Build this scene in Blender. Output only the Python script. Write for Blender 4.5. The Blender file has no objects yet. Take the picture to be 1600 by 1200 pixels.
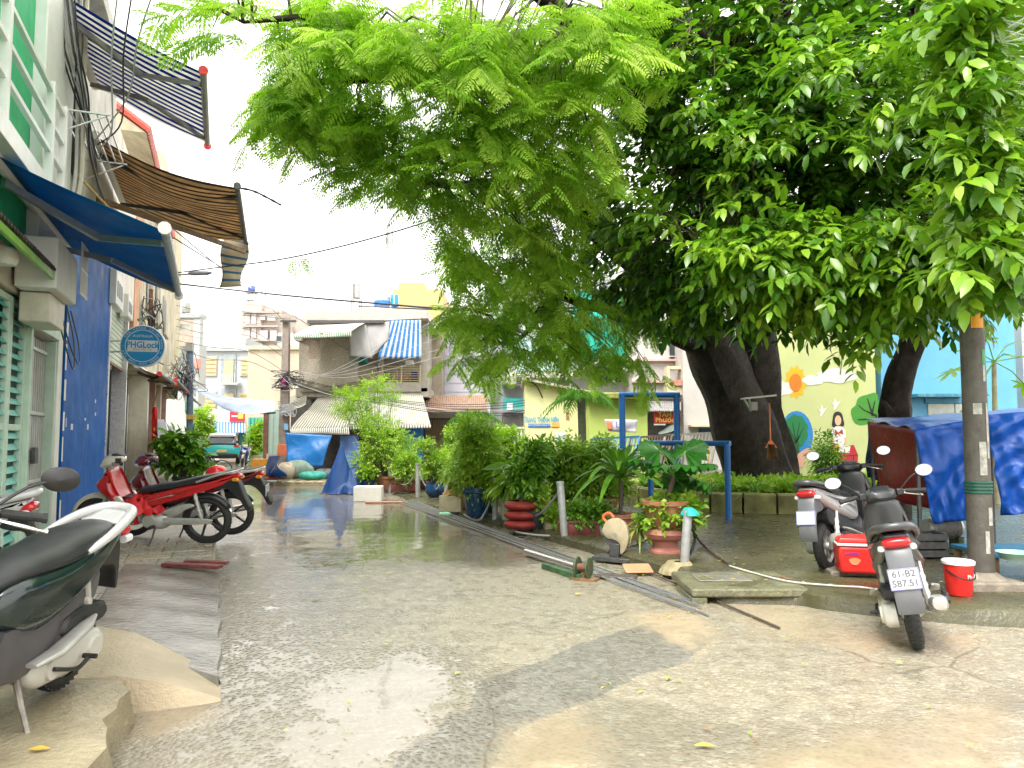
import bpy, bmesh, math, random
import numpy as np
from mathutils import Vector, Matrix, Euler
rnd = random.Random(7)
RN = np.random.default_rng(11)
R = math.radians
S = bpy.context.scene
COL = S.collection
# ---------------------------------------------------------------- camera, sky, sun, exposure
FPX, CAMH, HORIZ = 1170.0, 1.5, 680.0          # focal length in photo pixels, eye height, horizon row
TH = math.atan((HORIZ - 600) / FPX)
cd = bpy.data.cameras.new('camera'); cam = bpy.data.objects.new('camera', cd); COL.objects.link(cam)
cam.location = (0, 0, CAMH); cam.rotation_euler = (R(90) + TH, 0, 0)
cd.sensor_width = 36; cd.lens = 36 * FPX / 1600; cd.clip_start = .05; cd.clip_end = 2000
S.camera = cam
SUN_EL, SUN_AZ = R(58), R(205)                  # azimuth clockwise from +Y: behind the camera, a little left
W = bpy.data.worlds.new('World'); S.world = W; W.use_nodes = True
wn = W.node_tree.nodes; wl = W.node_tree.links
bg = wn['Background']; sky = wn.new('ShaderNodeTexSky'); sky.sky_type = 'NISHITA'; sky.sun_disc = False
sky.sun_elevation = SUN_EL; sky.sun_rotation = SUN_AZ; sky.dust_density = 6; sky.air_density = 1.2
hs = wn.new('ShaderNodeHueSaturation'); hs.inputs['Saturation'].default_value = .10; hs.inputs['Value'].default_value = 1.25
wl.new(sky.outputs[0], hs.inputs['Color'])
ov = wn.new('ShaderNodeMix'); ov.data_type = 'RGBA'; ov.inputs[0].default_value = .62   # an even overcast deck over the clear sky
wl.new(hs.outputs[0], ov.inputs[6]); ov.inputs[7].default_value = (10.7, 10.45, 9.9, 1)
wl.new(ov.outputs[2], bg.inputs['Color']); bg.inputs['Strength'].default_value = .13
sd = bpy.data.lights.new('sun', 'SUN'); sun = bpy.data.objects.new('sun', sd); COL.objects.link(sun)
sd.energy = 1.5; sd.angle = R(25); sd.color = (1, .96, .88)
sdir = Vector((math.sin(SUN_AZ) * math.cos(SUN_EL), math.cos(SUN_AZ) * math.cos(SUN_EL), math.sin(SUN_EL)))
sun.rotation_euler = (-sdir).to_track_quat('-Z', 'Y').to_euler(); sun.location = sdir * 60
vs = S.view_settings; vs.view_transform = 'Standard'; vs.look = 'None'; vs.gamma = 1; vs.exposure = 1.32
S.render.engine = 'CYCLES'
cy = S.cycles; cy.use_denoising = True; cy.max_bounces = 6; cy.diffuse_bounces = 3; cy.glossy_bounces = 2; cy.volume_bounces = 0
cy.transmission_bounces = 3; cy.transparent_max_bounces = 6; cy.sample_clamp_indirect = 6; cy.caustics_reflective = False; cy.caustics_refractive = False
try: cy.use_adaptive_sampling = True; cy.adaptive_threshold = .03
except Exception: pass
# ---------------------------------------------------------------- where a photo pixel lies in the place
CT, ST = math.cos(TH), math.sin(TH)
def ray(x, y):
    v = (600 - y) / FPX
    return Vector(((x - 800) / FPX, CT - ST * v, ST + CT * v))
def at(x, y, Y):
    d = ray(x, y); return Vector((0, 0, CAMH)) + d * (Y / d.y)
def gr(x, y, z=0.):
    d = ray(x, y); return Vector((0, 0, CAMH)) + d * ((z - CAMH) / d.z)
ALP = math.atan(455 / 1170); CA, SA = math.cos(ALP), math.sin(ALP)
def A(u, n, z): return (-SA * u + CA * n, CA * u + SA * n, z)       # alley frame: along, across, up
def AL(p): return A(p[0], p[1], p[2])
FN = -2.05                                                           # facade line of the left row
def FP(x, y, n=FN):                                                  # pixel -> (u, z) on the plane n
    d = ray(x, y); t = n / (CA * d.x + SA * d.y); p = d * t
    return (-SA * p.x + CA * p.y, CAMH + p.z)
# ---------------------------------------------------------------- materials
MC = {}
def srgb(h):
    h = h.lstrip('#'); c = [int(h[i:i+2], 16) / 255 for i in (0, 2, 4)]
    return tuple(x / 12.92 if x < .04045 else ((x + .055) / 1.055) ** 2.4 for x in c)
def M(name, col, rough=.6, metal=0, var=.18, vs=5, bump=0, bs=60, streak=0, coat=0, spec=.5, alpha=1, trans=0, sub=None, dirt=(.12, .10, .07), crease=0):
    if name in MC: return MC[name]
    m = bpy.data.materials.new(name); m.use_nodes = True; MC[name] = m
    N = m.node_tree.nodes; L = m.node_tree.links; b = N['Principled BSDF']
    if isinstance(col, str): col = srgb(col)
    b.inputs['Roughness'].default_value = rough; b.inputs['Metallic'].default_value = metal
    b.inputs['Coat Weight'].default_value = coat; b.inputs['Specular IOR Level'].default_value = spec
    b.inputs['Coat Roughness'].default_value = .08
    b.inputs['Alpha'].default_value = alpha; b.inputs['Transmission Weight'].default_value = trans
    tc = N.new('ShaderNodeTexCoord'); out = None
    def noise(sc, det=5, vec=None, ro=.6):
        n = N.new('ShaderNodeTexNoise'); n.inputs['Scale'].default_value = sc; n.inputs['Detail'].default_value = det
        n.inputs['Roughness'].default_value = ro; L.new(vec or tc.outputs['Object'], n.inputs['Vector']); return n
    def ramp(src, lo, hi):
        r = N.new('ShaderNodeMapRange'); r.inputs[1].default_value = lo; r.inputs[2].default_value = hi; L.new(src, r.inputs[0]); return r
    base = N.new('ShaderNodeMix'); base.data_type = 'RGBA'
    base.inputs[6].default_value = (*[c * (1 - var) for c in col], 1); base.inputs[7].default_value = (*[min(1, c * (1 + var)) for c in col], 1)
    r = ramp(noise(vs).outputs[0], .3, .7); L.new(r.outputs[0], base.inputs[0]); out = base.outputs[2]
    if streak:
        mp = N.new('ShaderNodeMapping'); mp.inputs['Scale'].default_value = (3.2, 3.2, .35); L.new(tc.outputs['Object'], mp.inputs[0])
        r2 = ramp(noise(1.6, 8, mp.outputs[0], .7).outputs[0], .5, .78); s = N.new('ShaderNodeMix'); s.data_type = 'RGBA'
        mu = N.new('ShaderNodeMath'); mu.operation = 'MULTIPLY'; mu.inputs[1].default_value = streak; L.new(r2.outputs[0], mu.inputs[0])
        L.new(mu.outputs[0], s.inputs[0]); L.new(out, s.inputs[6]); s.inputs[7].default_value = (*dirt, 1); out = s.outputs[2]
    L.new(out, b.inputs['Base Color'])
    rr = ramp(noise(vs * 2.3).outputs[0], .2, .8); rr.inputs[3].default_value = max(.02, rough * .75); rr.inputs[4].default_value = min(1, rough * 1.25); L.new(rr.outputs[0], b.inputs['Roughness'])
    if bump:
        bp = N.new('ShaderNodeBump'); bp.inputs['Strength'].default_value = bump; bp.inputs['Distance'].default_value = .02 if not crease else .05
        nb = noise(bs, 4 if not crease else 6)
        if crease: nb.inputs['Distortion'].default_value = 1.6; nb.noise_type = 'RIDGED_MULTIFRACTAL'
        L.new(nb.outputs[0], bp.inputs['Height']); L.new(bp.outputs[0], b.inputs['Normal'])
    m['out'] = 1
    return m
def stripes(name, c1, c2, n, duty=.5, axis=0, rough=.7, var=.15, c3=None, trans=.25):
    """woven cloth with stripes along one UV direction; thin cloth lets some daylight through"""
    if name in MC: return MC[name]
    m = M(name, c1, rough, var=var, vs=3); N = m.node_tree.nodes; L = m.node_tree.links; b = N['Principled BSDF']
    uv = N.new('ShaderNodeUVMap'); sp = N.new('ShaderNodeSeparateXYZ'); L.new(uv.outputs[0], sp.inputs[0])
    mu = N.new('ShaderNodeMath'); mu.operation = 'MULTIPLY'; mu.inputs[1].default_value = n; L.new(sp.outputs[axis], mu.inputs[0])
    fr = N.new('ShaderNodeMath'); fr.operation = 'FRACT'; L.new(mu.outputs[0], fr.inputs[0])
    lt = N.new('ShaderNodeMath'); lt.operation = 'LESS_THAN'; lt.inputs[1].default_value = duty; L.new(fr.outputs[0], lt.inputs[0])
    mx = N.new('ShaderNodeMix'); mx.data_type = 'RGBA'; L.new(lt.outputs[0], mx.inputs[0])
    src = b.inputs['Base Color'].links[0].from_socket; L.new(src, mx.inputs[6])
    if isinstance(c2, str): c2 = srgb(c2)
    mx.inputs[7].default_value = (*c2, 1); L.new(mx.outputs[2], b.inputs['Base Color'])
    if trans: thin(m, trans)
    return m
def thin(m, f, tint=None):
    """adds light coming through a thin sheet (cloth, leaf, plastic film)"""
    N = m.node_tree.nodes; L = m.node_tree.links; b = N['Principled BSDF']; o = N['Material Output']
    t = N.new('ShaderNodeBsdfTranslucent'); mx = N.new('ShaderNodeMixShader'); mx.inputs[0].default_value = f
    src = b.inputs['Base Color'].links[0].from_socket
    if tint:
        mm = N.new('ShaderNodeMix'); mm.data_type = 'RGBA'; mm.blend_type = 'MULTIPLY'; mm.inputs[0].default_value = 1
        L.new(src, mm.inputs[6]); mm.inputs[7].default_value = (*tint, 1); src = mm.outputs[2]
    L.new(src, t.inputs[0]); L.new(b.outputs[0], mx.inputs[1]); L.new(t.outputs[0], mx.inputs[2]); L.new(mx.outputs[0], o.inputs[0])
    return m
def leafmat(name, cols, rough=.38, tr=.35, spec=.5):
    """leaf: colour differs leaf by leaf (random per island), glossy cuticle, light through the blade"""
    if name in MC: return MC[name]
    m = bpy.data.materials.new(name); m.use_nodes = True; MC[name] = m
    N = m.node_tree.nodes; L = m.node_tree.links; b = N['Principled BSDF']
    g = N.new('ShaderNodeNewGeometry'); cr = N.new('ShaderNodeValToRGB'); e = cr.color_ramp.elements
    while len(e) < len(cols): e.new(.5)
    for i, c in enumerate(cols):
        e[i].position = i / (len(cols) - 1); e[i].color = (*(srgb(c) if isinstance(c, str) else c), 1)
    L.new(g.outputs['Random Per Island'], cr.inputs[0]); L.new(cr.outputs[0], b.inputs['Base Color'])
    b.inputs['Roughness'].default_value = rough; b.inputs['Specular IOR Level'].default_value = spec
    return thin(m, tr, (1.0, 1.15, .55))
# ---------------------------------------------------------------- mesh building
def cr_closed(pts, n=4, closed=True):
    P = [Vector(p) for p in pts]; out = []; k = len(P)
    rng = range(k) if closed else range(k - 1)
    for i in rng:
        p0, p1, p2, p3 = (P[(i - 1) % k], P[i], P[(i + 1) % k], P[(i + 2) % k]) if closed else (P[max(i - 1, 0)], P[i], P[i + 1], P[min(i + 2, k - 1)])
        for j in range(n):
            t = j / n
            out.append(.5 * ((2 * p1) + (p2 - p0) * t + (2 * p0 - 5 * p1 + 4 * p2 - p3) * t * t + (3 * p1 - p0 - 3 * p2 + p3) * t ** 3))
    if not closed: out.append(P[-1].copy())
    return out
class MB:
    def __init__(s, tf=None): s.v = []; s.f = []; s.uv = {}; s.mi = []; s.m = 0; s.tf = tf
    def add(s, vs, fs, uvs=None):
        o = len(s.v)
        for p in vs: s.v.append(tuple(s.tf(p)) if s.tf else tuple(p))
        for k, f in enumerate(fs):
            if uvs is not None: s.uv[len(s.f)] = [uvs[i] for i in f]
            s.f.append(tuple(i + o for i in f)); s.mi.append(s.m)
        return s
    def box(s, x0, x1, y0, y1, z0, z1):
        v = [(x, y, z) for z in (z0, z1) for y in (y0, y1) for x in (x0, x1)]
        return s.add(v, [(0, 2, 3, 1), (4, 5, 7, 6), (0, 1, 5, 4), (2, 6, 7, 3), (0, 4, 6, 2), (1, 3, 7, 5)])
    def bar(s, p, q, w, h=None, up=(0, 0, 1)):
        """rectangular bar from p to q"""
        p, q = Vector(p), Vector(q); h = h or w; d = (q - p).normalized(); r = d.cross(Vector(up))
        r = r.normalized() if r.length > 1e-5 else Vector((1, 0, 0)); t = r.cross(d)
        v = [c + r * (a * w / 2) + t * (b * h / 2) for c in (p, q) for a, b in ((-1, -1), (1, -1), (1, 1), (-1, 1))]
        return s.add(v, [(3, 2, 1, 0), (4, 5, 6, 7), (0, 1, 5, 4), (1, 2, 6, 5), (2, 3, 7, 6), (3, 0, 4, 7)])
    def tube(s, pts, r, n=8, cap=True):
        """round tube along points; r one radius or one per point"""
        P = [Vector(p) for p in pts]; k = len(P); rs = r if isinstance(r, (list, tuple)) else [r] * k
        v = []; up = None
        for i in range(k):
            d = (P[min(i + 1, k - 1)] - P[max(i - 1, 0)]).normalized()
            if up is None: up = Vector((0, 0, 1)) if abs(d.z) < .9 else Vector((1, 0, 0))
            a = d.cross(up).normalized(); b = a.cross(d).normalized(); up = b
            for j in range(n):
                t = 2 * math.pi * j / n; v.append(P[i] + (a * math.cos(t) + b * math.sin(t)) * rs[i])
        f = [(i * n + j, i * n + (j + 1) % n, (i + 1) * n + (j + 1) % n, (i + 1) * n + j) for i in range(k - 1) for j in range(n)]
        if cap: f += [tuple(range(n))[::-1], tuple(range((k - 1) * n, k * n))]
        return s.add(v, f)
    def lathe(s, prof, n=20, c=(0, 0, 0), axis='z', cap=False):
        v = []; c = Vector(c)
        for r, z in prof:
            for j in range(n):
                t = 2 * math.pi * j / n; a, b = r * math.cos(t), r * math.sin(t)
                v.append(c + Vector((a, b, z) if axis == 'z' else ((a, z, b) if axis == 'y' else (z, a, b))))
        k = len(prof); f = [(i * n + j, i * n + (j + 1) % n, (i + 1) * n + (j + 1) % n, (i + 1) * n + j) for i in range(k - 1) for j in range(n)]
        if cap: f += [tuple(range(n))[::-1], tuple(range((k - 1) * n, k * n))]
        return s.add(v, f)
    def loft(s, secs, n=14, cap=True):
        """rings (cx, cy, cz, half width, half height[, exponent, tilt deg]) joined to one skin, x forward"""
        v = []
        for q in secs:
            cx, cy_, cz, w, h = q[:5]; e = q[5] if len(q) > 5 else 2.5; t = R(q[6]) if len(q) > 6 else 0
            for j in range(n):
                a = 2 * math.pi * j / n; ca, sa = math.cos(a), math.sin(a)
                y = math.copysign(abs(ca) ** (2 / e), ca) * w; z = math.copysign(abs(sa) ** (2 / e), sa) * h
                v.append((cx - z * math.sin(t), cy_ + y, cz + z * math.cos(t)))
        k = len(secs); f = [(i * n + j, i * n + (j + 1) % n, (i + 1) * n + (j + 1) % n, (i + 1) * n + j) for i in range(k - 1) for j in range(n)]
        if cap: f += [tuple(range(n))[::-1], tuple(range((k - 1) * n, k * n))]
        return s.add(v, f)
    def slab(s, outline, layers, sm=3, plane='xz'):
        """a side outline given depth: layers of (y, inset)"""
        P = [Vector((p[0], p[1])) for p in (cr_closed([(a, b, 0) for a, b in outline], sm) if sm else [Vector((a, b, 0)) for a, b in outline])]
        k = len(P); ar = sum(P[i].x * P[(i + 1) % k].y - P[(i + 1) % k].x * P[i].y for i in range(k)); sg = 1 if ar > 0 else -1
        v = []
        for y, ins in layers:
            for i in range(k):
                d = (P[(i + 1) % k] - P[i - 1]); d = d.normalized() if d.length > 1e-6 else Vector((1, 0))
                q = P[i] + Vector((-d.y, d.x)) * ins * sg
                v.append((q.x, y, q.y) if plane == 'xz' else ((q.x, q.y, y) if plane == 'xy' else (y, q.x, q.y)))
        m = len(layers); f = [(i * k + j, i * k + (j + 1) % k, (i + 1) * k + (j + 1) % k, (i + 1) * k + j) for i in range(m - 1) for j in range(k)]
        f += [tuple(range(k))[::-1], tuple(range((m - 1) * k, m * k))]
        return s.add(v, f)
    def grid(s, fn, nu, nv):
        """sheet from fn(u, v) with UVs"""
        v = []; uv = []
        for j in range(nv + 1):
            for i in range(nu + 1): v.append(fn(i / nu, j / nv)); uv.append((i / nu, j / nv))
        w = nu + 1
        return s.add(v, [(j * w + i, j * w + i + 1, (j + 1) * w + i + 1, (j + 1) * w + i) for j in range(nv) for i in range(nu)], uv)
    def poly(s, pts, n, t):
        """flat polygon pts given thickness t along n"""
        P = [Vector(p) for p in pts]; n = Vector(n); k = len(P)
        return s.add(P + [p + n * t for p in P], [tuple(range(k))[::-1], tuple(range(k, 2 * k))] + [(i, (i + 1) % k, k + (i + 1) % k, k + i) for i in range(k)])
def thing(name, loc=(0, 0, 0), label=None, cat=None, group=None, rot=(0, 0, 0), kind=None):
    o = bpy.data.objects.new(name, None); COL.objects.link(o); o.location = loc; o.rotation_euler = rot; o.empty_display_size = .1
    return tag(o, label, cat, group, kind)
def tag(o, label=None, cat=None, group=None, kind=None):
    if label: o['label'] = label
    if cat: o['category'] = cat
    if group: o['group'] = group
    if kind: o['kind'] = kind
    return o
def obj(name, mb, mats, parent=None, label=None, cat=None, group=None, kind=None, smooth=35, bev=0, world=False, solid=0, sub=0, segs=2):
    """links one mesh object; world=True: vertices are world places, moved into the (unrotated) parent's frame"""
    v = mb.v
    if world and parent:
        l = Vector((0, 0, 0)); q = parent
        while q: l += q.location; q = q.parent
        v = [(a - l.x, b - l.y, c - l.z) for a, b, c in v]
    me = bpy.data.meshes.new(name); me.from_pydata(v, [], mb.f)
    for m in (mats if isinstance(mats, (list, tuple)) else [mats]): me.materials.append(m)
    if any(mb.mi): me.polygons.foreach_set('material_index', mb.mi)
    if mb.uv:
        ul = me.uv_layers.new(name='UVMap')
        for i, uvs in mb.uv.items():
            p = me.polygons[i]
            for k, li in enumerate(p.loop_indices): ul.data[li].uv = uvs[k]
    if smooth:
        me.polygons.foreach_set('use_smooth', [True] * len(me.polygons))
        me.set_sharp_from_angle(angle=R(smooth))
    me.update()
    o = bpy.data.objects.new(name, me); COL.objects.link(o)
    if parent: o.parent = parent
    if sub: q = o.modifiers.new('sub', 'SUBSURF'); q.levels = q.render_levels = sub
    if solid: q = o.modifiers.new('solid', 'SOLIDIFY'); q.thickness = solid; q.offset = 0
    if bev: q = o.modifiers.new('bevel', 'BEVEL'); q.width = bev; q.segments = segs; q.limit_method = 'ANGLE'
    return tag(o, label, cat, group, kind)
def npobj(name, V, Fc, mats, parent=None, mi=None, smooth=False, attrs=None, **kw):
    """one mesh from numpy arrays: V (n,3), Fc (m,k) all of one size"""
    me = bpy.data.meshes.new(name); n, (m, k) = len(V), Fc.shape
    me.vertices.add(n); me.vertices.foreach_set('co', np.ascontiguousarray(V, dtype=np.float32).ravel())
    me.loops.add(m * k); me.loops.foreach_set('vertex_index', Fc.astype(np.int32).ravel())
    me.polygons.add(m); me.polygons.foreach_set('loop_start', np.arange(0, m * k, k, dtype=np.int32))
    if mi is not None: me.polygons.foreach_set('material_index', mi.astype(np.int32))
    me.polygons.foreach_set('use_smooth', np.full(m, bool(smooth)))
    for a, d in (attrs or {}).items():
        at_ = me.attributes.new(a, 'FLOAT', 'POINT'); at_.data.foreach_set('value', d.astype(np.float32))
    for q in (mats if isinstance(mats, (list, tuple)) else [mats]): me.materials.append(q)
    me.update(calc_edges=True); me.validate()
    o = bpy.data.objects.new(name, me); COL.objects.link(o)
    if parent: o.parent = parent
    return tag(o, **kw)
def copy_tree(o, parent=None):
    c = o.copy(); COL.objects.link(c); c.parent = parent
    for ch in o.children: copy_tree(ch, c)
    return c
def text(name, s, size, mat, parent=None, loc=(0, 0, 0), rot=(0, 0, 0), depth=.002, sx=1, shear=0, spacing=1, bold=0):
    cu = bpy.data.curves.new(name, 'FONT'); cu.body = s; cu.size = size; cu.extrude = depth; cu.align_x = 'CENTER'; cu.align_y = 'CENTER'
    cu.shear = shear; cu.space_character = spacing; cu.offset = bold; cu.resolution_u = 3
    t = bpy.data.objects.new(name, cu); COL.objects.link(t)
    dg = bpy.context.evaluated_depsgraph_get(); me = bpy.data.meshes.new_from_object(t.evaluated_get(dg))
    bpy.data.objects.remove(t); bpy.data.curves.remove(cu)
    me.materials.clear(); me.materials.append(mat)
    o = bpy.data.objects.new(name, me); COL.objects.link(o); o.location = loc; o.rotation_euler = rot; o.scale = (sx, 1, 1)
    if parent: o.parent = parent
    return o
# ================================================================ ground
def proj(X, Y, Z=0.):
    dz = Z - CAMH; f = Y * CT + dz * ST; v = -Y * ST + dz * CT
    return 800 + FPX * X / f, 600 - FPX * v / f
def inside(px, py, poly):
    c = np.zeros(px.shape, bool); k = len(poly)
    for i in range(k):
        x0, y0 = poly[i]; x1, y1 = poly[(i + 1) % k]
        if y0 == y1: continue
        t = ((y0 > py) != (y1 > py)) & (px < (x1 - x0) * (py - y0) / (y1 - y0) + x0); c ^= t
    return c
def soft(X, Y, poly_px, edge):
    """1 inside the ground polygon (given by photo pixels), fading over `edge` metres"""
    P = [gr(*p) for p in poly_px]; d = np.full(X.shape, 1e9)
    for i in range(len(P)):
        a, b = P[i], P[(i + 1) % len(P)]; ex, ey = b.x - a.x, b.y - a.y; l2 = ex * ex + ey * ey + 1e-9
        t = np.clip(((X - a.x) * ex + (Y - a.y) * ey) / l2, 0, 1); d = np.minimum(d, np.hypot(X - a.x - t * ex, Y - a.y - t * ey))
    ins = inside(X, Y, [(p.x, p.y) for p in P]); d = np.where(ins, d, -d)
    return np.clip(d / edge * .5 + .5, 0, 1)
def wave(X, Y, seed, sc):
    r = np.random.default_rng(seed); o = np.zeros(X.shape)
    for k in range(9):
        a = r.uniform(0, 6.28); f = sc * r.uniform(.5, 2.6); o += np.sin((X * math.cos(a) + Y * math.sin(a)) * f + r.uniform(0, 6.28)) / (1 + .35 * k)
    return o / 3.2
def roadmat():
    m = bpy.data.materials.new('wet_asphalt'); m.use_nodes = True; N = m.node_tree.nodes; L = m.node_tree.links; b = N['Principled BSDF']
    tc = N.new('ShaderNodeTexCoord')
    def att(n): a = N.new('ShaderNodeAttribute'); a.attribute_name = n; return a.outputs['Fac']
    def math_(op, a, c, cl=False):
        q = N.new('ShaderNodeMath'); q.operation = op; q.use_clamp = cl
        for i, x in enumerate((a, c)):
            if isinstance(x, (int, float)): q.inputs[i].default_value = x
            elif x is not None: L.new(x, q.inputs[i])
        return q.outputs[0]
    def noise(sc, det=4, ro=.55):
        n = N.new('ShaderNodeTexNoise'); n.inputs['Scale'].default_value = sc; n.inputs['Detail'].default_value = det; n.inputs['Roughness'].default_value = ro
        L.new(tc.outputs['Object'], n.inputs['Vector']); return n.outputs[0]
    def mix(f, a, c):
        q = N.new('ShaderNodeMix'); q.data_type = 'RGBA'
        if isinstance(f, (int, float)): q.inputs[0].default_value = f
        else: L.new(f, q.inputs[0])
        for i, x in ((6, a), (7, c)):
            if isinstance(x, tuple): q.inputs[i].default_value = (*x, 1)
            else: L.new(x, q.inputs[i])
        return q.outputs[2]
    def rng(x, a, c, lo=0, hi=1):
        q = N.new('ShaderNodeMapRange'); q.inputs[1].default_value = a; q.inputs[2].default_value = c; q.inputs[3].default_value = lo; q.inputs[4].default_value = hi
        L.new(x, q.inputs[0]); return q.outputs[0]
    vo = N.new('ShaderNodeTexVoronoi'); vo.inputs['Scale'].default_value = 32; L.new(tc.outputs['Object'], vo.inputs['Vector'])
    agg = vo.outputs['Distance']; n1 = noise(1.3, 6); n2 = noise(7, 5); n3 = noise(60, 3); n4 = noise(.45, 3)
    stone = math_('SUBTRACT', 1, rng(agg, .15, .6))
    h = math_('ADD', math_('MULTIPLY', stone, .55), math_('MULTIPLY', n3, .45))
    # where standing water drowns the stones
    wet = math_('ADD', att('wet'), math_('MULTIPLY', math_('SUBTRACT', n2, .5), 1.3))
    wet = math_('ADD', wet, math_('MULTIPLY', math_('SUBTRACT', n1, .5), 1.0))
    pud = rng(math_('SUBTRACT', wet, math_('MULTIPLY', h, .42)), .42, .62)
    film = rng(wet, .05, .5)
    mud = rng(math_('ADD', att('mud'), math_('MULTIPLY', math_('SUBTRACT', n2, .5), 1.3)), .3, .85)
    patch = rng(math_('ADD', att('patch'), math_('MULTIPLY', math_('SUBTRACT', n2, .5), .8)), .45, .55)
    c = mix(rng(n1, .3, .7), (.37, .315, .23), (.46, .40, .305))
    c = mix(math_('MULTIPLY', rng(agg, .0, .5), .55), c, (.17, .155, .115))
    vc = N.new('ShaderNodeSeparateColor'); L.new(vo.outputs['Color'], vc.inputs[0])
    c = mix(math_('MULTIPLY', rng(vc.outputs[0], .55, 1), .5), c, (.46, .44, .37))
    c = mix(math_('MULTIPLY', patch, .75), c, mix(rng(vc.outputs[1], 0, 1), (.11, .11, .10), (.22, .215, .195)))
    c = mix(math_('MULTIPLY', mud, .85), c, mix(n2, (.42, .32, .20), (.52, .41, .27)))
    moss = rng(math_('ADD', att('moss'), math_('MULTIPLY', math_('SUBTRACT', n2, .5), 1.2)), .45, .75)
    c = mix(math_('MULTIPLY', moss, .6), c, (.13, .14, .035))
    c = mix(math_('MULTIPLY', film, .18), c, (.075, .07, .055))
    c = mix(math_('MULTIPLY', math_('MULTIPLY', film, math_('SUBTRACT', 1, pud)), .42), c, mix(stone, (.16, .145, .11), (.06, .056, .045)))
    c = mix(math_('MULTIPLY', pud, .55), c, (.17, .15, .115))
    mp = N.new('ShaderNodeMix'); mp.data_type = 'VECTOR'; mp.inputs[0].default_value = .12; L.new(tc.outputs['Object'], mp.inputs[4]); nw = N.new('ShaderNodeTexNoise'); nw.inputs['Scale'].default_value = 2.2; nw.inputs['Detail'].default_value = 5; L.new(tc.outputs['Object'], nw.inputs['Vector']); L.new(nw.outputs[1], mp.inputs[5])
    ck = N.new('ShaderNodeTexVoronoi'); ck.feature = 'DISTANCE_TO_EDGE'; ck.inputs['Scale'].default_value = .62; L.new(mp.outputs[1], ck.inputs['Vector'])
    crack = math_('MULTIPLY', math_('SUBTRACT', 1, rng(ck.outputs['Distance'], .0015, .007)), rng(n4, .5, .58))
    c = mix(math_('MULTIPLY', crack, .5), c, (.06, .052, .04))
    L.new(c, b.inputs['Base Color'])
    ro = rng(film, 0, 1, .34, .11)
    mr = N.new('ShaderNodeMix'); mr.data_type = 'FLOAT'; L.new(pud, mr.inputs[0]); L.new(ro, mr.inputs[2]); mr.inputs[3].default_value = .03; L.new(mr.outputs[0], b.inputs['Roughness'])
    bs = N.new('ShaderNodeBump'); bs.inputs['Distance'].default_value = .012
    L.new(math_('MULTIPLY', math_('SUBTRACT', 1.02, pud), rng(mud, 0, 1, .55, .12)), bs.inputs['Strength']); L.new(h, bs.inputs['Height'])
    b2 = N.new('ShaderNodeBump'); L.new(rng(pud, 0, 1, .12, .025), b2.inputs['Strength']); b2.inputs['Distance'].default_value = .03; L.new(noise(16, 2), b2.inputs['Height'])
    L.new(bs.outputs[0], b2.inputs['Normal']); L.new(b2.outputs[0], b.inputs['Normal'])
    b.inputs['IOR'].default_value = 1.42; b.inputs['Specular IOR Level'].default_value = .6
    return m
RD = roadmat()
g = MB(); g.add([(-260, -120, -.06), (260, -120, -.06), (260, 420, -.06), (-260, 420, -.06)], [(0, 1, 2, 3)])
obj('ground', g, M('far_ground', (.22, .205, .17), .5), kind='structure', smooth=0)
nr, nc = 300, 300
Yr = np.geomspace(1.0, 95, nr); rr = np.linspace(-1.15, 1.15, nc)
YY, RR = np.meshgrid(Yr, rr, indexing='ij'); XX = YY * RR
X, Y = XX.ravel(), YY.ravel()
wet = np.full(X.shape, .18); PX, PY = proj(X, Y)
wet += .30 * np.clip((700 + (PY - 800) * .05 - PX) / 260, -.35, 1)                          # the left half drains the lane: more water
wet += .85 * soft(X, Y, [(540, 1060), (640, 1030), (745, 1068), (735, 1108), (690, 1120), (680, 1150), (610, 1195), (470, 1210), (560, 1120)], .35)
wet += .10 * soft(X, Y, [(375, 1000), (440, 950), (640, 1000), (520, 1120), (400, 1200), (250, 1190)], .5)
wet += .55 * soft(X, Y, [(420, 786), (520, 778), (640, 788), (840, 848), (800, 878), (700, 880), (520, 880), (430, 850)], .7)
wet += .9 * soft(X, Y, [(700, 848), (790, 858), (820, 872), (770, 882), (690, 872)], .4)
wet += .8 * soft(X, Y, [(590, 805), (690, 802), (740, 826), (700, 838), (610, 826)], .5)
wet += .35 * soft(X, Y, [(340, 730), (430, 735), (520, 770), (450, 800), (400, 790)], 1.)
wet += .55 * soft(X, Y, [(900, 1110), (1100, 1130), (1350, 1160), (1600, 1080), (1600, 1110), (1420, 1190), (900, 1200), (790, 1190), (820, 1140)], .3)
mud = .9 * soft(X, Y, [(770, 1170), (800, 1140), (905, 1105), (960, 1150), (940, 1230), (760, 1240)], .18)
mud = np.maximum(mud, .8 * soft(X, Y, [(1130, 1200), (1180, 1170), (1390, 1130), (1600, 1070), (1600, 1230), (1130, 1240)], .2))
mud = np.maximum(mud, .75 * soft(X, Y, [(980, 960), (1090, 945), (1130, 990), (1090, 1030), (1000, 990)], .15))
mud = np.maximum(mud, .6 * soft(X, Y, [(1090, 930), (1240, 935), (1370, 985), (1560, 985), (1560, 1010), (1370, 1030), (1180, 1000)], .3))
mud = np.maximum(mud, .7 * soft(X, Y, [(200, 1100), (370, 1100), (360, 1130), (190, 1170)], .12))
patch = soft(X, Y, [(1090, 985), (1110, 1005), (1075, 1035), (1000, 1060), (905, 1105), (850, 1125), (800, 1150), (770, 1200), (740, 1300), (580, 1300), (620, 1185), (680, 1150), (690, 1125), (735, 1108), (745, 1068), (840, 1040), (900, 1010), (1000, 980)], .06)
moss = .55 * soft(X, Y, [(640, 790), (860, 850), (1120, 930), (1100, 970), (820, 890), (640, 830)], .5) * .9
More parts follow.
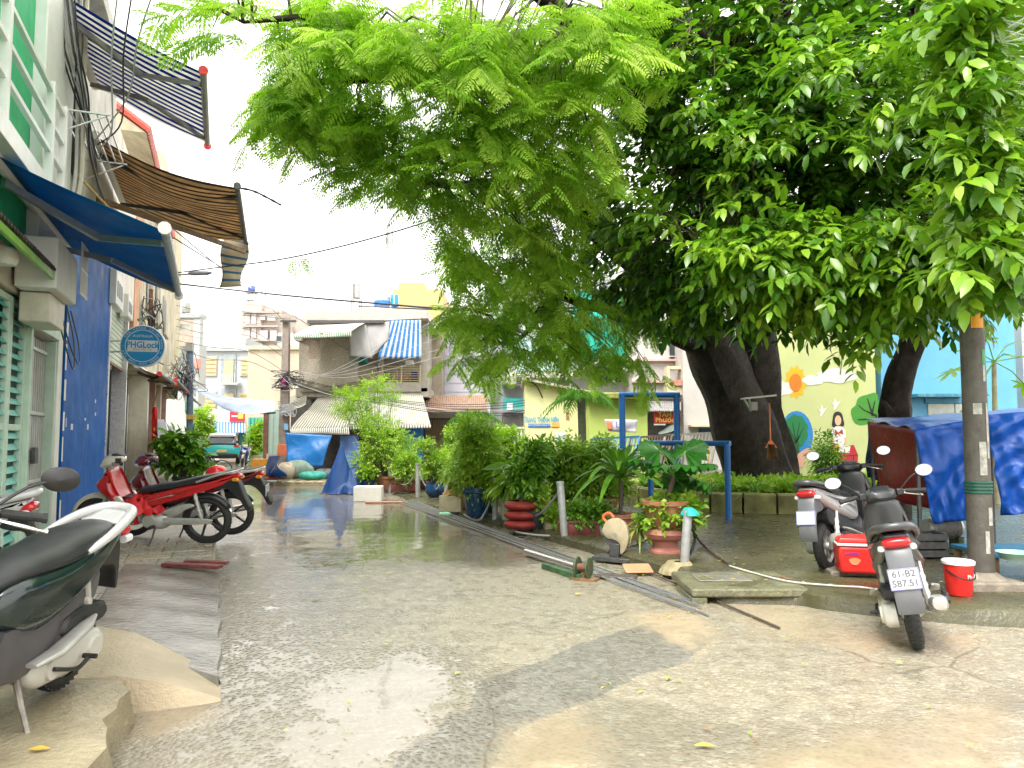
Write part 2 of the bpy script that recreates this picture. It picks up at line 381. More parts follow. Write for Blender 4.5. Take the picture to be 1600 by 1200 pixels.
moss = np.maximum(moss, .6 * soft(X, Y, [(470, 855), (620, 850), (640, 880), (470, 895)], .3))
Z = .010 * wave(X, Y, 3, .9) + .004 * wave(X, Y, 5, 5) + .014 * patch - .012 * np.clip(wet - .8, 0, 1)
Z = np.where(Y > 40, Z * 0, Z)
idx = np.arange(nr * nc).reshape(nr, nc)
Fq = np.stack([idx[:-1, :-1], idx[:-1, 1:], idx[1:, 1:], idx[1:, :-1]], -1).reshape(-1, 4)
npobj('road', np.stack([X, Y, Z], 1), Fq, RD, smooth=True, attrs={'wet': wet, 'mud': mud, 'patch': patch, 'moss': moss}, kind='structure')
# ---------------------------------------------------------------- left pavement, ramps, platform
conc = M('pavement_concrete', (.33, .29, .22), .42, var=.25, vs=3, bump=.5, bs=45, streak=.0)
conc2 = M('wet_dark_concrete', (.20, .185, .16), .12, var=.3, vs=4, bump=.35, bs=22)
conc3 = M('worn_platform_concrete', (.31, .265, .17), .33, var=.3, vs=2.5, bump=.8, bs=30)
tile_m = [M('pavement_tile_%s' % k, c, .28, var=.16, vs=9, bump=.25, bs=60) for k, c in (('sand', (.42, .36, .27)), ('rose', (.42, .33, .27)), ('grey', (.36, .33, .28)))]
def jit(p, a=.012): return (p[0] + rnd.uniform(-a, a), p[1] + rnd.uniform(-a, a), p[2] + rnd.uniform(-a, a) * .4)
pv = MB(AL)
pv.box(8.95, 75, FN - .3, -.02, -.05, .085)
pavement = obj('pavement', pv, conc, kind='structure', bev=.012)
p0 = MB(AL); p0.box(4.66, 8.93, FN - .3, -.86, -.05, .112)
obj('pavement', p0, M('pavement_wash', (.36, .33, .28), .3, var=.2, vs=5, bump=.4), kind='structure', bev=.01)
u = 9.0
for r_ in range(5):
    nn = -2.02 + (.12 if r_ % 2 else 0); du = .46
    while nn < -.12:
        w = min(.47, -.06 - nn)
        if w > .12:
            b = MB(AL); b.box(u + .006, u + du - .006, nn + .006, nn + w - .006, .086, .108 + rnd.uniform(0, .006))
            obj('tile', b, rnd.choice(tile_m), pavement, bev=.006, segs=1)
        nn += .47
    u += du
def drain_lid(u0, n0):
    for k in range(3):
        b = MB(AL); b.box(u0 + k * .34, u0 + k * .34 + .325, n0, n0 + .3, .1125, .13); obj('drain_slab', b, tile_m[2], pavement, bev=.006)
drain_lid(6.5, -1.25)
pl = MB(AL); nx, ny = 34, 16                                          # raised platform with a broken edge
def plat(a, c):
    u = .3 + 4.36 * a; n = FN - .3 + (FN * -1 + .3 - .44) * c
    e = max(0, c - .86) / .14; e2 = max(0, a - .95) / .05
    j = .025 * math.sin(u * 9) * e + .018 * math.sin(u * 23 + 1) * e
    return (u, n + j, .225 - .035 * e ** 2 - .03 * e2 ** 2 + .006 * math.sin(u * 5 + n * 7))
pl.grid(plat, nx, ny)
def plat_side(a, c):
    u, n, z = plat(a, 1); return (u, n + .02 * c + .02 * math.sin(u * 14 + c * 5) * c, z * (1 - c) - .05 * c)
pl.grid(plat_side, nx, 5)
def plat_end(a, c):
    u, n, z = plat(1, a); return (u + .01 * c, n, z * (1 - c) - .05 * c)
pl.grid(plat_end, ny, 4)
obj('concrete_platform', pl, conc3, label='rough raised concrete kerb platform in the bottom left corner', cat='platform', smooth=50)
r1 = MB(AL)
def ramp1(a, c):
    n = -2.3 + 2.34 * c; u = 4.67 + (5.12 - 4.67 + (.04 - n) * 1.05) * a
    z = .2 if n < -.5 else .2 - .19 * ((n + .5) / .54) ** 1.15
    return (u, n, z + .006 * math.sin(u * 6 + n * 9) - .03 * a * (1 if n < -.8 else .4))
r1.grid(ramp1, 10, 26)
r1.grid(lambda a, c: (lambda q: (q[0] - .01 * c - .05 * c * (1 + q[1] * .3), q[1], q[2] * (1 - c) - .04 * c))(ramp1(0, a)), 26, 4)
r1.grid(lambda a, c: (lambda q: (q[0], q[1] + .012 * c, q[2] * (1 - c) - .04 * c))(ramp1(a, 1)), 10, 2)
obj('cement_ramp', r1, M('tan_cement', (.40, .325, .215), .4, var=.16, vs=3, bump=.5, bs=40), label='tan cement wedge ramp beside the raised platform', cat='ramp', smooth=40)
r2 = MB(AL)
def ramp2(a, c):
    n = -.9 + .93 * c; u0 = 4.95 + (.04 - n) * 1.05; u = u0 + (8.93 - u0) * a
    return (u, n + .012 * math.sin(u * 7) * c, .142 - .10 * c ** 1.3 + .004 * math.sin(u * 9 + n * 5))
r2.grid(ramp2, 40, 12)
r2.grid(lambda a, c: (lambda q: (q[0], q[1] + .02 * c + .01 * math.sin(q[0] * 31) * c, q[2] * (1 - c) - .04 * c))(ramp2(a, 1)), 60, 3)
r2.grid(lambda a, c: (lambda q: (q[0] + .005, q[1], q[2] * (1 - c) - .04 * c))(ramp2(1, a)), 12, 2)
r2.grid(lambda a, c: (lambda q: (q[0] - .12 * c, q[1], q[2] * (1 - c) - .04 * c))(ramp2(0, a)), 12, 2)
r2.grid(lambda a, c: (lambda q: (q[0], q[1] - .005, q[2] * (1 - c) + .10 * c))(ramp2(a, 0)), 40, 1)
obj('wet_ramp', r2, conc2, label='dark glossy wet concrete ramp sloping from the pavement to the road', cat='ramp', smooth=40)
for k, (x, y, w, h) in enumerate(((300, 886, .62, .12), (322, 881, .46, .09))):
    p = gr(x, y, .11); b = MB(); b.box(-w / 2, w / 2, -h / 2, h / 2, 0, .035)
    o = obj('plank', b, M('maroon_paint_wood', (.16, .035, .03), .35, var=.4, vs=12, bump=.5), bev=.005,
            label=('long maroon wooden plank lying across the ramp top', 'short maroon wooden plank behind the longer one at the ramp top')[k], cat='plank', group='maroon planks')
    o.location = p; o.rotation_euler = (0, R(2), R(-3 + 5 * k))
# ---------------------------------------------------------------- right-hand park paving with its kerb
EDGE = [(-4.4, 22.6), (-3.3, 20), (-2.35, 17.3), (-.45, 13.0), (.68, 10.5), (1.3, 8.9), (1.72, 7.9), (1.78, 6.95), (2.5, 6.82), (2.72, 6.62), (3.25, 6.28), (4.0, 6.02), (5.2, 5.9), (9, 5.75), (16, 5.6)]
PZ = .13
pm = M('mossy_paving', (.085, .078, .042), .28, var=.35, vs=2.2, bump=.5, bs=24, streak=.45, dirt=(.075, .085, .02))
pk = MB()
ed = cr_closed([(x, y, 0) for x, y in EDGE], 5, False)
top = [(p.x + .02 * math.sin(p.y * 13), p.y, (PZ if p.x > 1 else .055 + .075 * max(0, min(1, (p.x + 2.4) / 3.4))) + .012 * math.sin(p.x * 9 + p.y * 4)) for p in ed]
ne = len(top)
# kerb: sloping face, rounded nose, then the paving sheet behind it
rows = [[(x, y - .05, -.04) for x, y, z in top], [(x + .0, y - .012, z * .75) for x, y, z in top], [(x + .03, y + .03, z) for x, y, z in top],
        [(x + .9, y + 1.1, PZ) for x, y, z in top], [(max(x + 3, 3 - .2 * y), y + 4, PZ + .015) for x, y, z in top], [(max(x + 8, 9), y + 9, PZ + .02) for x, y, z in top], [(26, y + 20, PZ + .02) for x, y, z in top]]
pk.add([p for r in rows for p in r], [(j * ne + i, j * ne + i + 1, (j + 1) * ne + i + 1, (j + 1) * ne + i) for j in range(len(rows) - 1) for i in range(ne - 1)])
obj('park_paving', pk, pm, kind='structure', smooth=40)
dr = thing('storm_drain', (2.15, 6.9, 0), 'mossy concrete kerb inlet with a dark drain slot', 'drain')
dm = M('mossy_concrete', (.17, .165, .10), .4, var=.4, vs=6, bump=.9, bs=28, streak=.6, dirt=(.09, .11, .02))
b = MB(); b.box(-.55, .5, -.13, .75, .058, .136); obj('cover_slab', b, dm, dr, bev=.018)
for x in (-.55, .36):
    b = MB(); b.box(x, x + .14, -.12, .5, -.03, .057); obj('side_wall', b, dm, dr, bev=.01)
b = MB(); b.box(-.405, .355, .32, .36, -.03, .057); obj('back_wall', b, dm, dr)
b = MB(); b.box(-.40, .1, .2, .6, .137, .148); obj('loose_slab', b, M('wet_slab', (.24, .23, .19), .12, var=.25, vs=6, bump=.3), dr, bev=.008)
# ================================================================ left row of houses (alley frame u, n, z)
def U(px, n=FN): return FP(px, 680, n)[0]
white = M('white_plaster', (.74, .74, .70), .6, var=.08, vs=3, streak=.35, dirt=(.38, .34, .27))
wpaint = M('white_paint', (.78, .78, .76), .4, var=.06, vs=6)
grey_p = M('grey_plaster', (.50, .475, .43), .7, var=.2, vs=2.5, bump=.3, bs=30, streak=.65, dirt=(.17, .15, .12))
steel = M('dull_steel', (.42, .42, .41), .35, metal=.8, var=.2, vs=20)
dsteel = M('dark_steel', (.10, .10, .10), .45, metal=.5, var=.3, vs=20)
black = M('black_plastic', (.018, .018, .02), .38, var=.2, vs=20)
rubber = M('rubber', (.022, .022, .022), .7, var=.25, vs=30, bump=.2, bs=80)
alu = M('aluminium', (.62, .62, .61), .3, metal=.75, var=.12, vs=14)
cream = M('cream_paint', (.66, .62, .50), .45, var=.1, vs=6, streak=.3)
wood = M('brown_wood', (.22, .13, .065), .6, var=.35, vs=9, bump=.3)
red_p = M('red_plastic', (.75, .03, .025), .35, var=.1, vs=9)
def lbox(name, mat, par, u0, u1, n0, n1, z0, z1, bev=.006, **k):
    b = MB(AL); b.box(u0, u1, n0, n1, z0, z1); return obj(name, b, mat, par, bev=bev, world=True, **k)
def lthing(name, u, n, z, label, cat, group=None): return thing(name, A(u, n, z), label, cat, group)
# --- near house: green plaster, white pier, teal louvred doors
HA = lthing('corner_house', 8, FN, 0, 'nearest house on the left, green plaster over teal louvred doors', 'house')
uA = U(93)
green = M('green_plaster', (.02, .42, .17), .6, var=.12, vs=4, bump=.15, bs=25, streak=.12, dirt=(.3, .5, .35))
lbox('body', grey_p, HA, 2.5, uA, FN - 6, FN - .36, 0, 10)
lbox('green_wall', green, HA, 2.5, U(26), FN - .36, FN, 3.45, 10)
lbox('pier', wpaint, HA, U(26) + .01, U(77), FN - .36, FN + .12, 3.45, 10, bev=.015)
lbox('lintel', cream, HA, 2.5, U(44), FN - .36, FN - .02, 3.02, 3.44)
lbox('white_wall', white, HA, U(86), uA, FN - .36, FN, 0.08, 3.44)
lbox('lintel', grey_p, HA, U(44) + .01, U(86) - .01, FN - .36, FN - .01, 2.75, 3.44)
teal = M('teal_paint', (.09, .46, .38), .4, var=.1, vs=8, streak=.15, dirt=(.25, .35, .3)); mint = M('mint_paint', (.52, .68, .56), .45, var=.1, vs=6, streak=.25)
tdark = M('teal_in_shade', (.012, .13, .115), .5, var=.2, vs=8)
def louvre(u0, u1, z0, z1, pitch, par, fw=.07):
    d = thing('louvred_door', (0, 0, 0)); d.parent = par; d.location = -par.location
    for a, b_ in ((u0, u0 + fw), (u1 - fw, u1)): lbox('stile', mint, d, a, b_, FN - .12, FN - .05, z0, z1)
    for a in (z0, (z0 + z1) / 2, z1 - fw): lbox('rail', mint, d, u0 + fw, u1 - fw, FN - .118, FN - .055, a, a + fw)
    z = z0 + fw + .02
    while z < z1 - fw - .05:
        if abs(z - (z0 + z1) / 2 - fw / 2) > fw / 2 + .03:
            b = MB(AL); b.add([(u, n, zz) for u in (u0 + fw, u1 - fw) for n, zz in ((FN - .115, z + pitch * .5), (FN - .105, z + pitch * .56), (FN - .06, z + .005), (FN - .07, z))],
                  [(0, 1, 2, 3), (7, 6, 5, 4), (0, 4, 5, 1), (1, 5, 6, 2), (2, 6, 7, 3), (3, 7, 4, 0)])
            obj('slat', b, teal, d, world=True, smooth=0)
        z += pitch
    return d
louvre(5.4, U(-18), .12, 2.98, .125, HA); louvre(U(-18) + .02, U(18), .12, 2.98, .125, HA); louvre(U(18) + .02, U(43), .12, 2.98, .125, HA)
lbox('door_shadow_board', tdark, HA, 5, U(44), FN - .36, FN - .2, .1, 3.02)  # darkened teal backing: shade between the slats put into its colour
# steel gate: pale grey, vertical bars
gate_m = M('pale_grey_gate', (.52, .53, .51), .4, metal=.2, var=.12, vs=7, streak=.5, dirt=(.25, .18, .1))
gt = thing('steel_gate', (0, 0, 0)); gt.parent = HA; gt.location = -HA.location
u0, u1 = U(46), U(85)
lbox('gate_plate', gate_m, gt, u0, u1, FN - .2, FN - .17, .1, 2.74)
nb = 12
for k in range(nb + 1):
    uu = u0 + (u1 - u0) * k / nb; w = .03 if k in (0, 6, 12) else .012
    b = MB(AL); b.box(uu - w, uu + w, FN - .165, FN - .135, .12, 2.72); obj('gate_bar', b, gate_m, gt, world=True)
for z in (.14, .9, 1.75, 2.55): lbox('gate_rail', gate_m, gt, u0, u1, FN - .134, FN - .11, z, z + .045)
lbox('lock_box', dsteel, gt, (u0 + u1) / 2 - .06, (u0 + u1) / 2 + .1, FN - .109, FN - .06, 1.15, 1.35)
for k in range(3): lbox('frame', mint, HA, *((U(43), U(46), FN - .36, FN, .1, 2.75), (u1, U(86), FN - .3, FN - .02, .1, 2.75), (U(44), U(86), FN - .02, FN + .02, 2.76, 2.9))[k])
# balcony rails on the pier side
for z in (4.62, 4.95, 5.3):
    b = MB(AL); b.bar((5, FN + .22, z), (U(44), FN + .22, z), .05, .05); obj('balcony_rail', b, wpaint, HA, world=True)
for uu in (6.9, 7.5, U(20), U(44)):
    b = MB(AL); b.box(uu - .04, uu + .04, FN + .18, FN + .26, 4.2, 5.4); obj('balcony_post', b, wpaint, HA, world=True)
lbox('balcony_slab', wpaint, HA, 5, U(46), FN, FN + .3, 4.0, 4.2)
# corrugated lean-to over the louvres, with a green edge bar
LT = lthing('corrugated_canopy', U(20), FN, 3.2, 'rusty corrugated canopy with a lime green edge bar under the blue awning', 'canopy')
(ua, za), (ub, zb) = FP(-20, 318, -1.68), FP(88, 437, -1.68); ze = (za + zb) / 2
b = MB(AL)
def corr(a, c):
    uu = ua - .6 + (ub - ua + .6) * a
    return (uu, FN + .02 + (.37) * c, ze + .34 - .30 * c + .022 * math.sin(uu * 2 * math.pi / .105))
b.grid(corr, 200, 3); obj('sheet', b, M('rusty_sheet', (.07, .06, .05), .6, metal=.3, var=.5, vs=9), LT, world=True, solid=.004)
b = MB(AL); b.bar((ua - .6, -1.69, ze - .03), (ub, -1.69, ze - .03), .035, .07); obj('edge_bar', b, M('lime_paint', (.22, .42, .06), .4), LT, world=True)
for uu in (ua, ub - .05):
    b = MB(AL); b.bar((uu, FN, ze + .1), (uu, -1.7, ze - .02), .03); obj('bracket', b, M('lime_paint', ''), LT, world=True)
# wall lamp
p = FP(17, 402, -1.86); lp = lthing('wall_lamp', p[0], -1.9, p[1], 'round white wall lamp under the canopy', 'lamp')
b = MB(); b.lathe([(.02, .09), (.07, .085), (.10, .04), (.105, -.03), (.085, -.075), (.0, -.08)], 20); obj('shade', b, M('lamp_white', (.7, .68, .6), .3), lp)
b = MB(AL); b.box(p[0] - .05, p[0] + .05, FN - .1, -1.9, p[1] + .05, p[1] + .1); obj('bracket', b, cream, lp, world=True)
# white boxed condenser on the wall
q0, q1 = FP(52, 470, -1.75), FP(118, 470, -1.75)
AC = lthing('wall_box', q0[0], FN, q0[1], 'white boxed equipment housing on brackets above the grey gate', 'housing')
lbox('case', white, AC, U(70, -1.7), U(103, -1.7), FN + .01, -1.65, 3.05, 3.6, bev=.02)
lbox('lower_case', cream, AC, U(78, -1.7), U(100, -1.7), FN + .01, -1.75, 2.72, 3.04, bev=.015)
b = MB(AL)
for k in range(9): b.tube([(U(104, -1.7) + .02 + k * .055, -1.62, 3.85), (U(104, -1.7) + .02 + k * .055, -1.62, 3.2)], .008, 5)
for z in (3.22, 3.52, 3.83): b.tube([(U(104, -1.7), -1.62, z), (U(104, -1.7) + .5, -1.62, z)], .009, 5)
obj('wire_rack', b, wpaint, AC, world=True, kind='stuff')
for k in range(2):
    b = MB(AL); uu = U(62 + 10 * k)
    b.tube(cr_closed([(uu, FN + .05, 3.3), (uu + .05, FN + .2, 2.7), (uu + .5, FN + .25, 2.35 + .1 * k), (uu + .75, FN + .2, 2.75), (uu + .8 - .1 * k, FN + .1, 3.2)], 6, False), .009, 6); obj('cable_loop', b, black, AC, world=True)
# --- blue house
uB, uC = U(93), U(164)
HB = lthing('blue_house', 12, FN, 0, 'house with a deep blue ground floor wall beside the grey gate', 'house')
blue = M('deep_blue_paint', (.002, .085, .34), .6, var=.2, vs=1.4, streak=.16, dirt=(.02, .10, .28), spec=.2)
lbox('blue_wall', blue, HB, uB + .01, uC - .22, FN - .4, FN + .03, .085, 4.85, bev=.01)
lbox('body', grey_p, HB, uB + .01, uC, FN - 6, FN - .41, 0, 9.3)
lbox('upper_wall', grey_p, HB, uB - .9, uC, FN - .4, FN - .01, 4.86, 9.3)
lbox('metal_edge', alu, HB, uC - .21, uC - .1, FN - .3, FN + .05, .085, 4.2)
b = MB(AL)
sb = M('sticker_paper', (.62, .62, .68), .6, var=.1)
for px, py, w, h in ((112, 667, .17, .09), (137, 667, .15, .09), (149, 627, .11, .06), (149, 647, .11, .06), (133, 655, .1, .04), (103, 660, .05, .13)):
    uu, zz = FP(px, py, FN + .03); b = MB(AL); b.box(uu - w / 2, uu + w / 2, FN + .031, FN + .034, zz - h / 2, zz + h / 2); obj('sticker', b, sb, HB, world=True)
# peeling white patch along the blue wall's near edge
for k in range(7):
    z0 = .3 + k * .42; b = MB(AL); w = rnd.uniform(.04, .16)
    b.box(uB + .011, uB + .02 + w, FN + .031, FN + .0335, z0, z0 + rnd.uniform(.2, .4)); obj('bare_patch', b, white, HB, world=True)
# upper window with grille and clothes rack
w0, w1 = FP(82, 250)[0], FP(116, 250)[0]
wd = thing('window', (0, 0, 0)); wd.parent = HB; wd.location = -HB.location
lbox('pane', M('dark_glass', (.04, .05, .055), .08), wd, w0, w1, FN - .009, FN + .003, 5.2, 7.4)
for uu in (w0, (w0 + w1) / 2, w1): lbox('frame', M('brown_frame', (.16, .10, .06), .5), wd, uu - .035, uu + .035, FN - .005, FN + .05, 5.15, 7.45)
lbox('canopy_board', grey_p, wd, w0 - .1, w1 + .1, FN, FN + .4, 7.5, 7.56)
b = MB(AL)
for k in range(6): b.tube([(w0 - .2, FN + .1 + .1 * k, 5.55), (w1 + .25, FN + .1 + .1 * k, 5.55)], .012, 5)
for uu in (w0 - .2, w1 + .25): b.tube([(uu, FN, 5.55), (uu, FN + .65, 5.55)], .014, 5); b.tube([(uu, FN, 5.2), (uu, FN + .6, 5.53)], .012, 5)
obj('drying_rack', b, alu, wd, world=True)
b = MB(AL); b.tube([(U(78), FN + .2, 4.95), (U(150), FN + .9, 4.75)], .018, 6); obj('drying_pole', b, M('bamboo', (.6, .38, .12), .5), wd, world=True)
# conduits on the pier
for k, (px, dn) in enumerate(((73, .05), (77, .09), (80, .05))):
    b = MB(AL); uu = U(px); b.tube(cr_closed([(uu, FN + .14 + dn, 9.8), (uu + .05, FN + .13 + dn, 8), (uu - .02, FN + .14 + dn, 6), (uu + .06, FN + .14 + dn, 4.9), (uu, FN + .1, 4.2)], 5, False), .022 if k != 1 else .03, 6)
    obj('conduit', b, cream if k else M('grey_conduit', (.45, .45, .43), .5), HA, world=True)
# --- shop with the roller shutter
uD = U(203)
HC = lthing('shutter_shop', 16, FN, 0, 'shop front with a half raised pale green roller shutter past the blue wall', 'shop')
navy = M('navy_paint', (.012, .035, .14), .5, var=.2)
lbox('body', grey_p, HC, uC + .01, uD, FN - 6, FN - .9, 0, 7.8)
lbox('upper_wall', M('chalky_wall', (.66, .62, .54), .7, var=.15, vs=2, streak=.5, dirt=(.35, .28, .2)), HC, uC + .01, uD, FN - .89, FN - .02, 4.3, 7.8)
lbox('side_wall', navy, HC, uC + 1.3, uC + 3.0, FN - .85, FN - .4, .085, 3.1)
lbox('jamb', M('beige_jamb', (.45, .37, .24), .6, var=.2, streak=.4), HC, uC + .35, uC + .85, FN - .6, FN - .3, .085, 3.1)
lbox('post', alu, HC, uC + .02, uC + .14, FN - .3, FN + .01, .085, 4.29)
lbox('post', alu, HC, uC + 3.05, uC + 3.2, FN - .3, FN + .01, .085, 4.29)
sh = thing('roller_shutter', (0, 0, 0)); sh.parent = HC; sh.location = -HC.location
shm = M('pale_green_shutter', (.50, .57, .47), .45, var=.1, vs=7, streak=.4)
for k in range(13):
    z = 3.02 + k * .098; b = MB(AL)
    b.loft([(0, 0, 0, 0, 0)] * 0 or [(uC + .15, FN - .1, z + .045, .022, .05, 2.2), (uC + 3.04, FN - .1, z + .045, .022, .05, 2.2)], 8); obj('slat', b, shm, sh, world=True)
b = MB(AL); b.bar((uC + .15, FN - .1, 2.99), (uC + 3.04, FN - .1, 2.99), .05, .05); obj('bottom_rail', b, wood, sh, world=True)
for k, (px, py, s_) in enumerate(((180, 455, .55), (197, 481, .4))):
    uu, zz = FP(px, py, FN + .05)
    b = MB(AL); b.slab([(uu - s_ * 1.1, zz - s_ * .6), (uu + s_ * 1.1, zz - s_ * .6), (uu + s_ * 1.1, zz + s_ * .2), (uu + s_ * .4, zz + s_ * .6), (uu - s_ * 1.1, zz + s_ * .6)], [(FN - .01, 0), (FN + .12, 0), (FN + .14, .02)], 0)
    obj('sign_panel', b, wpaint, HC, world=True)
    for j in range(3):
        lbox('sign_mark', M('sign_grey', (.3, .3, .3), .6), HC, uu - s_ * .8 + j * s_ * .55, uu - s_ * .45 + j * s_ * .55, FN + .141, FN + .147, zz - s_ * .3, zz + s_ * .25)
# --- orange strip house and tall weathered house
uE, uF = U(214), U(275)
HD = lthing('orange_house', uD + 1, FN, 0, 'narrow house with a faded orange upper wall behind the round sign', 'house')
lbox('body', grey_p, HD, uD + .01, uE, FN - 6, FN - .5, 0, 8)
lbox('upper_wall', M('orange_wall', (.55, .28, .15), .7, var=.25, vs=2, streak=.5, dirt=(.4, .33, .25)), HD, uD + .01, uE, FN - .49, FN, 3.4, 8)
lbox('door', M('steel_door', (.10, .125, .13), .4, metal=.3, streak=.3), HD, uD + .1, uE - .1, FN - .49, FN - .4, .085, 3.1)
for k in range(5): lbox('door_bar', dsteel, HD, uD + .3 + k * .6, uD + .36 + k * .6, FN - .39, FN - .36, .1, 3.1)
HE = lthing('tall_weathered_house', uE + 4, FN, 0, 'tall weathered yellowish house with a lime green corner, under the torn awning', 'house')
old = M('mottled_wall', (.52, .47, .33), .75, var=.35, vs=1.3, bump=.3, bs=12, streak=.7, dirt=(.28, .25, .2))
uM = U(243)
lbox('body', old, HE, uE + .01, uM, FN - 6, FN, 3.3, 8.35)
lbox('tall_body', old, HE, uM + .01, uF - .3, FN - 6, FN + .015, 3.3, 11.4)
lbox('ground_floor', grey_p, HE, uE + .01, uF - .3, FN - 6, FN - .6, 0, 3.29)
lbox('green_corner', M('lime_wall', (.42, .62, .12), .6, var=.15, streak=.3), HE, uF - .29, uF, FN - 6, FN + .02, 3.3, 11.0)
for k in range(4):
    uu = uE + .8 + k * 2.6; lbox('door', dsteel if k % 2 else white, HE, uu, uu + 1.9, FN - .59, FN - .5, .085, 2.7)
    lbox('pier', M('pink_wall', (.5, .3, .25), .7, streak=.4) if k % 2 else cream, HE, uu + 1.95, uu + 2.4, FN - .59, FN, .085, 3.28)
for k in range(3):
    for j in range(2):
        uu = uE + 1.2 + k * 3; z = 5.2 + j * 2.9
        if z + 1.3 > 8.2 and uu < uM: continue
        wd = thing('window', (0, 0, 0)); wd.parent = HE; wd.location = -HE.location
        lbox('pane', M('dark_glass', ''), wd, uu, uu + 1.3, FN + .016, FN + .024, z, z + 1.3); lbox('sill', grey_p, wd, uu - .1, uu + 1.4, FN + .02, FN + .17, z - .12, z - .02)
        for i in range(4): lbox('bar', steel, wd, uu + i * .43 - .015, uu + i * .43 + .015, FN + .03, FN + .06, z, z + 1.3)
# red tiled roof on the house behind
rf = lthing('tiled_roof_house', uE, FN - 4, 0, 'house with a bright red tiled roof showing between the two striped awnings', 'house')
b = MB(AL); u0_, u1_ = U(186), uM + .3
for c in range(int((u1_ - u0_) / .16)):
    for r_ in range(8):
        uu = u0_ + c * .16; n0 = FN + .35 - r_ * .3; z0 = 8.38 + r_ * .21; b.tube([(uu, n0 + .04, z0), (uu, n0 - .32, z0 + .25)], .085, 6)
obj('roof_tiles', b, M('red_tile', (.62, .10, .07), .4, var=.25, vs=12), rf, world=True, kind='stuff')
b = MB(AL); b.add([(u0_, FN + .33, 8.3), (u1_, FN + .33, 8.3), (u1_, FN - 2.2, 10.0), (u0_, FN - 2.2, 10.0), (u1_, FN - 2.2, 8.3), (u0_, FN - 2.2, 8.3)], [(0, 1, 2, 3), (1, 4, 2), (0, 3, 5)]); obj('roof_deck', b, old, rf, world=True)
# --- further house with open concrete frame on the left of the alley's end
HF = lthing('frame_house', uF + 2, FN, 0, 'far grey house with an open white roof frame left of the lane end', 'house')
fm = M('far_white', (.43, .45, .45), .7, var=.08, streak=.3, dirt=(.3, .3, .3)); HY = 46.
def hbox(nm, mat, x0, x1, y0, y1, dY=0., d=.4, par=HF):
    p, q = at(x0, y0, HY + dY), at(x1, y1 if y1 else 680, HY + dY); b = MB(); b.box(p.x, q.x, HY + dY, HY + dY + d, q.z if y1 else 0, p.z); return obj(nm, b, mat, par, world=True)
hbox('wall', fm, 262, 311, 540, None, .6, .8); hbox('roof_beam', fm, 268, 313, 489, 496, -.4, 1); hbox('column', fm, 303, 309, 496, 640, -.3, .5); hbox('column', fm, 270, 275, 496, 540, -.3, .5); hbox('back_wall', M('far_brown', (.42, .33, .27), .7, var=.2), 275, 303, 497, 539, 3, .3)
hbox('curtain', wpaint, 276, 297, 506, 516, .2, .1); hbox('balcony', M('far_brown', ''), 270, 303, 525, 541, -.2, .4); hbox('awning_board', M('pink_sheet', (.7, .3, .25), .6), 301, 308, 560, 575, -.8, .6); hbox('shopfront', M('green_board', (.10, .35, .2), .6), 290, 311, 628, 645, .2, .3)
for k in range(3): hbox('window', M('far_balcony_shade0', (.3, .32, .33), .5), 280 + k * 9, 286 + k * 9, 552, 568, .55, .04)
p = at(291, 489, HY + 1); tk = thing('tank', (0, 0, 0)); tk.parent = HF; tk.location = p - HF.location
b = MB(); b.lathe([(.26, 0), (.28, .05), (.28, .62), (.15, .75), (0, .78)], 16); obj('tank_shell', b, steel, tk); b = MB(); [b.tube([(dx, dy, -.35), (dx, dy, 0)], .03, 4) for dx in (-.25, .25) for dy in (-.25, .25)]; obj('tank_stand', b, dsteel, tk)
# ================================================================ awnings
def toA(p): return (-SA * p.x + CA * p.y, CA * p.x + SA * p.y, p.z)
def lerp(a, b, t): return tuple(x + (y - x) * t for x, y in zip(a, b))
def awning(name, label, pn, pf, pw, mat, bar_m, cap_m, bars=2, sag=.0, group='awnings over the left pavement', arm_m=None):
    """pn/pf: (pixel, pixel, depth) of the front bar's near and far end, pw: pixel where the cloth meets the wall"""
    N_, F_ = toA(at(*pn)), toA(at(*pf)); zf = (N_[2] + F_[2]) / 2; N_, F_ = (N_[0], N_[1], zf), (F_[0], F_[1], zf); zw = FP(*pw)[1]
    WN, WF = (N_[0], FN + .1, zw), (F_[0], FN + .1, zw)
    T = lthing(name, (N_[0] + F_[0]) / 2, FN, zw, label, 'awning', group)
    b = MB(AL)
    def cl(a, c):
        q = lerp(lerp(WN, WF, a), lerp(N_, F_, a), c)
        return (q[0], q[1], q[2] - math.sin(math.pi * c) * sag * (1 + .4 * math.sin(a * 7)) + .012 * math.sin(q[0] * 8 + c * 5) * c)
    b.grid(cl, 24, 16); obj('fabric', b, mat, T, world=True, solid=.003)
    b = MB(AL); b.tube([N_, F_], .045, 10); obj('front_bar', b, bar_m, T, world=True)
    for e in (-.03, 1.03):
        p = lerp(N_, F_, e); q = lerp(N_, F_, e + .012); b = MB(AL); b.tube([p, q], .062, 10); obj('end_cap', b, cap_m, T, world=True)
    b = MB(AL); b.tube([lerp(WN, WF, -.02), lerp(WN, WF, 1.02)], .07, 10); obj('roller', b, wpaint, T, world=True)
    for k in range(bars):
        t = .12 + .76 * k / max(1, bars - 1); t2 = t + (.22 if k == 0 else -.22)
        w_, m_, f_ = lerp(WN, WF, t), lerp(lerp(WN, WF, t2), lerp(N_, F_, t2), .5), lerp(N_, F_, t)
        m_ = (m_[0], m_[1], m_[2] - .13); b = MB(AL); b.bar((w_[0], w_[1], w_[2] - .14), m_, .05, .07); b.bar(m_, (f_[0], f_[1] - .04, f_[2] - .03), .04, .06); obj('folding_arm', b, arm_m or bar_m, T, world=True)
    return T, N_, F_, WN, WF
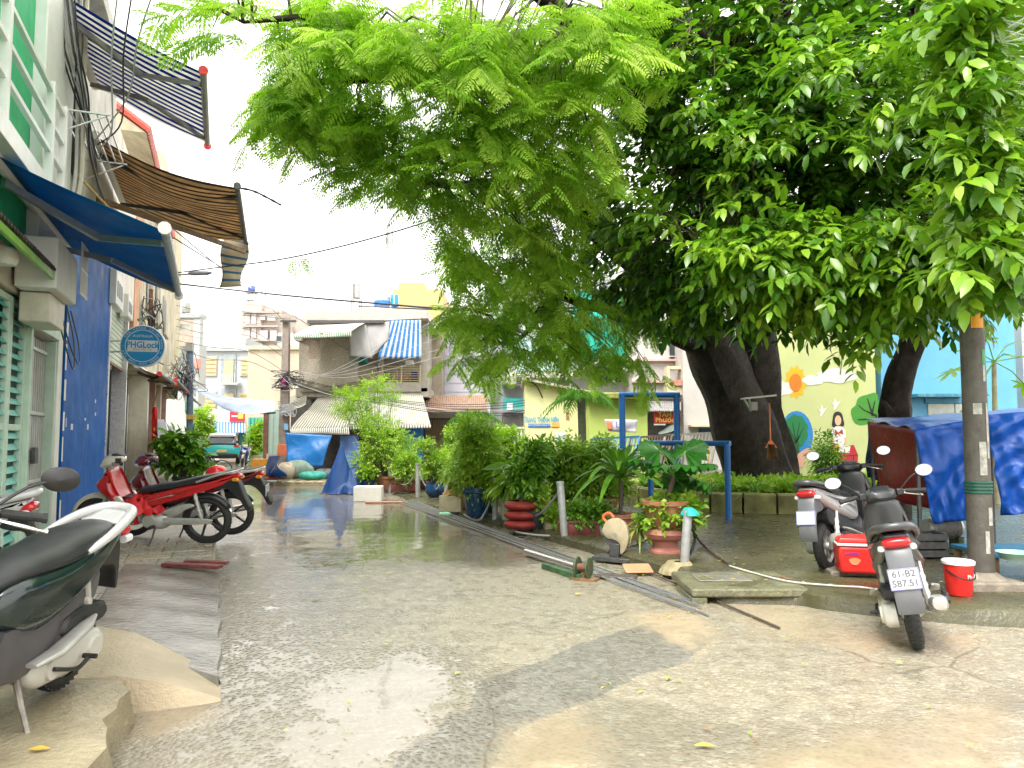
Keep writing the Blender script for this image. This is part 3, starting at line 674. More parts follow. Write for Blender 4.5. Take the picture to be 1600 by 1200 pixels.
tarp_b = M('blue_pvc', (.004, .15, .34), .4, spec=.3, var=.12, vs=3, bump=.05, bs=10); thin(tarp_b, .5, (.8, 1.15, 1.2))
awning('blue_awning', 'plain blue retractable awning over the nearest house front', (258, 362, 7), (279, 458, 10.2), (-22, 250), tarp_b, M('grey_alu_bar', (.36, .40, .42), .35, metal=.5), M('white_cap', (.75, .73, .72), .4), sag=.03)
st1 = stripes('blue_white_stripe', (.80, .80, .74), (.01, .05, .32), 15, .5, 0, trans=.6)
awning('striped_awning', 'blue and white striped awning high on the left wall with red end cap', (318, 112, 9.5), (324, 226, 11.9), (84, -10), st1, M('grey_paint_bar', (.33, .32, .31), .4, metal=.3), M('red_cap', (.8, .05, .05), .4), sag=.04)
st2 = stripes('tan_stripe', (.54, .40, .23), (.10, .07, .05), 17, .4, 1, trans=.45, var=.3)
# the tan awning sags and its torn tail hangs down
T, N_, F_, WN, WF = awning('torn_awning', 'sagging tan striped awning with a torn hanging tail, below the blue striped one', (371, 297, 12.35), (384, 375, 15.9), (136, 205), st2, dsteel, dsteel, sag=.16)
for o in [c for c in T.children if c.name.startswith('fabric')]:
    for l in o.data.uv_layers[0].data: l.uv = (l.uv[1], l.uv[0])
b = MB(AL); b.bar(lerp(WN, WF, .1)[:2] + (WN[2] - .9,), lerp(N_, F_, .9)[:2] + (N_[2] - .3,), .07, .08); obj('prop', b, wood, T, world=True)
st3 = stripes('tail_stripe', (.58, .50, .35), (.04, .16, .28), 6, .3, 1, trans=.3, var=.2)
b = MB(AL); b.grid(lambda a, c: (lambda q: (q[0] + .10 * math.sin(c * 4 + a), q[1] + .05 * math.sin(c * 6 + a * 3) - .10 * c, q[2] - 1.15 * c * (.85 + .15 * a)))(lerp(F_, WF, -.02 + .2 * a)), 10, 16); obj('torn_tail', b, st3, T, world=True, solid=.004)
e0, e1 = N_, toA(at(438, 320, 12.0))
b = MB(AL); b.tube(cr_closed([e0, lerp(e0, e1, .35)[:2] + (lerp(e0, e1, .3)[2] + .03,), lerp(e0, e1, .7)[:2] + (lerp(e0, e1, .62)[2],), e1], 5, False), [.016 + .008 * (k % 3 == 0) for k in range(16)], 5); obj('frayed_edge', b, black, T, world=True)
brown = M('brown_canvas', (.40, .245, .06), .7, var=.25, vs=2, streak=.3); thin(brown, .3)
awning('brown_awning', 'mustard brown canvas awning behind the round sign', (250, 584, 18.5), (273, 600, 22), (203, 568), brown, dsteel, M('red_cap', ''), sag=.05)
awning('brown_awning', 'second mustard brown awning, farther down the lane with a red cap', (275, 592, 22.5), (292, 612, 28), (232, 583), brown, dsteel, M('red_cap', ''), sag=.05)
nb_ = M('navy_canvas', (.012, .04, .12), .6, var=.2)
awning('navy_awning', 'dark navy awning past the mustard awnings', (293, 612, 29), (312, 634, 40), (262, 592), nb_, dsteel, dsteel, sag=.04, bars=0)
# --- round blue sign
sp = at(224, 541, 15.2); SG = thing('round_sign', sp, 'round blue and white hanging shop sign reading PHGLock', 'sign', rot=(0, 0, R(14)))
sb_, sw_ = M('sign_blue', (.02, .30, .62), .35, var=.04), M('sign_white', (.80, .82, .84), .4, var=.03)
rad = 33 / FPX * 15.2
b = MB(); b.lathe([(0, -.06), (rad * .96, -.06), (rad, -.045), (rad, .045), (rad * .97, .06), (0, .06)], 40, axis='y'); obj('rim', b, sw_, SG)
def disc(r0, r1, y, m, nm):
    b = MB(); b.lathe([(r0, y), (r1, y), (r1, y - .004), (r0, y - .004)] if r0 else [(0, y), (r1, y), (r1, y - .004), (0, y - .004)], 40, axis='y'); return obj(nm, b, m, SG)
disc(0, rad * .95, -.062, sb_, 'blue_face'); disc(rad * .74, rad * .77, -.067, sw_, 'white_ring')
b = MB(); b.box(-rad * .66, rad * .66, -.072, -.067, -rad * .28, rad * .26); obj('white_band', b, sw_, SG)
text('lettering', 'PHGLock', rad * .42, sb_, SG, (0, -.075, rad * .04), (R(90), 0, 0), bold=.004, sx=.86)
text('lettering', 'AUSTRALIA', rad * .17, sw_, SG, (0, -.069, rad * .46), (R(90), 0, 0))
text('lettering', 'Khóa Vân Tay', rad * .15, M('sign_tan', (.6, .4, .2), .5), SG, (0, -.075, -rad * .17), (R(90), 0, 0), shear=.2)
import itertools
for k, ch in enumerate('VĂN PHÒNG CHÍNH HÃNG • KHÓA CỬA VÂN TAY • '):
    a = R(150 - k * 8.2); text('letter', ch, rad * .13, sw_, SG, (math.cos(a) * rad * .85, -.069, math.sin(a) * rad * .85), (R(90), 0 , 0)).rotation_euler = Euler((R(90), R(90) - a, 0), 'XYZ')
for dz in (.1, -.12):
    b = MB(); b.tube([(-rad, 0, dz), (-rad - 1.0, .5, dz)], .02, 6); obj('bracket', b, alu, SG)
# ================================================================ lane end and the houses behind
def wbox(name, mat, par, px0, px1, py0, py1, Y, d=.1, bev=.004, **k):
    """box whose front face, at depth Y, covers those pixels"""
    p, q = at(px0, py0, Y), at(px1, py1 if py1 else 680, Y); b = MB(); b.box(p.x, q.x, Y, Y + d, q.z if py1 else -.05, p.z)
    return obj(name, b, mat, par, bev=bev, world=True, **k)
def wthing(name, px, py, Y, label, cat, group=None): return thing(name, at(px, py, Y) if py else (at(px, 680, Y).x, Y, 0), label, cat, group)
def wpart(name, par):
    o = thing(name); o.parent = par; o.location = -par.location; return o
def sheet(name, mat, par, corners, nu=16, nv=10, amp=.03, seed=1, sag=0, solid=.003, fr=1., **k):
    """hanging or stretched cloth between four places (top left, top right, bottom right, bottom left)"""
    c = [Vector(x) for x in corners]; nrm = (c[1] - c[0]).cross(c[3] - c[0]).normalized(); r = random.Random(seed)
    ph = [(r.uniform(2, 9) * fr, r.uniform(2, 9) * fr, r.uniform(0, 6.3), r.uniform(.4, 1)) for _ in range(5)]
    b = MB()
    def f(u, v):
        p = c[0].lerp(c[1], u).lerp(c[3].lerp(c[2], u), v)
        w = sum(a * math.sin(f1 * u + f2 * v + o) for f1, f2, o, a in ph) / 3
        w += .5 * sum(abs(math.sin(f1 * .9 * u + o - f2 * .3 * v)) * a for f1, f2, o, a in ph[:2]) - .4
        return p + nrm * w * amp * (.4 + .6 * v) + Vector((0, 0, -sag * math.sin(math.pi * u) * (.3 + .7 * v)))
    b.grid(f, nu, nv); return obj(name, b, mat, par, world=True, solid=solid, smooth=60, **k)
far_w = M('far_white', ''); fgrey = M('far_grey_blue', (.40, .43, .45), .7, var=.08); fcream = M('far_cream', (.48, .41, .31), .7, var=.1, vs=1, streak=.3, dirt=(.36, .3, .23))
fbeige = M('far_beige', (.46, .39, .34), .7, var=.08, vs=1, streak=.2, dirt=(.34, .3, .26)); shut = M('cream_shutter', (.50, .41, .24), .6, var=.1); dkgl = M('dark_glass', '')
AP = wthing('apartment_block', 345, None, 62, 'grey blue apartment block with cream shutters closing the lane', 'building')
wbox('wall', fgrey, AP, 286, 388, 545, None, 62, 8); wbox('parapet', fgrey, AP, 284, 390, 540, 548, 61.7, 1)
for x0, x1, y0, y1 in ((318, 338, 558, 587), (376, 387, 560, 587), (317, 337, 612, 640), (374, 387, 614, 640)):
    w = wpart('window', AP); wbox('frame', fgrey, w, x0 - 1, x1 + 1, y0 - 1, y1 + 1, 61.93, .06)
    for k in range(3): wbox('shutter', shut, w, x0 + (x1 - x0) * k / 3 + .4, x0 + (x1 - x0) * (k + 1) / 3 - .4, y0, y1, 61.86, .06)
    for k in range(4): wbox('louvre', M('shutter_dark', (.3, .2, .08), .6), w, x0 + 1, x1 - 1, y0 + 4 + k * 6.5, y0 + 5.2 + k * 6.5, 61.83, .03)
for y0, y1 in ((553, 598), (607, 650)):
    w = wpart('balcony', AP); wbox('balcony_shade_panel', M('far_balcony_shade', (.28, .32, .35), .8), w, 346, 368, y0, y1, 61.9, .08); wbox('door', shut, w, 350, 364, y0 + 8, y1, 61.8, .08)  # plate darker than the wall paints the shade inside the balcony
    for k in range(8): wbox('baluster', far_w, w, 345 + k * 3, 345.8 + k * 3, y1 - 14, y1, 61.1, .06)
    wbox('slab', fgrey, w, 343, 371, y1, y1 + 3, 61.0, .9)
CR = wthing('cream_block', 418, None, 55, 'cream plastered block right of the grey blue apartments', 'building')
wbox('wall', fcream, CR, 388, 470, 545, None, 55, 7); wbox('parapet', fcream, CR, 387, 470, 540, 546, 54.8, .4)
wbox('window', dkgl, CR, 432, 439, 525, 533, 54.9, .3)
TW = wthing('pale_tower', 405, None, 85, 'pale pink tower block with balconies and a rooftop water sphere', 'building')
wbox('stair_tower', fbeige, TW, 378, 404, 474, None, 85, 8); wbox('wall', fbeige, TW, 404.3, 436, 483, None, 85.5, 8)
for k in range(5): wbox('band', M('far_band', (.36, .31, .28), .7), TW, 379, 434, 486 + 22 * k, 489 + 22 * k, 84.6, .5)
for x0, x1, y0, y1 in ((383, 390, 490, 506), (393, 400, 490, 506), (383, 390, 512, 528), (393, 400, 512, 528), (406, 414, 492, 499), (418, 430, 491, 500), (406, 418, 516, 530), (422, 432, 516, 530)):
    w = wpart('window', TW); wbox('pane', M('far_pane', (.45, .42, .42), .3), w, x0, x1, y0, y1, 84.85, .1); wbox('sill', fbeige, w, x0 - .5, x1 + .5, y1, y1 + 1, 84.7, .2)
w = wpart('tank_stand', TW); p = at(390, 474, 86)
b = MB()
for dx in (-.55, .55):
    for dy in (0, 1.1): b.tube([(p.x + dx, p.y + dy, p.z), (p.x + dx, p.y + dy, p.z + 1.3)], .05, 5)
for z in (.4, 1.25): b.box(p.x - .6, p.x + .6, p.y - .05, p.y + 1.15, p.z + z, p.z + z + .06)
obj('frame', b, steel, w, world=True)
b = MB(); b.lathe([(0, -.45), (.25, -.4), (.42, -.2), (.46, 0), (.42, .2), (.25, .4), (0, .45)], 14, (p.x, p.y + .5, p.z + 1.7)); obj('water_sphere', b, M('tank_blue', (.08, .13, .4), .3), w, world=True)
b = MB(); b.tube([(p.x - .9, p.y, p.z), (p.x - .9, p.y, p.z + 2.6)], .03, 4); obj('antenna', b, steel, w, world=True)
LP = wthing('low_pale_block', 460, None, 70, 'low pale flat block between tower and net covered house', 'building')
wbox('wall', far_w, LP, 434, 480, 520, None, 70, 6); wbox('window', M('far_pane', ''), LP, 432.5, 439, 526, 534, 69.9, .2)
wbox('wall', far_w, LP, 362, 380, 528, None, 72, 5)
# house at the very end with a striped canopy and folding gate
EH = wthing('end_house', 355, None, 55, 'house at the lane end with blue striped canopy over a folding gate', 'house')
wbox('wall', M('end_wall', (.66, .62, .5), .7, streak=.3), EH, 325, 386, 640, None, 57, 3)
gm = M('tan_gate', (.50, .42, .27), .5, var=.1); wbox('gate', gm, EH, 332, 372, 678, None, 56.8, .1)
for k in range(14): wbox('gate_bar', M('gate_line', (.33, .27, .17), .5), EH, 333 + k * 2.9, 334 + k * 2.9, 680, None, 56.7, .08)
wbox('side_door', M('dark_teal', (.02, .13, .15), .5), EH, 373, 385, 675, None, 56.8, .15)
st4 = stripes('canopy_stripe', (.46, .50, .54), (.06, .22, .5), 11, .5, 0, trans=.3)
sheet('canopy', st4, EH, [at(333, 659, 56.6), at(384, 659, 56.6), at(384, 676, 55), at(333, 676, 55)], 30, 4, .03)
RS = wthing('red_signboard', 371, 650, 56.4, 'small red signboard with a yellow patch above the striped canopy', 'sign')
wbox('board', M('sign_red', (.7, .02, .05), .4), RS, 359, 382, 643, 659, 56.4, .08); wbox('yellow_patch', M('sign_yellow', (.85, .6, .05), .5), RS, 372, 380, 646, 654, 56.36, .03); wbox('white_line', wpaint, RS, 362, 371, 649, 651.5, 56.36, .03)
SW = wthing('green_side_wall', 425, None, 36, 'pale mint metal wall with a brown post on the right of the lane', 'wall')
for k in range(6):
    wbox('panel', M('mint_sheet', (.45, .62, .55), .5, var=.08, streak=.3), SW, 418 + k * 4.4, 422 + k * 4.4, 640, None, 36 - .05 * (k % 2), .1)
wbox('post', M('rust_post', (.22, .10, .07), .6), SW, 412, 418, 642, None, 35.9, .3); wbox('plinth', far_w, SW, 416, 440, 709, None, 35.7, .2)
FG = wthing('green_fence', 402, None, 44, 'sea green corrugated fence behind the lane end shrub', 'fence')
for k in range(9): wbox('sheet', M('sea_green', (.10, .45, .36), .5, var=.1), FG, 388 + k * 2.8, 390.3 + k * 2.8, 652, None, 44 + .08 * (k % 2), .06)
# ---------------------------------------------------------------- cluttered two-storey house
H1 = wthing('net_covered_house', 560, None, 29, 'two storey house hung with netting, a white sheet and a blue striped sheet', 'house')
dirty = M('dirty_render', (.40, .36, .31), .75, var=.25, vs=2, bump=.2, streak=.6, dirt=(.2, .17, .14)); pinkr = M('pinkish_roof', (.55, .46, .42), .65, var=.12, streak=.3, dirt=(.35, .3, .28))
dark_in = M('dim_room', (.09, .085, .08), .8, var=.3)  # shade of the unlit interiors put into one dark colour
wbox('body', dirty, H1, 468, 668, 500, None, 31.5, 6); wbox('floor_slab', dirty, H1, 462, 668, 606, 620, 29, 2.4)
wbox('back_wall', M('room_wall', (.30, .27, .22), .8, var=.3), H1, 470, 664, 505, 605, 31.3, .1)
b = MB(); q = [at(456, 512, 28.3), at(480, 487, 28.3), at(664, 480, 28.3), at(668, 497, 28.3), at(560, 503, 28.3), at(482, 515, 28.3), at(470, 532, 28.3), at(461, 532, 28.3)]
b.poly(q, (0, 1, 0), 6); obj('roof', b, pinkr, H1, world=True)
wbox('roof_edge_beam', dsteel, H1, 480, 600, 500, 505, 28.1, .15)
for x0, x1, y0, y1 in ((658, 668, 497, 612), (592, 596, 560, 606)): wbox('column', dirty, H1, x0, x1, y0, y1, 29, .4)
wbox('parapet', dirty, H1, 566, 657.8, 597, 612, 28.95, .25); wbox('parapet', M('mossy_render', (.30, .28, .2), .75, streak=.5), H1, 470, 560, 592, 612, 28.9, .25)
wbox('board_wall', M('brown_board', (.42, .34, .26), .7, var=.2), H1, 560, 590, 571, 596.5, 29.1, .1)
for k in range(7): wbox('rail', shut, H1, 597, 657, 572 + k * 3.7, 573 + k * 3.7, 28.95, .04)
for k in range(3): wbox('rail_post', shut, H1, 596.5 + k * 29.5, 598.5 + k * 29.5, 570, 598, 28.9, .06)
for k, (x0, x1, y0, y1, c) in enumerate(((602, 609, 588, 597, (.1, .5, .12)), (612, 620, 578, 597, (.4, .3, .25)), (628, 640, 585, 597, (.35, .16, .1)), (642, 652, 580, 597, (.05, .06, .2)), (575, 590, 566, 572, (.55, .6, .6)), (633, 645, 563, 570, (.7, .68, .6)), (545, 552, 545, 575, (.03, .35, .42)), (551, 572, 557, 569, (.04, .3, .25)), (482, 498, 535, 560, (.5, .25, .2)), (518, 543, 543, 565, (.5, .44, .36)))):
    wbox('stored_goods', M('goods_%s' % 'abcdefghij'[k], c, .6, var=.2), H1, x0, x1, y0, y1, 29.9 if k > 7 else 29.3, .3, bev=.03)
net = M('dust_net', (.50, .45, .36), .8, var=.3, vs=30, alpha=.34)
sheet('net', net, H1, [at(468, 530, 28.6), at(548, 528, 28.6), at(546, 572, 28.4), at(466, 606, 28.4)], 20, 14, .14, 3)
sheet('net', net, H1, [at(500, 528, 28.45), at(560, 525, 28.45), at(560, 596, 28.3), at(490, 606, 28.3)], 20, 14, .12, 9)
wsheet = M('white_sheet', (.50, .49, .49), .6, var=.06, vs=2); thin(wsheet, .25)
sheet('white_sheet', wsheet, H1, [at(546, 512, 28.2), at(609, 502, 28.2), at(607, 530, 28.1), at(580, 559, 28.1)], 16, 12, .06, 5)
sheet('white_sheet', wsheet, H1, [at(546, 512, 28.15), at(572, 507, 28.15), at(582, 560, 28.05), at(547, 556, 28.05)], 12, 12, .05, 6)
st5 = stripes('sheet_stripe', (.55, .58, .62), (.02, .19, .52), 8, .52, 0, trans=.2)
sheet('striped_sheet', st5, H1, [at(609, 501, 28.2), at(658, 500, 28.2), at(659, 560, 28.1), at(590, 560, 28.1)], 16, 12, .05, 7)
st6 = stripes('faded_green_stripe', (.74, .74, .62), (.12, .36, .28), 26, .4, 0, trans=.3)
sheet('window_awning', M('faded_canvas', (.70, .69, .58), .7, streak=.3), H1, [at(490, 506, 28.4), at(575, 502, 28.4), at(549, 516, 27), at(458, 524, 27)], 20, 6, .03, 4)
sheet('awning_valance', st6, H1, [at(458, 524, 27), at(549, 516, 27), at(549, 526, 26.98), at(460, 529, 26.98)], 40, 3, .03, 8)
gv = M('grey_stripe_awning', (.60, .58, .50), .6, var=.12, vs=2, streak=.3); st7 = stripes('grey_white_stripe', (.44, .43, .36), (.12, .115, .09), 22, .38, 0, trans=.15); st8 = stripes('valance_stripe', (.72, .71, .62), (.16, .14, .12), 30, .45, 0, trans=.2)
st7b = stripes('pale_white_stripe', (.46, .46, .39), (.22, .22, .17), 34, .3, 0, trans=.15)
sheet('ground_awning', st7, H1, [at(496, 622, 28.8), at(566, 612, 28.8), at(545, 668, 26.2), at(452, 670, 26.2)], 24, 8, .05, 11)
sheet('awning_valance', st8, H1, [at(452, 670, 26.2), at(545, 668, 26.2), at(546, 679, 26.15), at(453, 678, 26.15)], 30, 3, .02, 12)
sheet('ground_awning', st7b, H1, [at(560, 612, 28.7), at(660, 617, 28.7), at(673, 664, 26.4), at(545, 664, 26.4)], 40, 8, .02, 13)
sheet('awning_valance', st8, H1, [at(545, 664, 26.4), at(673, 664, 26.4), at(673, 669, 26.38), at(545, 671, 26.38)], 30, 3, .02, 14)
st9 = stripes('dark_stripe', (.62, .60, .50), (.10, .10, .085), 9, .5, 1, trans=.15)
sheet('side_awning', st9, H1, [at(434, 628, 29.5), at(480, 612, 29.5), at(478, 632, 27.6), at(440, 648, 27.6)], 14, 10, .05, 15)
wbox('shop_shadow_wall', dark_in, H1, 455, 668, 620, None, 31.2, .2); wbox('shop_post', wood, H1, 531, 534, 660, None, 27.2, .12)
bt = M('blue_tarp', (.02, .20, .55), .35, var=.15, vs=3, bump=.5, bs=2.5, crease=1); thin(bt, .3)
bt = MC['blue_tarp']
sheet('blue_curtain', bt, H1, [at(446, 676, 26.0), at(519, 680, 26.0), at(503, 728, 25.7), at(448, 729, 25.7)], 22, 16, .14, 21)
sheet('blue_curtain', M('pale_blue_sheet', (.12, .22, .50), .5, var=.1), H1, [at(531, 681, 26.6), at(560, 680, 26.6), at(563, 745, 26.6), at(531, 742, 26.6)], 12, 12, .05, 22)
sheet('blue_curtain', bt, H1, [at(628, 668, 27.2), at(661, 668, 27.2), at(661, 722, 27.2), at(628, 722, 27.2)], 12, 12, .06, 23)
# tanks, mast, yellow block
YB = wthing('yellow_block', 655, None, 40, 'pale yellow concrete block rising behind the cluttered house', 'building')
yel = M('pale_yellow', (.56, .42, .17), .7, var=.1, vs=1.2, streak=.25, dirt=(.5, .4, .25)); wbox('wall', yel, YB, 614, 690, 452, None, 40, 6); wbox('upper_wall', yel, YB, 623, 662, 441, 451.8, 40.2, 5)
wbox('tie_column', M('concrete_band', (.36, .31, .24), .75, streak=.5), YB, 668.3, 690.5, 507, None, 33, 1); 
for k, (x, y0, y1, m) in enumerate(((557, 441, 466, steel),)):
    p = at(x, y1, 34); r_ = 6.5 / FPX * 34; h = (y1 - y0) / FPX * 34
    T = thing('steel_water_tank', p, 'upright steel water tank on the roof left of the mast', 'tank'); b = MB(); b.lathe([(r_, 0), (r_, h * .9), (r_ * .6, h), (0, h * 1.05)], 14); obj('shell', b, m, T)
    b = MB(); [b.tube([(dx, dy, -.6), (dx, dy, 0)], .03, 4) for dx in (-r_, r_) for dy in (-r_, r_)]; obj('stand', b, steel, T)
    b = MB(); b.box(-1.2 * r_ - .3, r_ * 1.9, -r_, r_, -.95, -.6); obj('plinth', b, fbeige, T)
p = at(597, 478, 33); T = thing('roof_tank', p, 'low round tank with a blue base on the roof edge', 'tank'); r_ = 13 / FPX * 33
b = MB(); b.lathe([(r_, 0), (r_, .16), (r_ * .98, .2)], 18, cap=True); obj('base', b, M('tank_cobalt', (.02, .18, .6), .4), T); b = MB(); b.lathe([(r_ * .97, .2), (r_, .38), (r_ * .8, .45), (0, .48)], 18); obj('lid', b, far_w, T)
p = at(616.5, 479, 33); T = thing('blue_barrel', p, 'upright bright blue barrel beside the roof tank', 'barrel'); r_ = 6 / FPX * 33
b = MB(); b.lathe([(r_ * .95, 0), (r_, .1), (r_, .4), (r_ * .96, .44), (r_, .48), (r_ * .9, .52), (0, .53)], 16); obj('shell', b, M('tank_blue_light', (.02, .3, .75), .4), T); b = MB(); b.box(-.015, .015, -r_ - .01, -r_ + .02, .02, .5); obj('stripe', b, wpaint, T)
p = at(606, 468, 45); T = thing('telecom_mast', p, 'slim telecom mast with antennas rising above the roofs', 'mast'); h = (468 - 350) / FPX * 45
b = MB(); b.tube([(0, 0, 0), (0, 0, h * .5), (0, 0, h)], [.17, .10, .05], 8); obj('pole', b, steel, T)
for z in (.97, .86, .8): b = MB(); [b.tube([(math.cos(a) * .22, math.sin(a) * .22, h * z - .5), (math.cos(a) * .22, math.sin(a) * .22, h * z + .15)], .05, 6) for a in (0, 2.1, 4.2)]; obj('antenna_panel', b, far_w, T)
b = MB(); b.box(-.3, .3, -.3, .3, -.2, .9); obj('cabinet', b, steel, T)
# ---------------------------------------------------------------- low shop, lavender wall, pale houses behind the trees
LS = wthing('brown_roof_shop', 695, None, 30, 'low shop with a brown tiled lean-to roof and a folding grille', 'shop')
wbox('wall', dirty, LS, 662, 760, 640, None, 31, 4)
b = MB()
for k in range(34):
    x0 = 660 + k * 3; a, c = at(x0, 619, 30.6), at(x0 + 1, 641, 29); b.tube([a, c], .045, 6)
b.poly([at(659, 620, 30.6), at(760, 620, 30.6), at(760, 642, 29), at(659, 642, 29)], (0, 0, -1), .04); obj('roof_tiles', b, M('brown_tile', (.30, .19, .13), .7, var=.3, vs=10), LS, world=True, kind='stuff')
wbox('fascia', dirty, LS, 662, 745, 643, 652, 29.6, .1)
b = MB()
for k in range(17):
    for s in (1, -1): p, q = at(666 + k * 2.7, 656, 30.9), at(666 + k * 2.7 + s * 2.7, 712, 30.9); b.tube([p, q], .018, 4); b.tube([(p.x, p.y, 0), (p.x, p.y, p.z)], .018, 4)
obj('grille', b, M('grille_brown', (.28, .21, .14), .5), LS, world=True, kind='stuff')
wbox('grille_shade_panel', dark_in, LS, 663, 745, 653, None, 30.96, .03)  # thin dark plate paints the gloom behind the grille
LW = wthing('lavender_wall_house', 728, None, 34, 'house with a blank white and lavender gable wall behind the hanging foliage', 'house')
wbox('wall', M('lavender_white', (.46, .44, .50), .7, var=.07, vs=1, streak=.2, dirt=(.33, .31, .34)), LW, 688, 766, 492, None, 34, 6)
for k in range(9): wbox('course_line', M('lav_line', (.38, .36, .42), .7), LW, 690, 764, 500 + k * 14, 500.5 + k * 14, 33.98, .03, bev=0)
MH = wthing('mint_window_house', 830, None, 35, 'white house with a large mint glazed front behind the foliage', 'house')
wbox('wall', far_w, MH, 764, 893, 440, None, 35, 6); wbox('shade_roof', M('grey_roof', (.45, .43, .40), .7, var=.2), MH, 784, 822, 588, 600, 33.2, 1.8)
for k in range(3): w = wpart('window', MH); wbox('pane', M('mint_pane', (.42, .62, .58), .2), w, 806 + k * 27, 831 + k * 27, 528, 579, 34.93, .05); wbox('frame', far_w, w, 831 + k * 27, 833 + k * 27, 526, 581, 34.9, .08)
wbox('balcony_band', M('cream_band', (.72, .66, .58), .7), MH, 790, 893, 582, 590, 34.2, .8); wbox('teal_shopfront', M('teal_board', (.03, .33, .32), .5), MH, 786, 822, 622, 641, 33.6, .2)
wbox('notice', wpaint, MH, 792, 801, 630, 640, 33.55, .03); wbox('shop_shade_panel', dark_in, MH, 784, 822, 645, None, 33.9, .2)  # last box is a dark panel standing in for the shop's inner shade
for k in range(7): wbox('louvre', dsteel, MH, 806, 819, 583 + k * 3, 584.5 + k * 3, 33.1, .05)
GN = wthing('green_net_house', 935, None, 33, 'house front draped in sea green netting above a white gable canopy', 'house')
wbox('wall', far_w, GN, 893.3, 985, 430, None, 33, 6)
gnet = M('green_net', (.02, .55, .42), .7, var=.15, vs=20, bump=.3, bs=30); thin(gnet, .35)
sheet('green_net', gnet, GN, [at(893, 455, 32.6), at(976, 455, 32.6), at(978, 566, 32.2), at(893, 556, 32.2)], 20, 16, .15, 31, fr=1.5)
b = MB(); b.poly([at(888, 586, 31.5), at(940, 560, 31.5), at(988, 580, 31.5), at(988, 583, 31.5), at(940, 564, 31.5), at(888, 590, 31.5)], (0, 1, 0), 1.5); obj('gable_canopy', b, wpaint, GN, world=True)
for x0 in (934, 961): w = wpart('window', GN); wbox('pane', dkgl, w, x0, x0 + (22 if x0 < 950 else 10), 574, 597, 32.9, .08); wbox('sash', M('mint_sash', (.4, .55, .52), .5), w, x0 + 10 if x0 < 950 else x0 + 4, x0 + 12 if x0 < 950 else x0 + 5, 573, 598, 32.85, .05)
b = MB(); b.tube([at(930, 562, 31.3), at(962, 600, 30.8)], .04, 6); obj('strut', b, dsteel, GN, world=True)
PH = wthing('pink_trim_house', 1045, None, 30, 'white house with pink trim and a planter balcony left of the great trunk', 'house')
pw = M('old_white', (.48, .45, .42), .7, var=.1, vs=1.5, streak=.4, dirt=(.4, .36, .3)); ptrim = M('pink_trim', (.62, .38, .36), .6)
wbox('wall', pw, PH, 985.3, 1160, 400, None, 31, 6); wbox('side_pier', pw, PH, 1066, 1130, 520, None, 29.5, 1.4)
for y in (561, 595): wbox('trim', ptrim, PH, 988, 1064, y, y + 3, 30.8, .3)
w = wpart('window', PH); wbox('pane', dkgl, w, 1046, 1064, 530, 560, 30.9, .05); wbox('rail', alu, w, 1044, 1066, 556, 557.5, 30.6, .05)
w = wpart('balcony', PH); wbox('frame', M('old_yellow', (.62, .52, .34), .7, streak=.5), w, 1042, 1047, 572, 616, 29.8, .5); wbox('frame', M('old_yellow', ''), w, 1047.2, 1066, 572, 577, 29.8, .5); wbox('slab', M('old_yellow', ''), w, 1042, 1066, 603, 617, 29.7, .7); wbox('plant_trough', M('terracotta_far', (.5, .2, .13), .7), w, 1054, 1066, 594, 602.5, 29.6, .3)
wbox('overhang', dsteel, PH, 985, 1066, 618, 624, 29.3, 1.4); b = MB()
b.grid(lambda u, v: at(1012 + 52 * u, 628 + 14 * v, 29.4 - 1.2 * v) + Vector((0, 0, .03 * math.sin(u * 110))), 120, 4); obj('corrugated_sheet', b, M('zinc', (.40, .38, .37), .5, metal=.3, var=.25), PH, world=True)
wbox('shop_shade_panel', dark_in, PH, 1012, 1064, 642, None, 30.7, .2); wbox('window_ledge', M('old_yellow', ''), PH, 1080, 1122, 664, 667, 29.0, .5); wbox('vent', dkgl, PH, 1092, 1120, 669, 676, 29.45, .04)  # first box is a dark panel, shop shade painted as colour
RB = wthing('red_shop_sign', 1040, 655, 28.6, 'red shop sign with yellow lettering TAM PHUOC hung under the zinc roof', 'sign')
wbox('board', M('sign_red2', (.70, .03, .02), .4), RB, 1022, 1056, 643, 662, 28.6, .05); wbox('white_strip', wpaint, RB, 1022, 1040, 662.3, 664.5, 28.6, .05)
ylw = M('letter_yellow', (.85, .6, .12), .5)
for s_, y, z in (('TÂM', 648, .22), ('Phước', 656.5, .24)):
    p = at(1039, y, 28.58) - RB.location; text('lettering', s_, z, ylw, RB, p, (R(90), 0, 0), bold=.006, sx=1.15)
sheet('shade_tarp', M('green_grey_tarp', (.12, .16, .14), .6), PH, [at(1028, 676, 28.8), at(1055, 658, 28.8), at(1064, 668, 27.6), at(1030, 680, 27.6)], 8, 6, .05, 41)
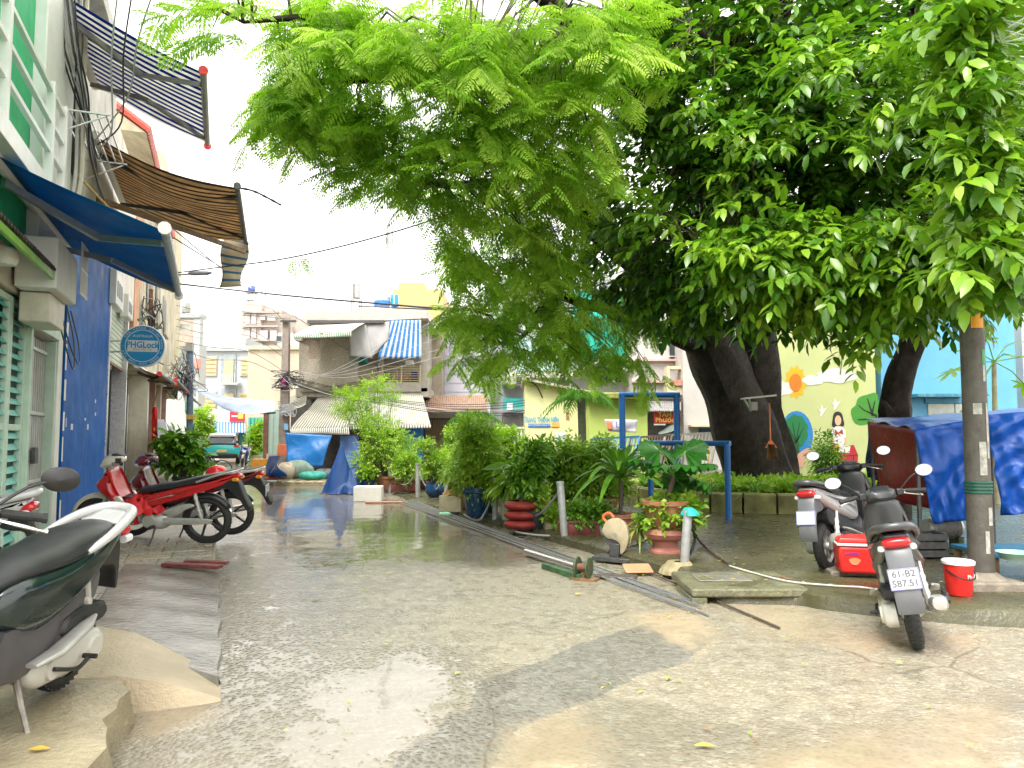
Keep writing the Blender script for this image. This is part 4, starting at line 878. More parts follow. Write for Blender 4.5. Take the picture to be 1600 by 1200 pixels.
# ---------------------------------------------------------------- yellow-green park booth
BO = wthing('park_booth', 900, None, 23, 'small booth with pale yellow and lime green walls and a mossy roof', 'booth')
py_ = M('booth_yellow', (.76, .73, .38), .65, var=.08, vs=1.5, streak=.2, dirt=(.5, .45, .2)); lg = M('booth_lime', (.46, .56, .14), .65, var=.08, vs=1.5, streak=.2, dirt=(.35, .42, .1))
b = MB(); b.poly([at(821, 592, 23), at(918, 612, 23), at(918, 720, 23), at(821, 720, 23)], (0, 1, 0), 3.4); obj('yellow_wall', b, py_, BO, world=True)
b = MB(); b.poly([at(816, 589, 22.7), at(924, 611, 22.7), at(924, 615, 22.7), at(816, 593, 22.7)], (0, 1, 0), 4); obj('shed_roof', b, M('roof_pinkish', (.52, .45, .36), .7, streak=.4), BO, world=True)
wbox('lime_wall', lg, BO, 920, 1012, 624, None, 22.2, 3.5); mr_ = M('moss_roof', (.24, .27, .05), .8, var=.5, vs=5, bump=.8, bs=20, streak=.6, dirt=(.08, .07, .03))
wbox('roof_slab', mr_, BO, 914, 1020, 613, 623.7, 21.8, 4.2, bev=.04)
bl_ = M('letter_blue', (.10, .42, .66), .6); p = at(846, 656, 22.98) - BO.location; text('lettering', 'TRANG THANH NIÊN', .24, bl_, BO, p, (R(90), 0, 0), sx=.46, bold=.004)
wbox('painted_band', M('band_blue', (.07, .2, .55), .6), BO, 825, 860, 662, 667, 22.97, .02, bev=0); p = at(842, 664.5, 22.96) - BO.location; text('lettering', 'HÀNH TRÌNH & SÁNG TẠO', .065, wpaint, BO, p, (R(90), 0, 0))
wbox('painted_mark', M('mark_orange', (.85, .42, .1), .6), BO, 862, 874, 660, 667, 22.97, .02, bev=0); wbox('painted_mark', M('mark_red', (.7, .25, .15), .6), BO, 885, 889, 643, 655, 22.97, .02, bev=0)
wbox('window', M('pale_panel', (.62, .66, .74), .4), BO, 868, 884, 676, 690, 22.95, .04)
b = MB(); b.tube(cr_closed([at(820, 591, 22.9), at(838, 603, 22.8), at(848, 622, 22.85)], 6, False), .02, 5); obj('loose_wire', b, black, BO, world=True)
BN = wthing('cloth_banner', 970, 665, 17.6, 'small white and orange cloth banner tied on the blue frame', 'banner')
sheet('cloth', M('banner_white', (.72, .68, .76), .6), BN, [at(944, 655, 17.6), at(996, 656, 17.6), at(994, 676, 17.6), at(952, 674, 17.6)], 16, 6, .04, 51)
sheet('orange_end', M('banner_orange', (.75, .22, .1), .6), BN, [at(947, 657, 17.55), at(957, 659, 17.55), at(956, 672, 17.5), at(950, 673, 17.5)], 4, 4, .01, 52)
p = at(968, 664, 17.5) - BN.location; text('lettering', 'Lê', .2, M('banner_ink', (.12, .12, .45), .6), BN, p, (R(90), 0, 0))
WF_ = wthing('white_baluster_fence', 798, None, 27, 'white baluster fence behind the bright bushes', 'fence')
for k in range(7): wbox('baluster', wpaint, WF_, 780 + k * 5.5, 783 + k * 5.5, 670, None, 27, .08)
wbox('rail', wpaint, WF_, 777, 820, 667, 670, 26.95, .15)
# ---------------------------------------------------------------- mural wall and blue house
MY = 18.6
MW = wthing('mural_wall', 1290, None, MY, 'lime green wall painted with a sun, clouds, tree in hands and a girl', 'wall')
lime = M('mural_lime', (.56, .60, .27), .6, var=.06, vs=1.2, streak=.12, dirt=(.5, .55, .25)); wbox('wall', lime, MW, 1165, 1371, 380, None, MY, .5)
def mural(name, px, col, lay, sm=0):
    P = cr_closed([(x, y, 0) for x, y in px], sm) if sm else [Vector((x, y, 0)) for x, y in px]
    b = MB(); y = MY - .003 - .003 * lay; b.poly([at(p.x, p.y, y) for p in P], (0, 1, 0), .002); return obj(name, b, M('mural_%s' % ('%02x%02x%02x' % tuple(int(c * 255) for c in col)), col, .6, var=.05, vs=3), MW, world=True, smooth=0)
def ell(cx, cy, rx, ry, n=24): return [(cx + rx * math.cos(2 * math.pi * k / n), cy + ry * math.sin(2 * math.pi * k / n)) for k in range(n)]
def star(cx, cy, rx, ry, n, q): return [(cx + rx * (1 if k % 2 else q) * math.cos(math.pi * k / n), cy + ry * (1 if k % 2 else q) * math.sin(math.pi * k / n)) for k in range(2 * n)]
def puff(cx, cy, rx, ry, n, amp, seed=0): return [(cx + rx * (1 + amp * abs(math.sin(n * math.pi * k / 48 + seed))) * math.cos(2 * math.pi * k / 48), cy + ry * (1 + amp * abs(math.sin(n * math.pi * k / 48 + seed))) * math.sin(2 * math.pi * k / 48)) for k in range(48)]
cw, bk = (.78, .74, .72), (.02, .02, .02)
mural('painted_sun', star(1243, 597, 18, 27, 11, .8), (.80, .45, .015), 1); 
mural('painted_cloud', puff(1221, 607, 17, 10, 5, .18), cw, 2); mural('painted_cloud', puff(1270, 594, 15, 7, 5, .2), cw, 2); mural('painted_cloud', puff(1308, 587, 27, 10, 6, .22, .5), cw, 3)
mural('painted_sun_face', ell(1243, 598, 10, 14), (.66, .20, .015), 3)
mural('painted_globe', ell(1244.5, 681, 26, 39), (.02, .22, .56), 1); mural('painted_tree', puff(1243, 674, 18, 24, 9, .12), (.012, .19, .06), 2)
mural('painted_trunk', [(1239, 690), (1248, 690), (1250, 715), (1238, 715)], (.02, .10, .03), 3)
for k, (x, y) in enumerate(((1232, 668), (1238, 660), (1249, 660), (1255, 668), (1250, 680))): mural('painted_branch', [(1242, 692), (x, y), (x + 1.2, y), (1245, 692)], (.008, .07, .02), 3)
mural('painted_hand', [(1232, 703), (1238, 706), (1243, 712), (1244, 728), (1236, 728), (1233, 718)], (.72, .40, .28), 4, 3); mural('painted_hand', [(1246, 712), (1250, 707), (1262, 700), (1266, 704), (1258, 716), (1255, 728), (1246, 728)], (.72, .40, .28), 4, 3)
for x, y in ((1284, 642), (1305, 632)): mural('painted_bird', [(x - 8, y - 7), (x - 2, y - 2), (x - 1, y - 11), (x + 3, y - 3), (x + 9, y - 6), (x + 3, y + 3), (x, y + 8), (x - 3, y + 9), (x - 2, y + 2)], cw, 2)
mural('painted_hair', [(1301, 655), (1303, 646), (1309, 643), (1315, 646), (1318, 656), (1318, 666), (1301, 667)], bk, 2, 3); mural('painted_face', ell(1309.5, 657, 5, 8, 16), (.78, .48, .30), 3)
mural('painted_shirt', [(1300, 672), (1306, 666), (1314, 666), (1321, 672), (1322, 684), (1318, 695), (1302, 695), (1299, 684)], (.8, .78, .76), 3); mural('painted_scarf', [(1304, 670), (1310, 676), (1316, 670), (1318, 679), (1311, 677), (1314, 683), (1309, 678), (1305, 682)], (.42, .05, .03), 4)
mural('painted_arm', [(1299, 684), (1303, 684), (1304, 700), (1300, 700)], (.78, .48, .30), 4); mural('painted_arm', [(1319, 684), (1322, 683), (1325, 696), (1321, 697)], (.78, .48, .30), 4); mural('painted_skirt', [(1302, 695), (1318, 695), (1320, 748), (1304, 748)], (.72, .42, .02), 2)
mural('painted_bin', [(1308, 699), (1334, 695), (1341, 711), (1338, 746), (1312, 749)], (.48, .02, .03), 4); mural('painted_bin_line', [(1333, 712), (1334.5, 712), (1334, 747), (1333, 747)], bk, 5); mural('painted_bin_line', [(1309, 712.5), (1340, 710.5), (1340, 711.8), (1309, 713.8)], bk, 5); mural('painted_paper', [(1312, 695), (1329, 697), (1327, 708), (1310, 706)], cw, 5)
mural('painted_canopy', [(1371, 616), (1354, 617), (1341, 622), (1337, 633), (1330, 640), (1331, 652), (1337, 662), (1350, 664), (1371, 654)], (.06, .28, .03), 1, 3)
for a in (((1371, 648), (1350, 640), (1349, 641), (1371, 653)), ((1366, 650), (1356, 623), (1354.5, 623), (1362, 650)), ((1371, 652), (1340, 655), (1340, 657), (1371, 656)), ((1364, 648), (1368, 626), (1366.5, 626), (1361, 646)), ((1352, 641), (1342, 633), (1341, 634), (1351, 643))): mural('painted_branch', a, (.01, .02, .01), 2)
b = MB(); b.tube(cr_closed([at(1317, 500, MY - .05), at(1317, 540, MY - .05), at(1313, 585, MY - .05)], 4, False), .012, 4); obj('wire', b, dsteel, MW, world=True)
BL = wthing('sky_blue_house', 1480, None, MY, 'plain sky blue house wall on the far right behind the tarpaulin', 'house')
sb2 = M('sky_blue_plaster', (.13, .40, .66), .6, var=.07, vs=1.2, streak=.2, dirt=(.15, .5, .7)); wbox('wall', sb2, BL, 1371.3, 1592, 430, None, MY + .02, 6)
wbox('ledge', M('blue_ledge', (.05, .22, .34), .6, streak=.6, dirt=(.5, .7, .7)), BL, 1434, 1518, 615, 620, MY - .5, .6); wbox('window', M('pale_window', (.62, .65, .6), .4), BL, 1450, 1492, 631, 660, MY - .02, .05); wbox('window', M('pale_window', ''), BL, 1492.5, 1540, 631, 660, MY - .02, .05); wbox('window_frame', M('blue_frame', (.08, .3, .5), .5), BL, 1446, 1542, 622, 630, MY - .04, .06)
wbox('far_wall', far_w, BL, 1592.3, 1700, 440, None, MY + 2, 5)
# ================================================================ trees
for o in (MW, SW): o['kind'] = 'thing'
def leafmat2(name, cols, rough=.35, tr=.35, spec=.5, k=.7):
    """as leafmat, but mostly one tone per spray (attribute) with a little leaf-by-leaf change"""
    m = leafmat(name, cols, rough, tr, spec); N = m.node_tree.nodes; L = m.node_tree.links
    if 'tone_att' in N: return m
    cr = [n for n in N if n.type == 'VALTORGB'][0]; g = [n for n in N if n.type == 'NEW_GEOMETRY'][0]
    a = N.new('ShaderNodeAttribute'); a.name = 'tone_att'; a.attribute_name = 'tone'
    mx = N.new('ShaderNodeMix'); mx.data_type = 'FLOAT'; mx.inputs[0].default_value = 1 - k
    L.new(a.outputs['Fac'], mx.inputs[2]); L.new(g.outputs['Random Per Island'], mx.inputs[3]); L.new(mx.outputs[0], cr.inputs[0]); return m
def frames(D, Nrm):
    """rotation matrices whose columns are (along D, side, up) for arrays of directions and rough normals"""
    D = D / np.linalg.norm(D, axis=1, keepdims=True); s = np.cross(Nrm, D); s /= np.linalg.norm(s, axis=1, keepdims=True) + 1e-9
    n = np.cross(D, s); return np.stack([D, s, n], 2)
def inst(PV, PF, Rm, loc, sc):
    n, k = len(loc), len(PV); sc = np.asarray(sc)
    if sc.ndim == 1: sc = np.stack([sc] * 3, 1)
    V = np.einsum('nij,nkj->nki', Rm, PV[None] * sc[:, None, :]) + loc[:, None, :]
    F = PF[None] + (np.arange(n) * k)[:, None, None]
    return V.reshape(-1, 3), F.reshape(-1, PF.shape[1])
LEAF = np.array([(0, 0, 0), (.3, .17, .05), (.3, -.17, .05), (.33, 0, 0), (.68, .16, -.02), (.68, -.16, -.02), (.7, 0, -.06), (1, 0, -.17)])
LEAFF = np.array([(0, 3, 1), (0, 2, 3), (1, 3, 6), (1, 6, 4), (3, 2, 5), (3, 5, 6), (4, 6, 7), (6, 5, 7)])
LEAF4 = np.array([(0, 0, 0), (.45, .24, .06), (.45, -.24, .06), (.5, 0, 0), (1, 0, -.12)]); LEAF4F = np.array([(0, 3, 1), (0, 2, 3), (1, 3, 4), (3, 2, 4)])
def unit(a): return a / (np.linalg.norm(a, axis=1, keepdims=True) + 1e-9)
def leafy_twigs(P, Dr, nl, ll, rng, tw=.42, droop=.35, spread=1.0, proto=(LEAF, LEAFF), wid=1.0):
    """leaves set along twigs that start at P and point along Dr; returns leaf arrays and tone per leaf"""
    n = len(P); t = np.linspace(.15, 1, nl)[None, :, None] + rng.uniform(-.05, .05, (n, nl, 1))
    Dr = unit(Dr); side = unit(np.cross(Dr, np.array([0, 0, 1.0]) + rng.normal(0, .25, (n, 3)))); up = np.cross(side, Dr)
    base = P[:, None, :] + Dr[:, None, :] * t * tw + np.array([0, 0, -1.0]) * (t ** 2) * tw * droop * .4
    sg = np.where(np.arange(nl) % 2, 1., -1.)[None, :, None] * rng.uniform(.5, 1.1, (n, nl, 1)) * spread
    sg[:, -1] *= .2
    d = Dr[:, None, :] * rng.uniform(.35, .9, (n, nl, 1)) + side[:, None, :] * sg + up[:, None, :] * rng.normal(.05, .3, (n, nl, 1)) + np.array([0, 0, -1.0]) * droop * rng.uniform(.4, 1.6, (n, nl, 1))
    nr_ = up[:, None, :] + rng.normal(0, .35, (n, nl, 3)) + np.array([0, 0, .6])
    Rm = frames(d.reshape(-1, 3), nr_.reshape(-1, 3)); s = ll * rng.uniform(.7, 1.2, n * nl)
    return inst(proto[0], proto[1], Rm, base.reshape(-1, 3), np.stack([s, s * wid, s], 1))
bark = M('wet_bark', (.022, .016, .011), .7, spec=.25, var=.75, vs=6, bump=1.0, bs=14, streak=.4, dirt=(.02, .018, .012))
bark2 = M('twig_bark', (.085, .060, .040), .6, var=.3, vs=8)
def knob(pts, rs, seed, n=16, k=6):
    """a trunk or limb: smooth path, uneven ribbed section"""
    P = cr_closed(pts, k, False); m = len(P); r = random.Random(seed); RS = []
    for i in range(m):
        t = i / (m - 1) * (len(rs) - 1); a = int(min(t, len(rs) - 2)); RS.append(rs[a] + (rs[a + 1] - rs[a]) * (t - a))
    b = MB(); b.tube(P, RS, n); ph = [r.uniform(0, 6.3) for _ in range(4)]
    for i in range(m):
        for j in range(n):
            q = Vector(b.v[i * n + j]); a = 2 * math.pi * j / n; d = q - P[i]
            b.v[i * n + j] = tuple(P[i] + d * (1 + .10 * math.sin(3 * a + ph[0] + i * .15) + .06 * math.sin(7 * a + ph[1] - i * .2) + .05 * math.sin(i * .9 + ph[2])))
    return b
def ap(L): return [at(*p) for p in L]
# ---------------- great feathery tree
T1 = thing('rain_tree', (5.3, 15.6, .2), 'great old tree with a dark broad trunk and feathery light green foliage over the lane', 'tree')
b = knob(ap([(1185, 800, 15.6), (1180, 740, 15.6), (1150, 640, 15.6), (1118, 560, 15.5), (1090, 500, 15.2)]), [1.0, .72, .60, .55, .44], 1)
obj('trunk', b, bark, T1, world=True, smooth=60)
b = knob(ap([(1205, 800, 15.9), (1200, 740, 15.9), (1185, 640, 15.9), (1180, 540, 15.9), (1170, 420, 15.4)]), [.9, .62, .48, .44, .38], 2)
obj('trunk', b, bark, T1, world=True, smooth=60)
LIMBS = [([(1095, 515, 15.2), (1040, 450, 14.4), (950, 370, 13.3), (850, 275, 12), (790, 228, 11.4), (735, 165, 10.9), (650, 130, 10.5), (520, 126, 10.3), (400, 150, 10.4)], [.36, .30, .26, .22, .19, .13, .09, .05, .02]),
         ([(1100, 545, 15.3), (1040, 520, 14.6), (985, 492, 14), (900, 470, 13), (820, 430, 12.4)], [.2, .16, .13, .09, .04]),
         ([(1160, 460, 15.3), (1110, 300, 13.5), (1000, 130, 10.8), (900, 40, 9.8), (780, -50, 9.4), (600, -80, 9.2)], [.36, .3, .22, .15, .08, .03]),
         ([(1175, 440, 15.4), (1190, 200, 13.5), (1230, -60, 11.5), (1250, -200, 10)], [.34, .26, .2, .12]),
         ([(735, 165, 10.9), (620, 70, 9.8), (500, 30, 9.3), (380, 35, 9)], [.1, .07, .05, .02]),
         ([(950, 370, 13.3), (900, 420, 12.6), (840, 500, 12.2), (800, 540, 12)], [.12, .08, .05, .02]),
         ([(850, 275, 12), (700, 290, 11), (600, 260, 10.6)], [.1, .06, .02])]
for k, (P, r_) in enumerate(LIMBS): obj('limb', knob(ap(P), r_, 10 + k, 10, 5), bark, T1, world=True, smooth=60)
limb_pts = np.array([tuple(p) for P, _ in LIMBS for p in cr_closed(ap(P), 6, False)])
def frond(npair, seed):
    """one bipinnate leaf, 1 m long: paired drooping pinnae, each a row of small leaflet pairs"""
    r = np.random.default_rng(seed); V = []; F = []
    def rh(c, d, s, l, w):
        o = len(V); V.extend([c - d * l * .5, c + s * w, c + d * l * .5, c - s * w]); F.append((o, o + 1, o + 2)); F.append((o, o + 2, o + 3))
    for i in range(npair):
        t = .18 + .82 * i / (npair - 1); ax = np.array([t, 0, -.28 * t * t]); L_ = .36 * math.sin(math.pi * (.22 + .70 * t)) * r.uniform(.85, 1.1)
        for sg in (-1, 1):
            d = np.array([.55 + .25 * t, sg * 1.0, -.25 + r.normal(0, .08)]); d /= np.linalg.norm(d); s = np.cross(d, [0, 0, 1.]); s /= np.linalg.norm(s)
            L_ *= r.uniform(.8, 1.12)
            for k in range(2):
                u = (k + .55) / 2; c = ax + d * L_ * u + np.array([0, 0, -.42 * L_ * u * u]); dd = d + np.array([0, 0, -.84 * u]); dd /= np.linalg.norm(dd); rh(c, dd, s, L_ / 2 * 1.4, .034 * (1 - .4 * abs(u - .4)) * r.uniform(.8, 1.15))
    o = len(V); a = np.array([0, 0, 0.]); e = np.array([1, 0, -.28]); m = np.array([.5, 0, -.07]); w = np.array([0, .008, 0])
    V.extend([a - w, a + w, m + w, m - w, e]); F.extend([(o, o + 1, o + 2), (o, o + 2, o + 3), (o + 3, o + 2, o + 4)])
    return np.array(V), np.array(F)
CL1 = [(385, 160, 55, 42, 10.4, .8, 26), (455, 130, 70, 50, 10.3, .9, 34), (540, 170, 75, 52, 10.4, 1, 34), (455, 185, 85, 26, 10.4, .8, 20), (455, 60, 45, 36, 9.4, .8, 8), (300, 14, 26, 18, 8.8, .4, 4), (330, 48, 18, 24, 8.6, .4, 3), (375, 0, 50, 18, 8.9, .5, 5),
       (515, 25, 60, 45, 9.2, .9, 22), (570, 60, 90, 55, 9.2, 1.2, 36), (680, 60, 110, 70, 9.2, 1.4, 52), (800, 80, 120, 85, 9.2, 1.5, 60), (905, 70, 85, 95, 9.4, 1.5, 46), (960, 30, 60, 60, 9.4, 1.2, 20),
       (600, 200, 80, 60, 10.2, 1, 36), (700, 200, 95, 75, 10, 1.4, 52), (820, 215, 100, 80, 9.8, 1.5, 54), (915, 225, 60, 90, 9.8, 1.4, 36), (585, 262, 50, 38, 10.5, .7, 18), (650, 285, 55, 30, 10.6, .7, 16), (540, 250, 26, 30, 10.5, .4, 5),
       (760, 300, 85, 55, 10.6, 1.1, 40), (860, 320, 75, 65, 10.8, 1.2, 40), (690, 330, 40, 30, 10.8, .6, 8), (730, 395, 45, 50, 11.4, .9, 24), (805, 400, 75, 55, 11.4, 1, 38), (890, 420, 60, 65, 11.6, 1.1, 34),
       (740, 480, 45, 48, 11.8, .8, 22), (820, 480, 70, 50, 11.8, 1, 32), (905, 500, 55, 50, 12, 1, 22), (770, 548, 36, 34, 11.9, .6, 13), (845, 540, 50, 34, 12, .7, 14), (720, 540, 22, 34, 11.8, .5, 6), (905, 555, 26, 28, 12.2, .5, 5), (955, 520, 32, 48, 12.3, .6, 10), (1005, 560, 22, 34, 12.6, .5, 6), (985, 470, 36, 50, 12.4, .7, 12),
       (500, -110, 180, 70, 9, 1.6, 30), (760, -120, 220, 90, 9, 2, 50), (1000, -90, 160, 90, 9.5, 2, 40), (1250, -110, 240, 80, 10.5, 2, 46), (1150, 120, 200, 140, 13.8, 1.2, 44), (1400, 100, 200, 160, 14.5, 1, 40), (1100, 350, 120, 110, 14.2, .8, 26)]
def crown1():
    rng = np.random.default_rng(5); Vs, Fs, Ts, Ms = [], [], [], []; off = 0; protos = [frond(k, 20 + k) for k in (10, 12, 13, 14)]; tw = []
    for cx, cy_, rx, ry, dep, dd, n in CL1:
        cx += 34 * max(0, min(1, (560 - cx) / 160)) * (cy_ > 90)
        n = max(2, int(n * (.45 if cy_ < -50 else .9 if cy_ < 90 else .62 if cy_ < 370 else .55))); rx, ry = max(8, rx - 16), max(8, ry - 14)
        for _ in range(n):
            a, q = rng.uniform(0, 6.283), math.sqrt(rng.uniform(0, 1)); x, y = cx + rx * q * math.cos(a), cy_ + ry * q * math.sin(a)
            c = np.array(at(x, y, dep + dd * rng.uniform(-1, 1)))
            j = np.argmin(((limb_pts - c) ** 2).sum(1)); out = c - limb_pts[j]; out[2] *= .4; l = np.linalg.norm(out) + 1e-6; out /= l
            d0 = out + rng.normal(0, .55, 3) * np.array([1, 1, .35]); d0[2] -= .15; d0 /= np.linalg.norm(d0)
            tw.append((limb_pts[j], c)); nf = int(rng.integers(5, 9)); t = np.linspace(-.45, .5, nf); sd = np.cross(d0, [0, 0, 1.]); sd /= np.linalg.norm(sd) + 1e-9
            loc = c[None] + d0[None] * t[:, None] * .62 + np.array([0, 0, -1.]) * (t[:, None] + .45) ** 2 * .18
            sg = np.where(np.arange(nf) % 2, 1, -1)[:, None] * rng.uniform(.4, 1.1, (nf, 1))
            hang = .22 + .5 * min(1, max(0, (y - 250) / 250))
            D = d0[None] * rng.uniform(.3, .9, (nf, 1)) + sd[None] * sg + rng.normal(0, .16, (nf, 3)) + np.array([0, 0, -1.]) * rng.uniform(.0, 1.5, (nf, 1)) * hang
            Rm = frames(D, np.array([[0, 0, 1.]]) + rng.normal(0, .25, (nf, 3))); pv, pf = protos[int(rng.integers(0, 4))]
            V, F = inst(pv, pf, Rm, loc, rng.uniform(.34, .54, nf)); Vs.append(V); Fs.append(F + off); off += len(V)
            tone = rng.normal(.60 if dep < 10 else .50, .2); Ts.append(np.full(len(V), np.clip(tone, 0, 1)))
    return np.concatenate(Vs), np.concatenate(Fs), np.concatenate(Ts), tw
V, F, Tn, tw = crown1()
lm1 = leafmat2('feather_leaf', [(.12, .27, .035), (.25, .44, .04), (.41, .59, .07), (.58, .70, .18)], .5, .58, .3, .75)
npobj('crown', V, F, lm1, T1, attrs={'tone': Tn}).location = -T1.location
def twigs(name, tw, T, mat, r0=.016, frac=1.):
    b = MB()
    for k, (p, c) in enumerate(tw):
        if rnd.random() > frac: continue
        p, c = Vector(p), Vector(c); m = p.lerp(c, .5) + Vector((rnd.uniform(-.1, .1), rnd.uniform(-.1, .1), .08 + .08 * (c - p).length)); b.tube([p, m, c], [r0 * 1.3, r0, r0 * .4], 4, False)
    obj(name, b, mat, T, world=True, kind='stuff')
twigs('twigs', tw, T1, bark2, .015, .55)
# ---------------- dense glossy-leaved tree
T2 = thing('glossy_tree', (6.3, 12.4, .13), 'dense dark tree with big glossy leaves and a crooked trunk beside the blue tarpaulin', 'tree')
obj('trunk', knob(ap([(1396, 815, 12.3), (1398, 760, 12.3), (1405, 690, 12.3), (1398, 640, 12.2), (1404, 590, 12.1), (1425, 530, 12.0), (1440, 460, 11.9)]), [.30, .235, .22, .24, .20, .20, .18], 5), bark, T2, world=True, smooth=60)
b = knob(ap([(1394, 655, 12.1), (1385, 640, 11.95), (1380, 628, 11.85)]), [.10, .07, .04], 6, 8); obj('branch_stub', b, bark, T2, world=True)
LB2 = [([(1430, 510, 12), (1380, 400, 11.4), (1300, 300, 10.8), (1200, 250, 10.4), (1080, 260, 10.6)], [.15, .12, .09, .06, .03]), ([(1440, 460, 11.9), (1460, 300, 11.4), (1440, 100, 10.6), (1420, -100, 10)], [.16, .13, .09, .05]),
       ([(1440, 470, 11.9), (1530, 330, 11), (1600, 200, 10), (1680, 120, 9.6)], [.14, .11, .07, .04]), ([(1425, 500, 12), (1330, 430, 10.6), (1220, 420, 9.6), (1130, 430, 9.3)], [.11, .08, .05, .02]),
       ([(1430, 500, 11.8), (1440, 430, 10.2), (1460, 420, 9), (1480, 450, 8.4)], [.1, .08, .05, .03]), ([(1300, 300, 10.8), (1180, 130, 10.2), (1080, 40, 9.8)], [.08, .06, .03]), ([(1380, 400, 11.4), (1180, 400, 12), (1020, 430, 12.2)], [.1, .07, .03])]
for k, (P, r_) in enumerate(LB2): obj('branch', knob(ap(P), r_, 30 + k, 8, 5), bark, T2, world=True, smooth=60)
lp2 = np.array([tuple(p) for P, _ in LB2 for p in cr_closed(ap(P), 6, False)])
def fr2(x, y): return 9.0 + 2.6 * ((x - 1330) / 430) ** 2 + 1.0 * ((y - 220) / 330) ** 2
CL2 = [(1040, 90, 75, 110, 130), (1010, 260, 70, 110, 120), (990, 400, 60, 80, 80), (1080, 420, 90, 90, 130), (1060, 490, 60, 40, 34), (1120, 60, 110, 90, 160), (1240, 80, 120, 100, 190), (1370, 70, 120, 90, 180), (1500, 80, 110, 100, 170), (1600, 60, 60, 100, 80),
       (1120, 200, 110, 100, 190), (1240, 230, 120, 100, 210), (1370, 220, 120, 100, 210), (1500, 230, 110, 100, 190), (1600, 220, 60, 110, 90), (1150, 330, 100, 90, 170), (1270, 350, 110, 90, 180), (1400, 340, 110, 80, 180), (1530, 340, 90, 80, 150), (1180, 450, 90, 60, 110), (1300, 470, 100, 60, 120), (1430, 470, 80, 60, 90), (1560, 440, 60, 55, 60), (1150, 500, 60, 30, 26), (1240, 520, 70, 30, 36), (1360, 530, 40, 26, 14), (1480, 510, 50, 24, 16), (1590, 480, 30, 40, 14),
       (1200, -90, 220, 80, 160), (1450, -90, 200, 80, 150)]
NEAR2 = [(1190, 410, 85, 42, 8.6, 80), (1150, 455, 60, 40, 8.7, 44), (1290, 390, 90, 34, 8.2, 70), (1300, 440, 80, 40, 8.2, 64), (1400, 380, 80, 26, 8, 56), (1460, 400, 90, 36, 7.7, 70), (1500, 440, 90, 40, 7.6, 70), (1430, 460, 60, 36, 7.8, 40), (1340, 490, 50, 40, 8.3, 34), (1390, 520, 45, 30, 8.4, 22), (1230, 490, 60, 40, 8.7, 40), (1570, 410, 50, 40, 7.5, 34), (1345, 560, 26, 26, 8.6, 9), (1550, 70, 80, 60, 7.6, 50), (1450, 120, 90, 60, 8, 50), (1540, 160, 70, 60, 7.8, 40), (1310, 100, 90, 50, 8.4, 44), (1190, 200, 70, 40, 8.9, 30), (1330, 190, 80, 40, 8.5, 36), (1090, 130, 60, 60, 9.2, 30), (1180, 290, 60, 26, 8.9, 18), (1020, 330, 40, 70, 9.6, 26), (1530, 440, 56, 34, 6.35, 50), (1525, 350, 50, 55, 6.35, 70), (1515, 240, 46, 60, 6.35, 75), (1510, 130, 46, 60, 6.35, 75), (1505, 20, 46, 60, 6.35, 75), (1545, -90, 60, 60, 6.4, 30)]
def crown2():
    rng = np.random.default_rng(9); P, tn = [], []
    for cx, cy_, rx, ry, n in CL2:
        if cy_ > 430: cy_ -= 42
        for _ in range(int(n * 1.25)):
            a, q = rng.uniform(0, 6.283), math.sqrt(rng.uniform(0, 1)); x, y = cx + rx * q * math.cos(a), cy_ + ry * q * math.sin(a)
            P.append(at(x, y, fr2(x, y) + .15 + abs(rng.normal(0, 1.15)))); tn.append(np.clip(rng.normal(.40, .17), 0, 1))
    for cx, cy_, rx, ry, dep, n in NEAR2:
        if cy_ > 360: cy_ -= 26 + 12 * (cy_ > 440)
        for _ in range(n):
            a, q = rng.uniform(0, 6.283), math.sqrt(rng.uniform(0, 1)); x, y = cx + rx * q * math.cos(a), cy_ + ry * q * math.sin(a)
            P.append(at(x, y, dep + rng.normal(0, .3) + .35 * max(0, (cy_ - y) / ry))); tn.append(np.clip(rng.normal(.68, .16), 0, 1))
    P = np.array([tuple(p) for p in P]); cen = np.array([6.3, 13.2, 5.5]); Dr = unit(P - cen) + rng.normal(0, .45, P.shape); Dr[:, 2] -= .12
    nl = 9; V, F = leafy_twigs(P, Dr, nl, .205, rng, .42, .42, .95); tone = np.repeat(np.clip(np.array(tn), 0, 1), nl * len(LEAF))
    tw = [(lp2[np.argmin(((lp2 - p) ** 2).sum(1))], p) for p in P[::3]]
    return V, F, tone, tw
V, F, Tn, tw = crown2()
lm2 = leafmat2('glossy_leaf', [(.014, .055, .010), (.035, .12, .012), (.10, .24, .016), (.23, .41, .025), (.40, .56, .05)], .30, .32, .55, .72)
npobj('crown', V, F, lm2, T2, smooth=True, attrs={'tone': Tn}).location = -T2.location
twigs('twigs', [(p, c) for p, c in tw if np.linalg.norm(np.array(p) - np.array(c)) < 1.5], T2, bark2, .010)
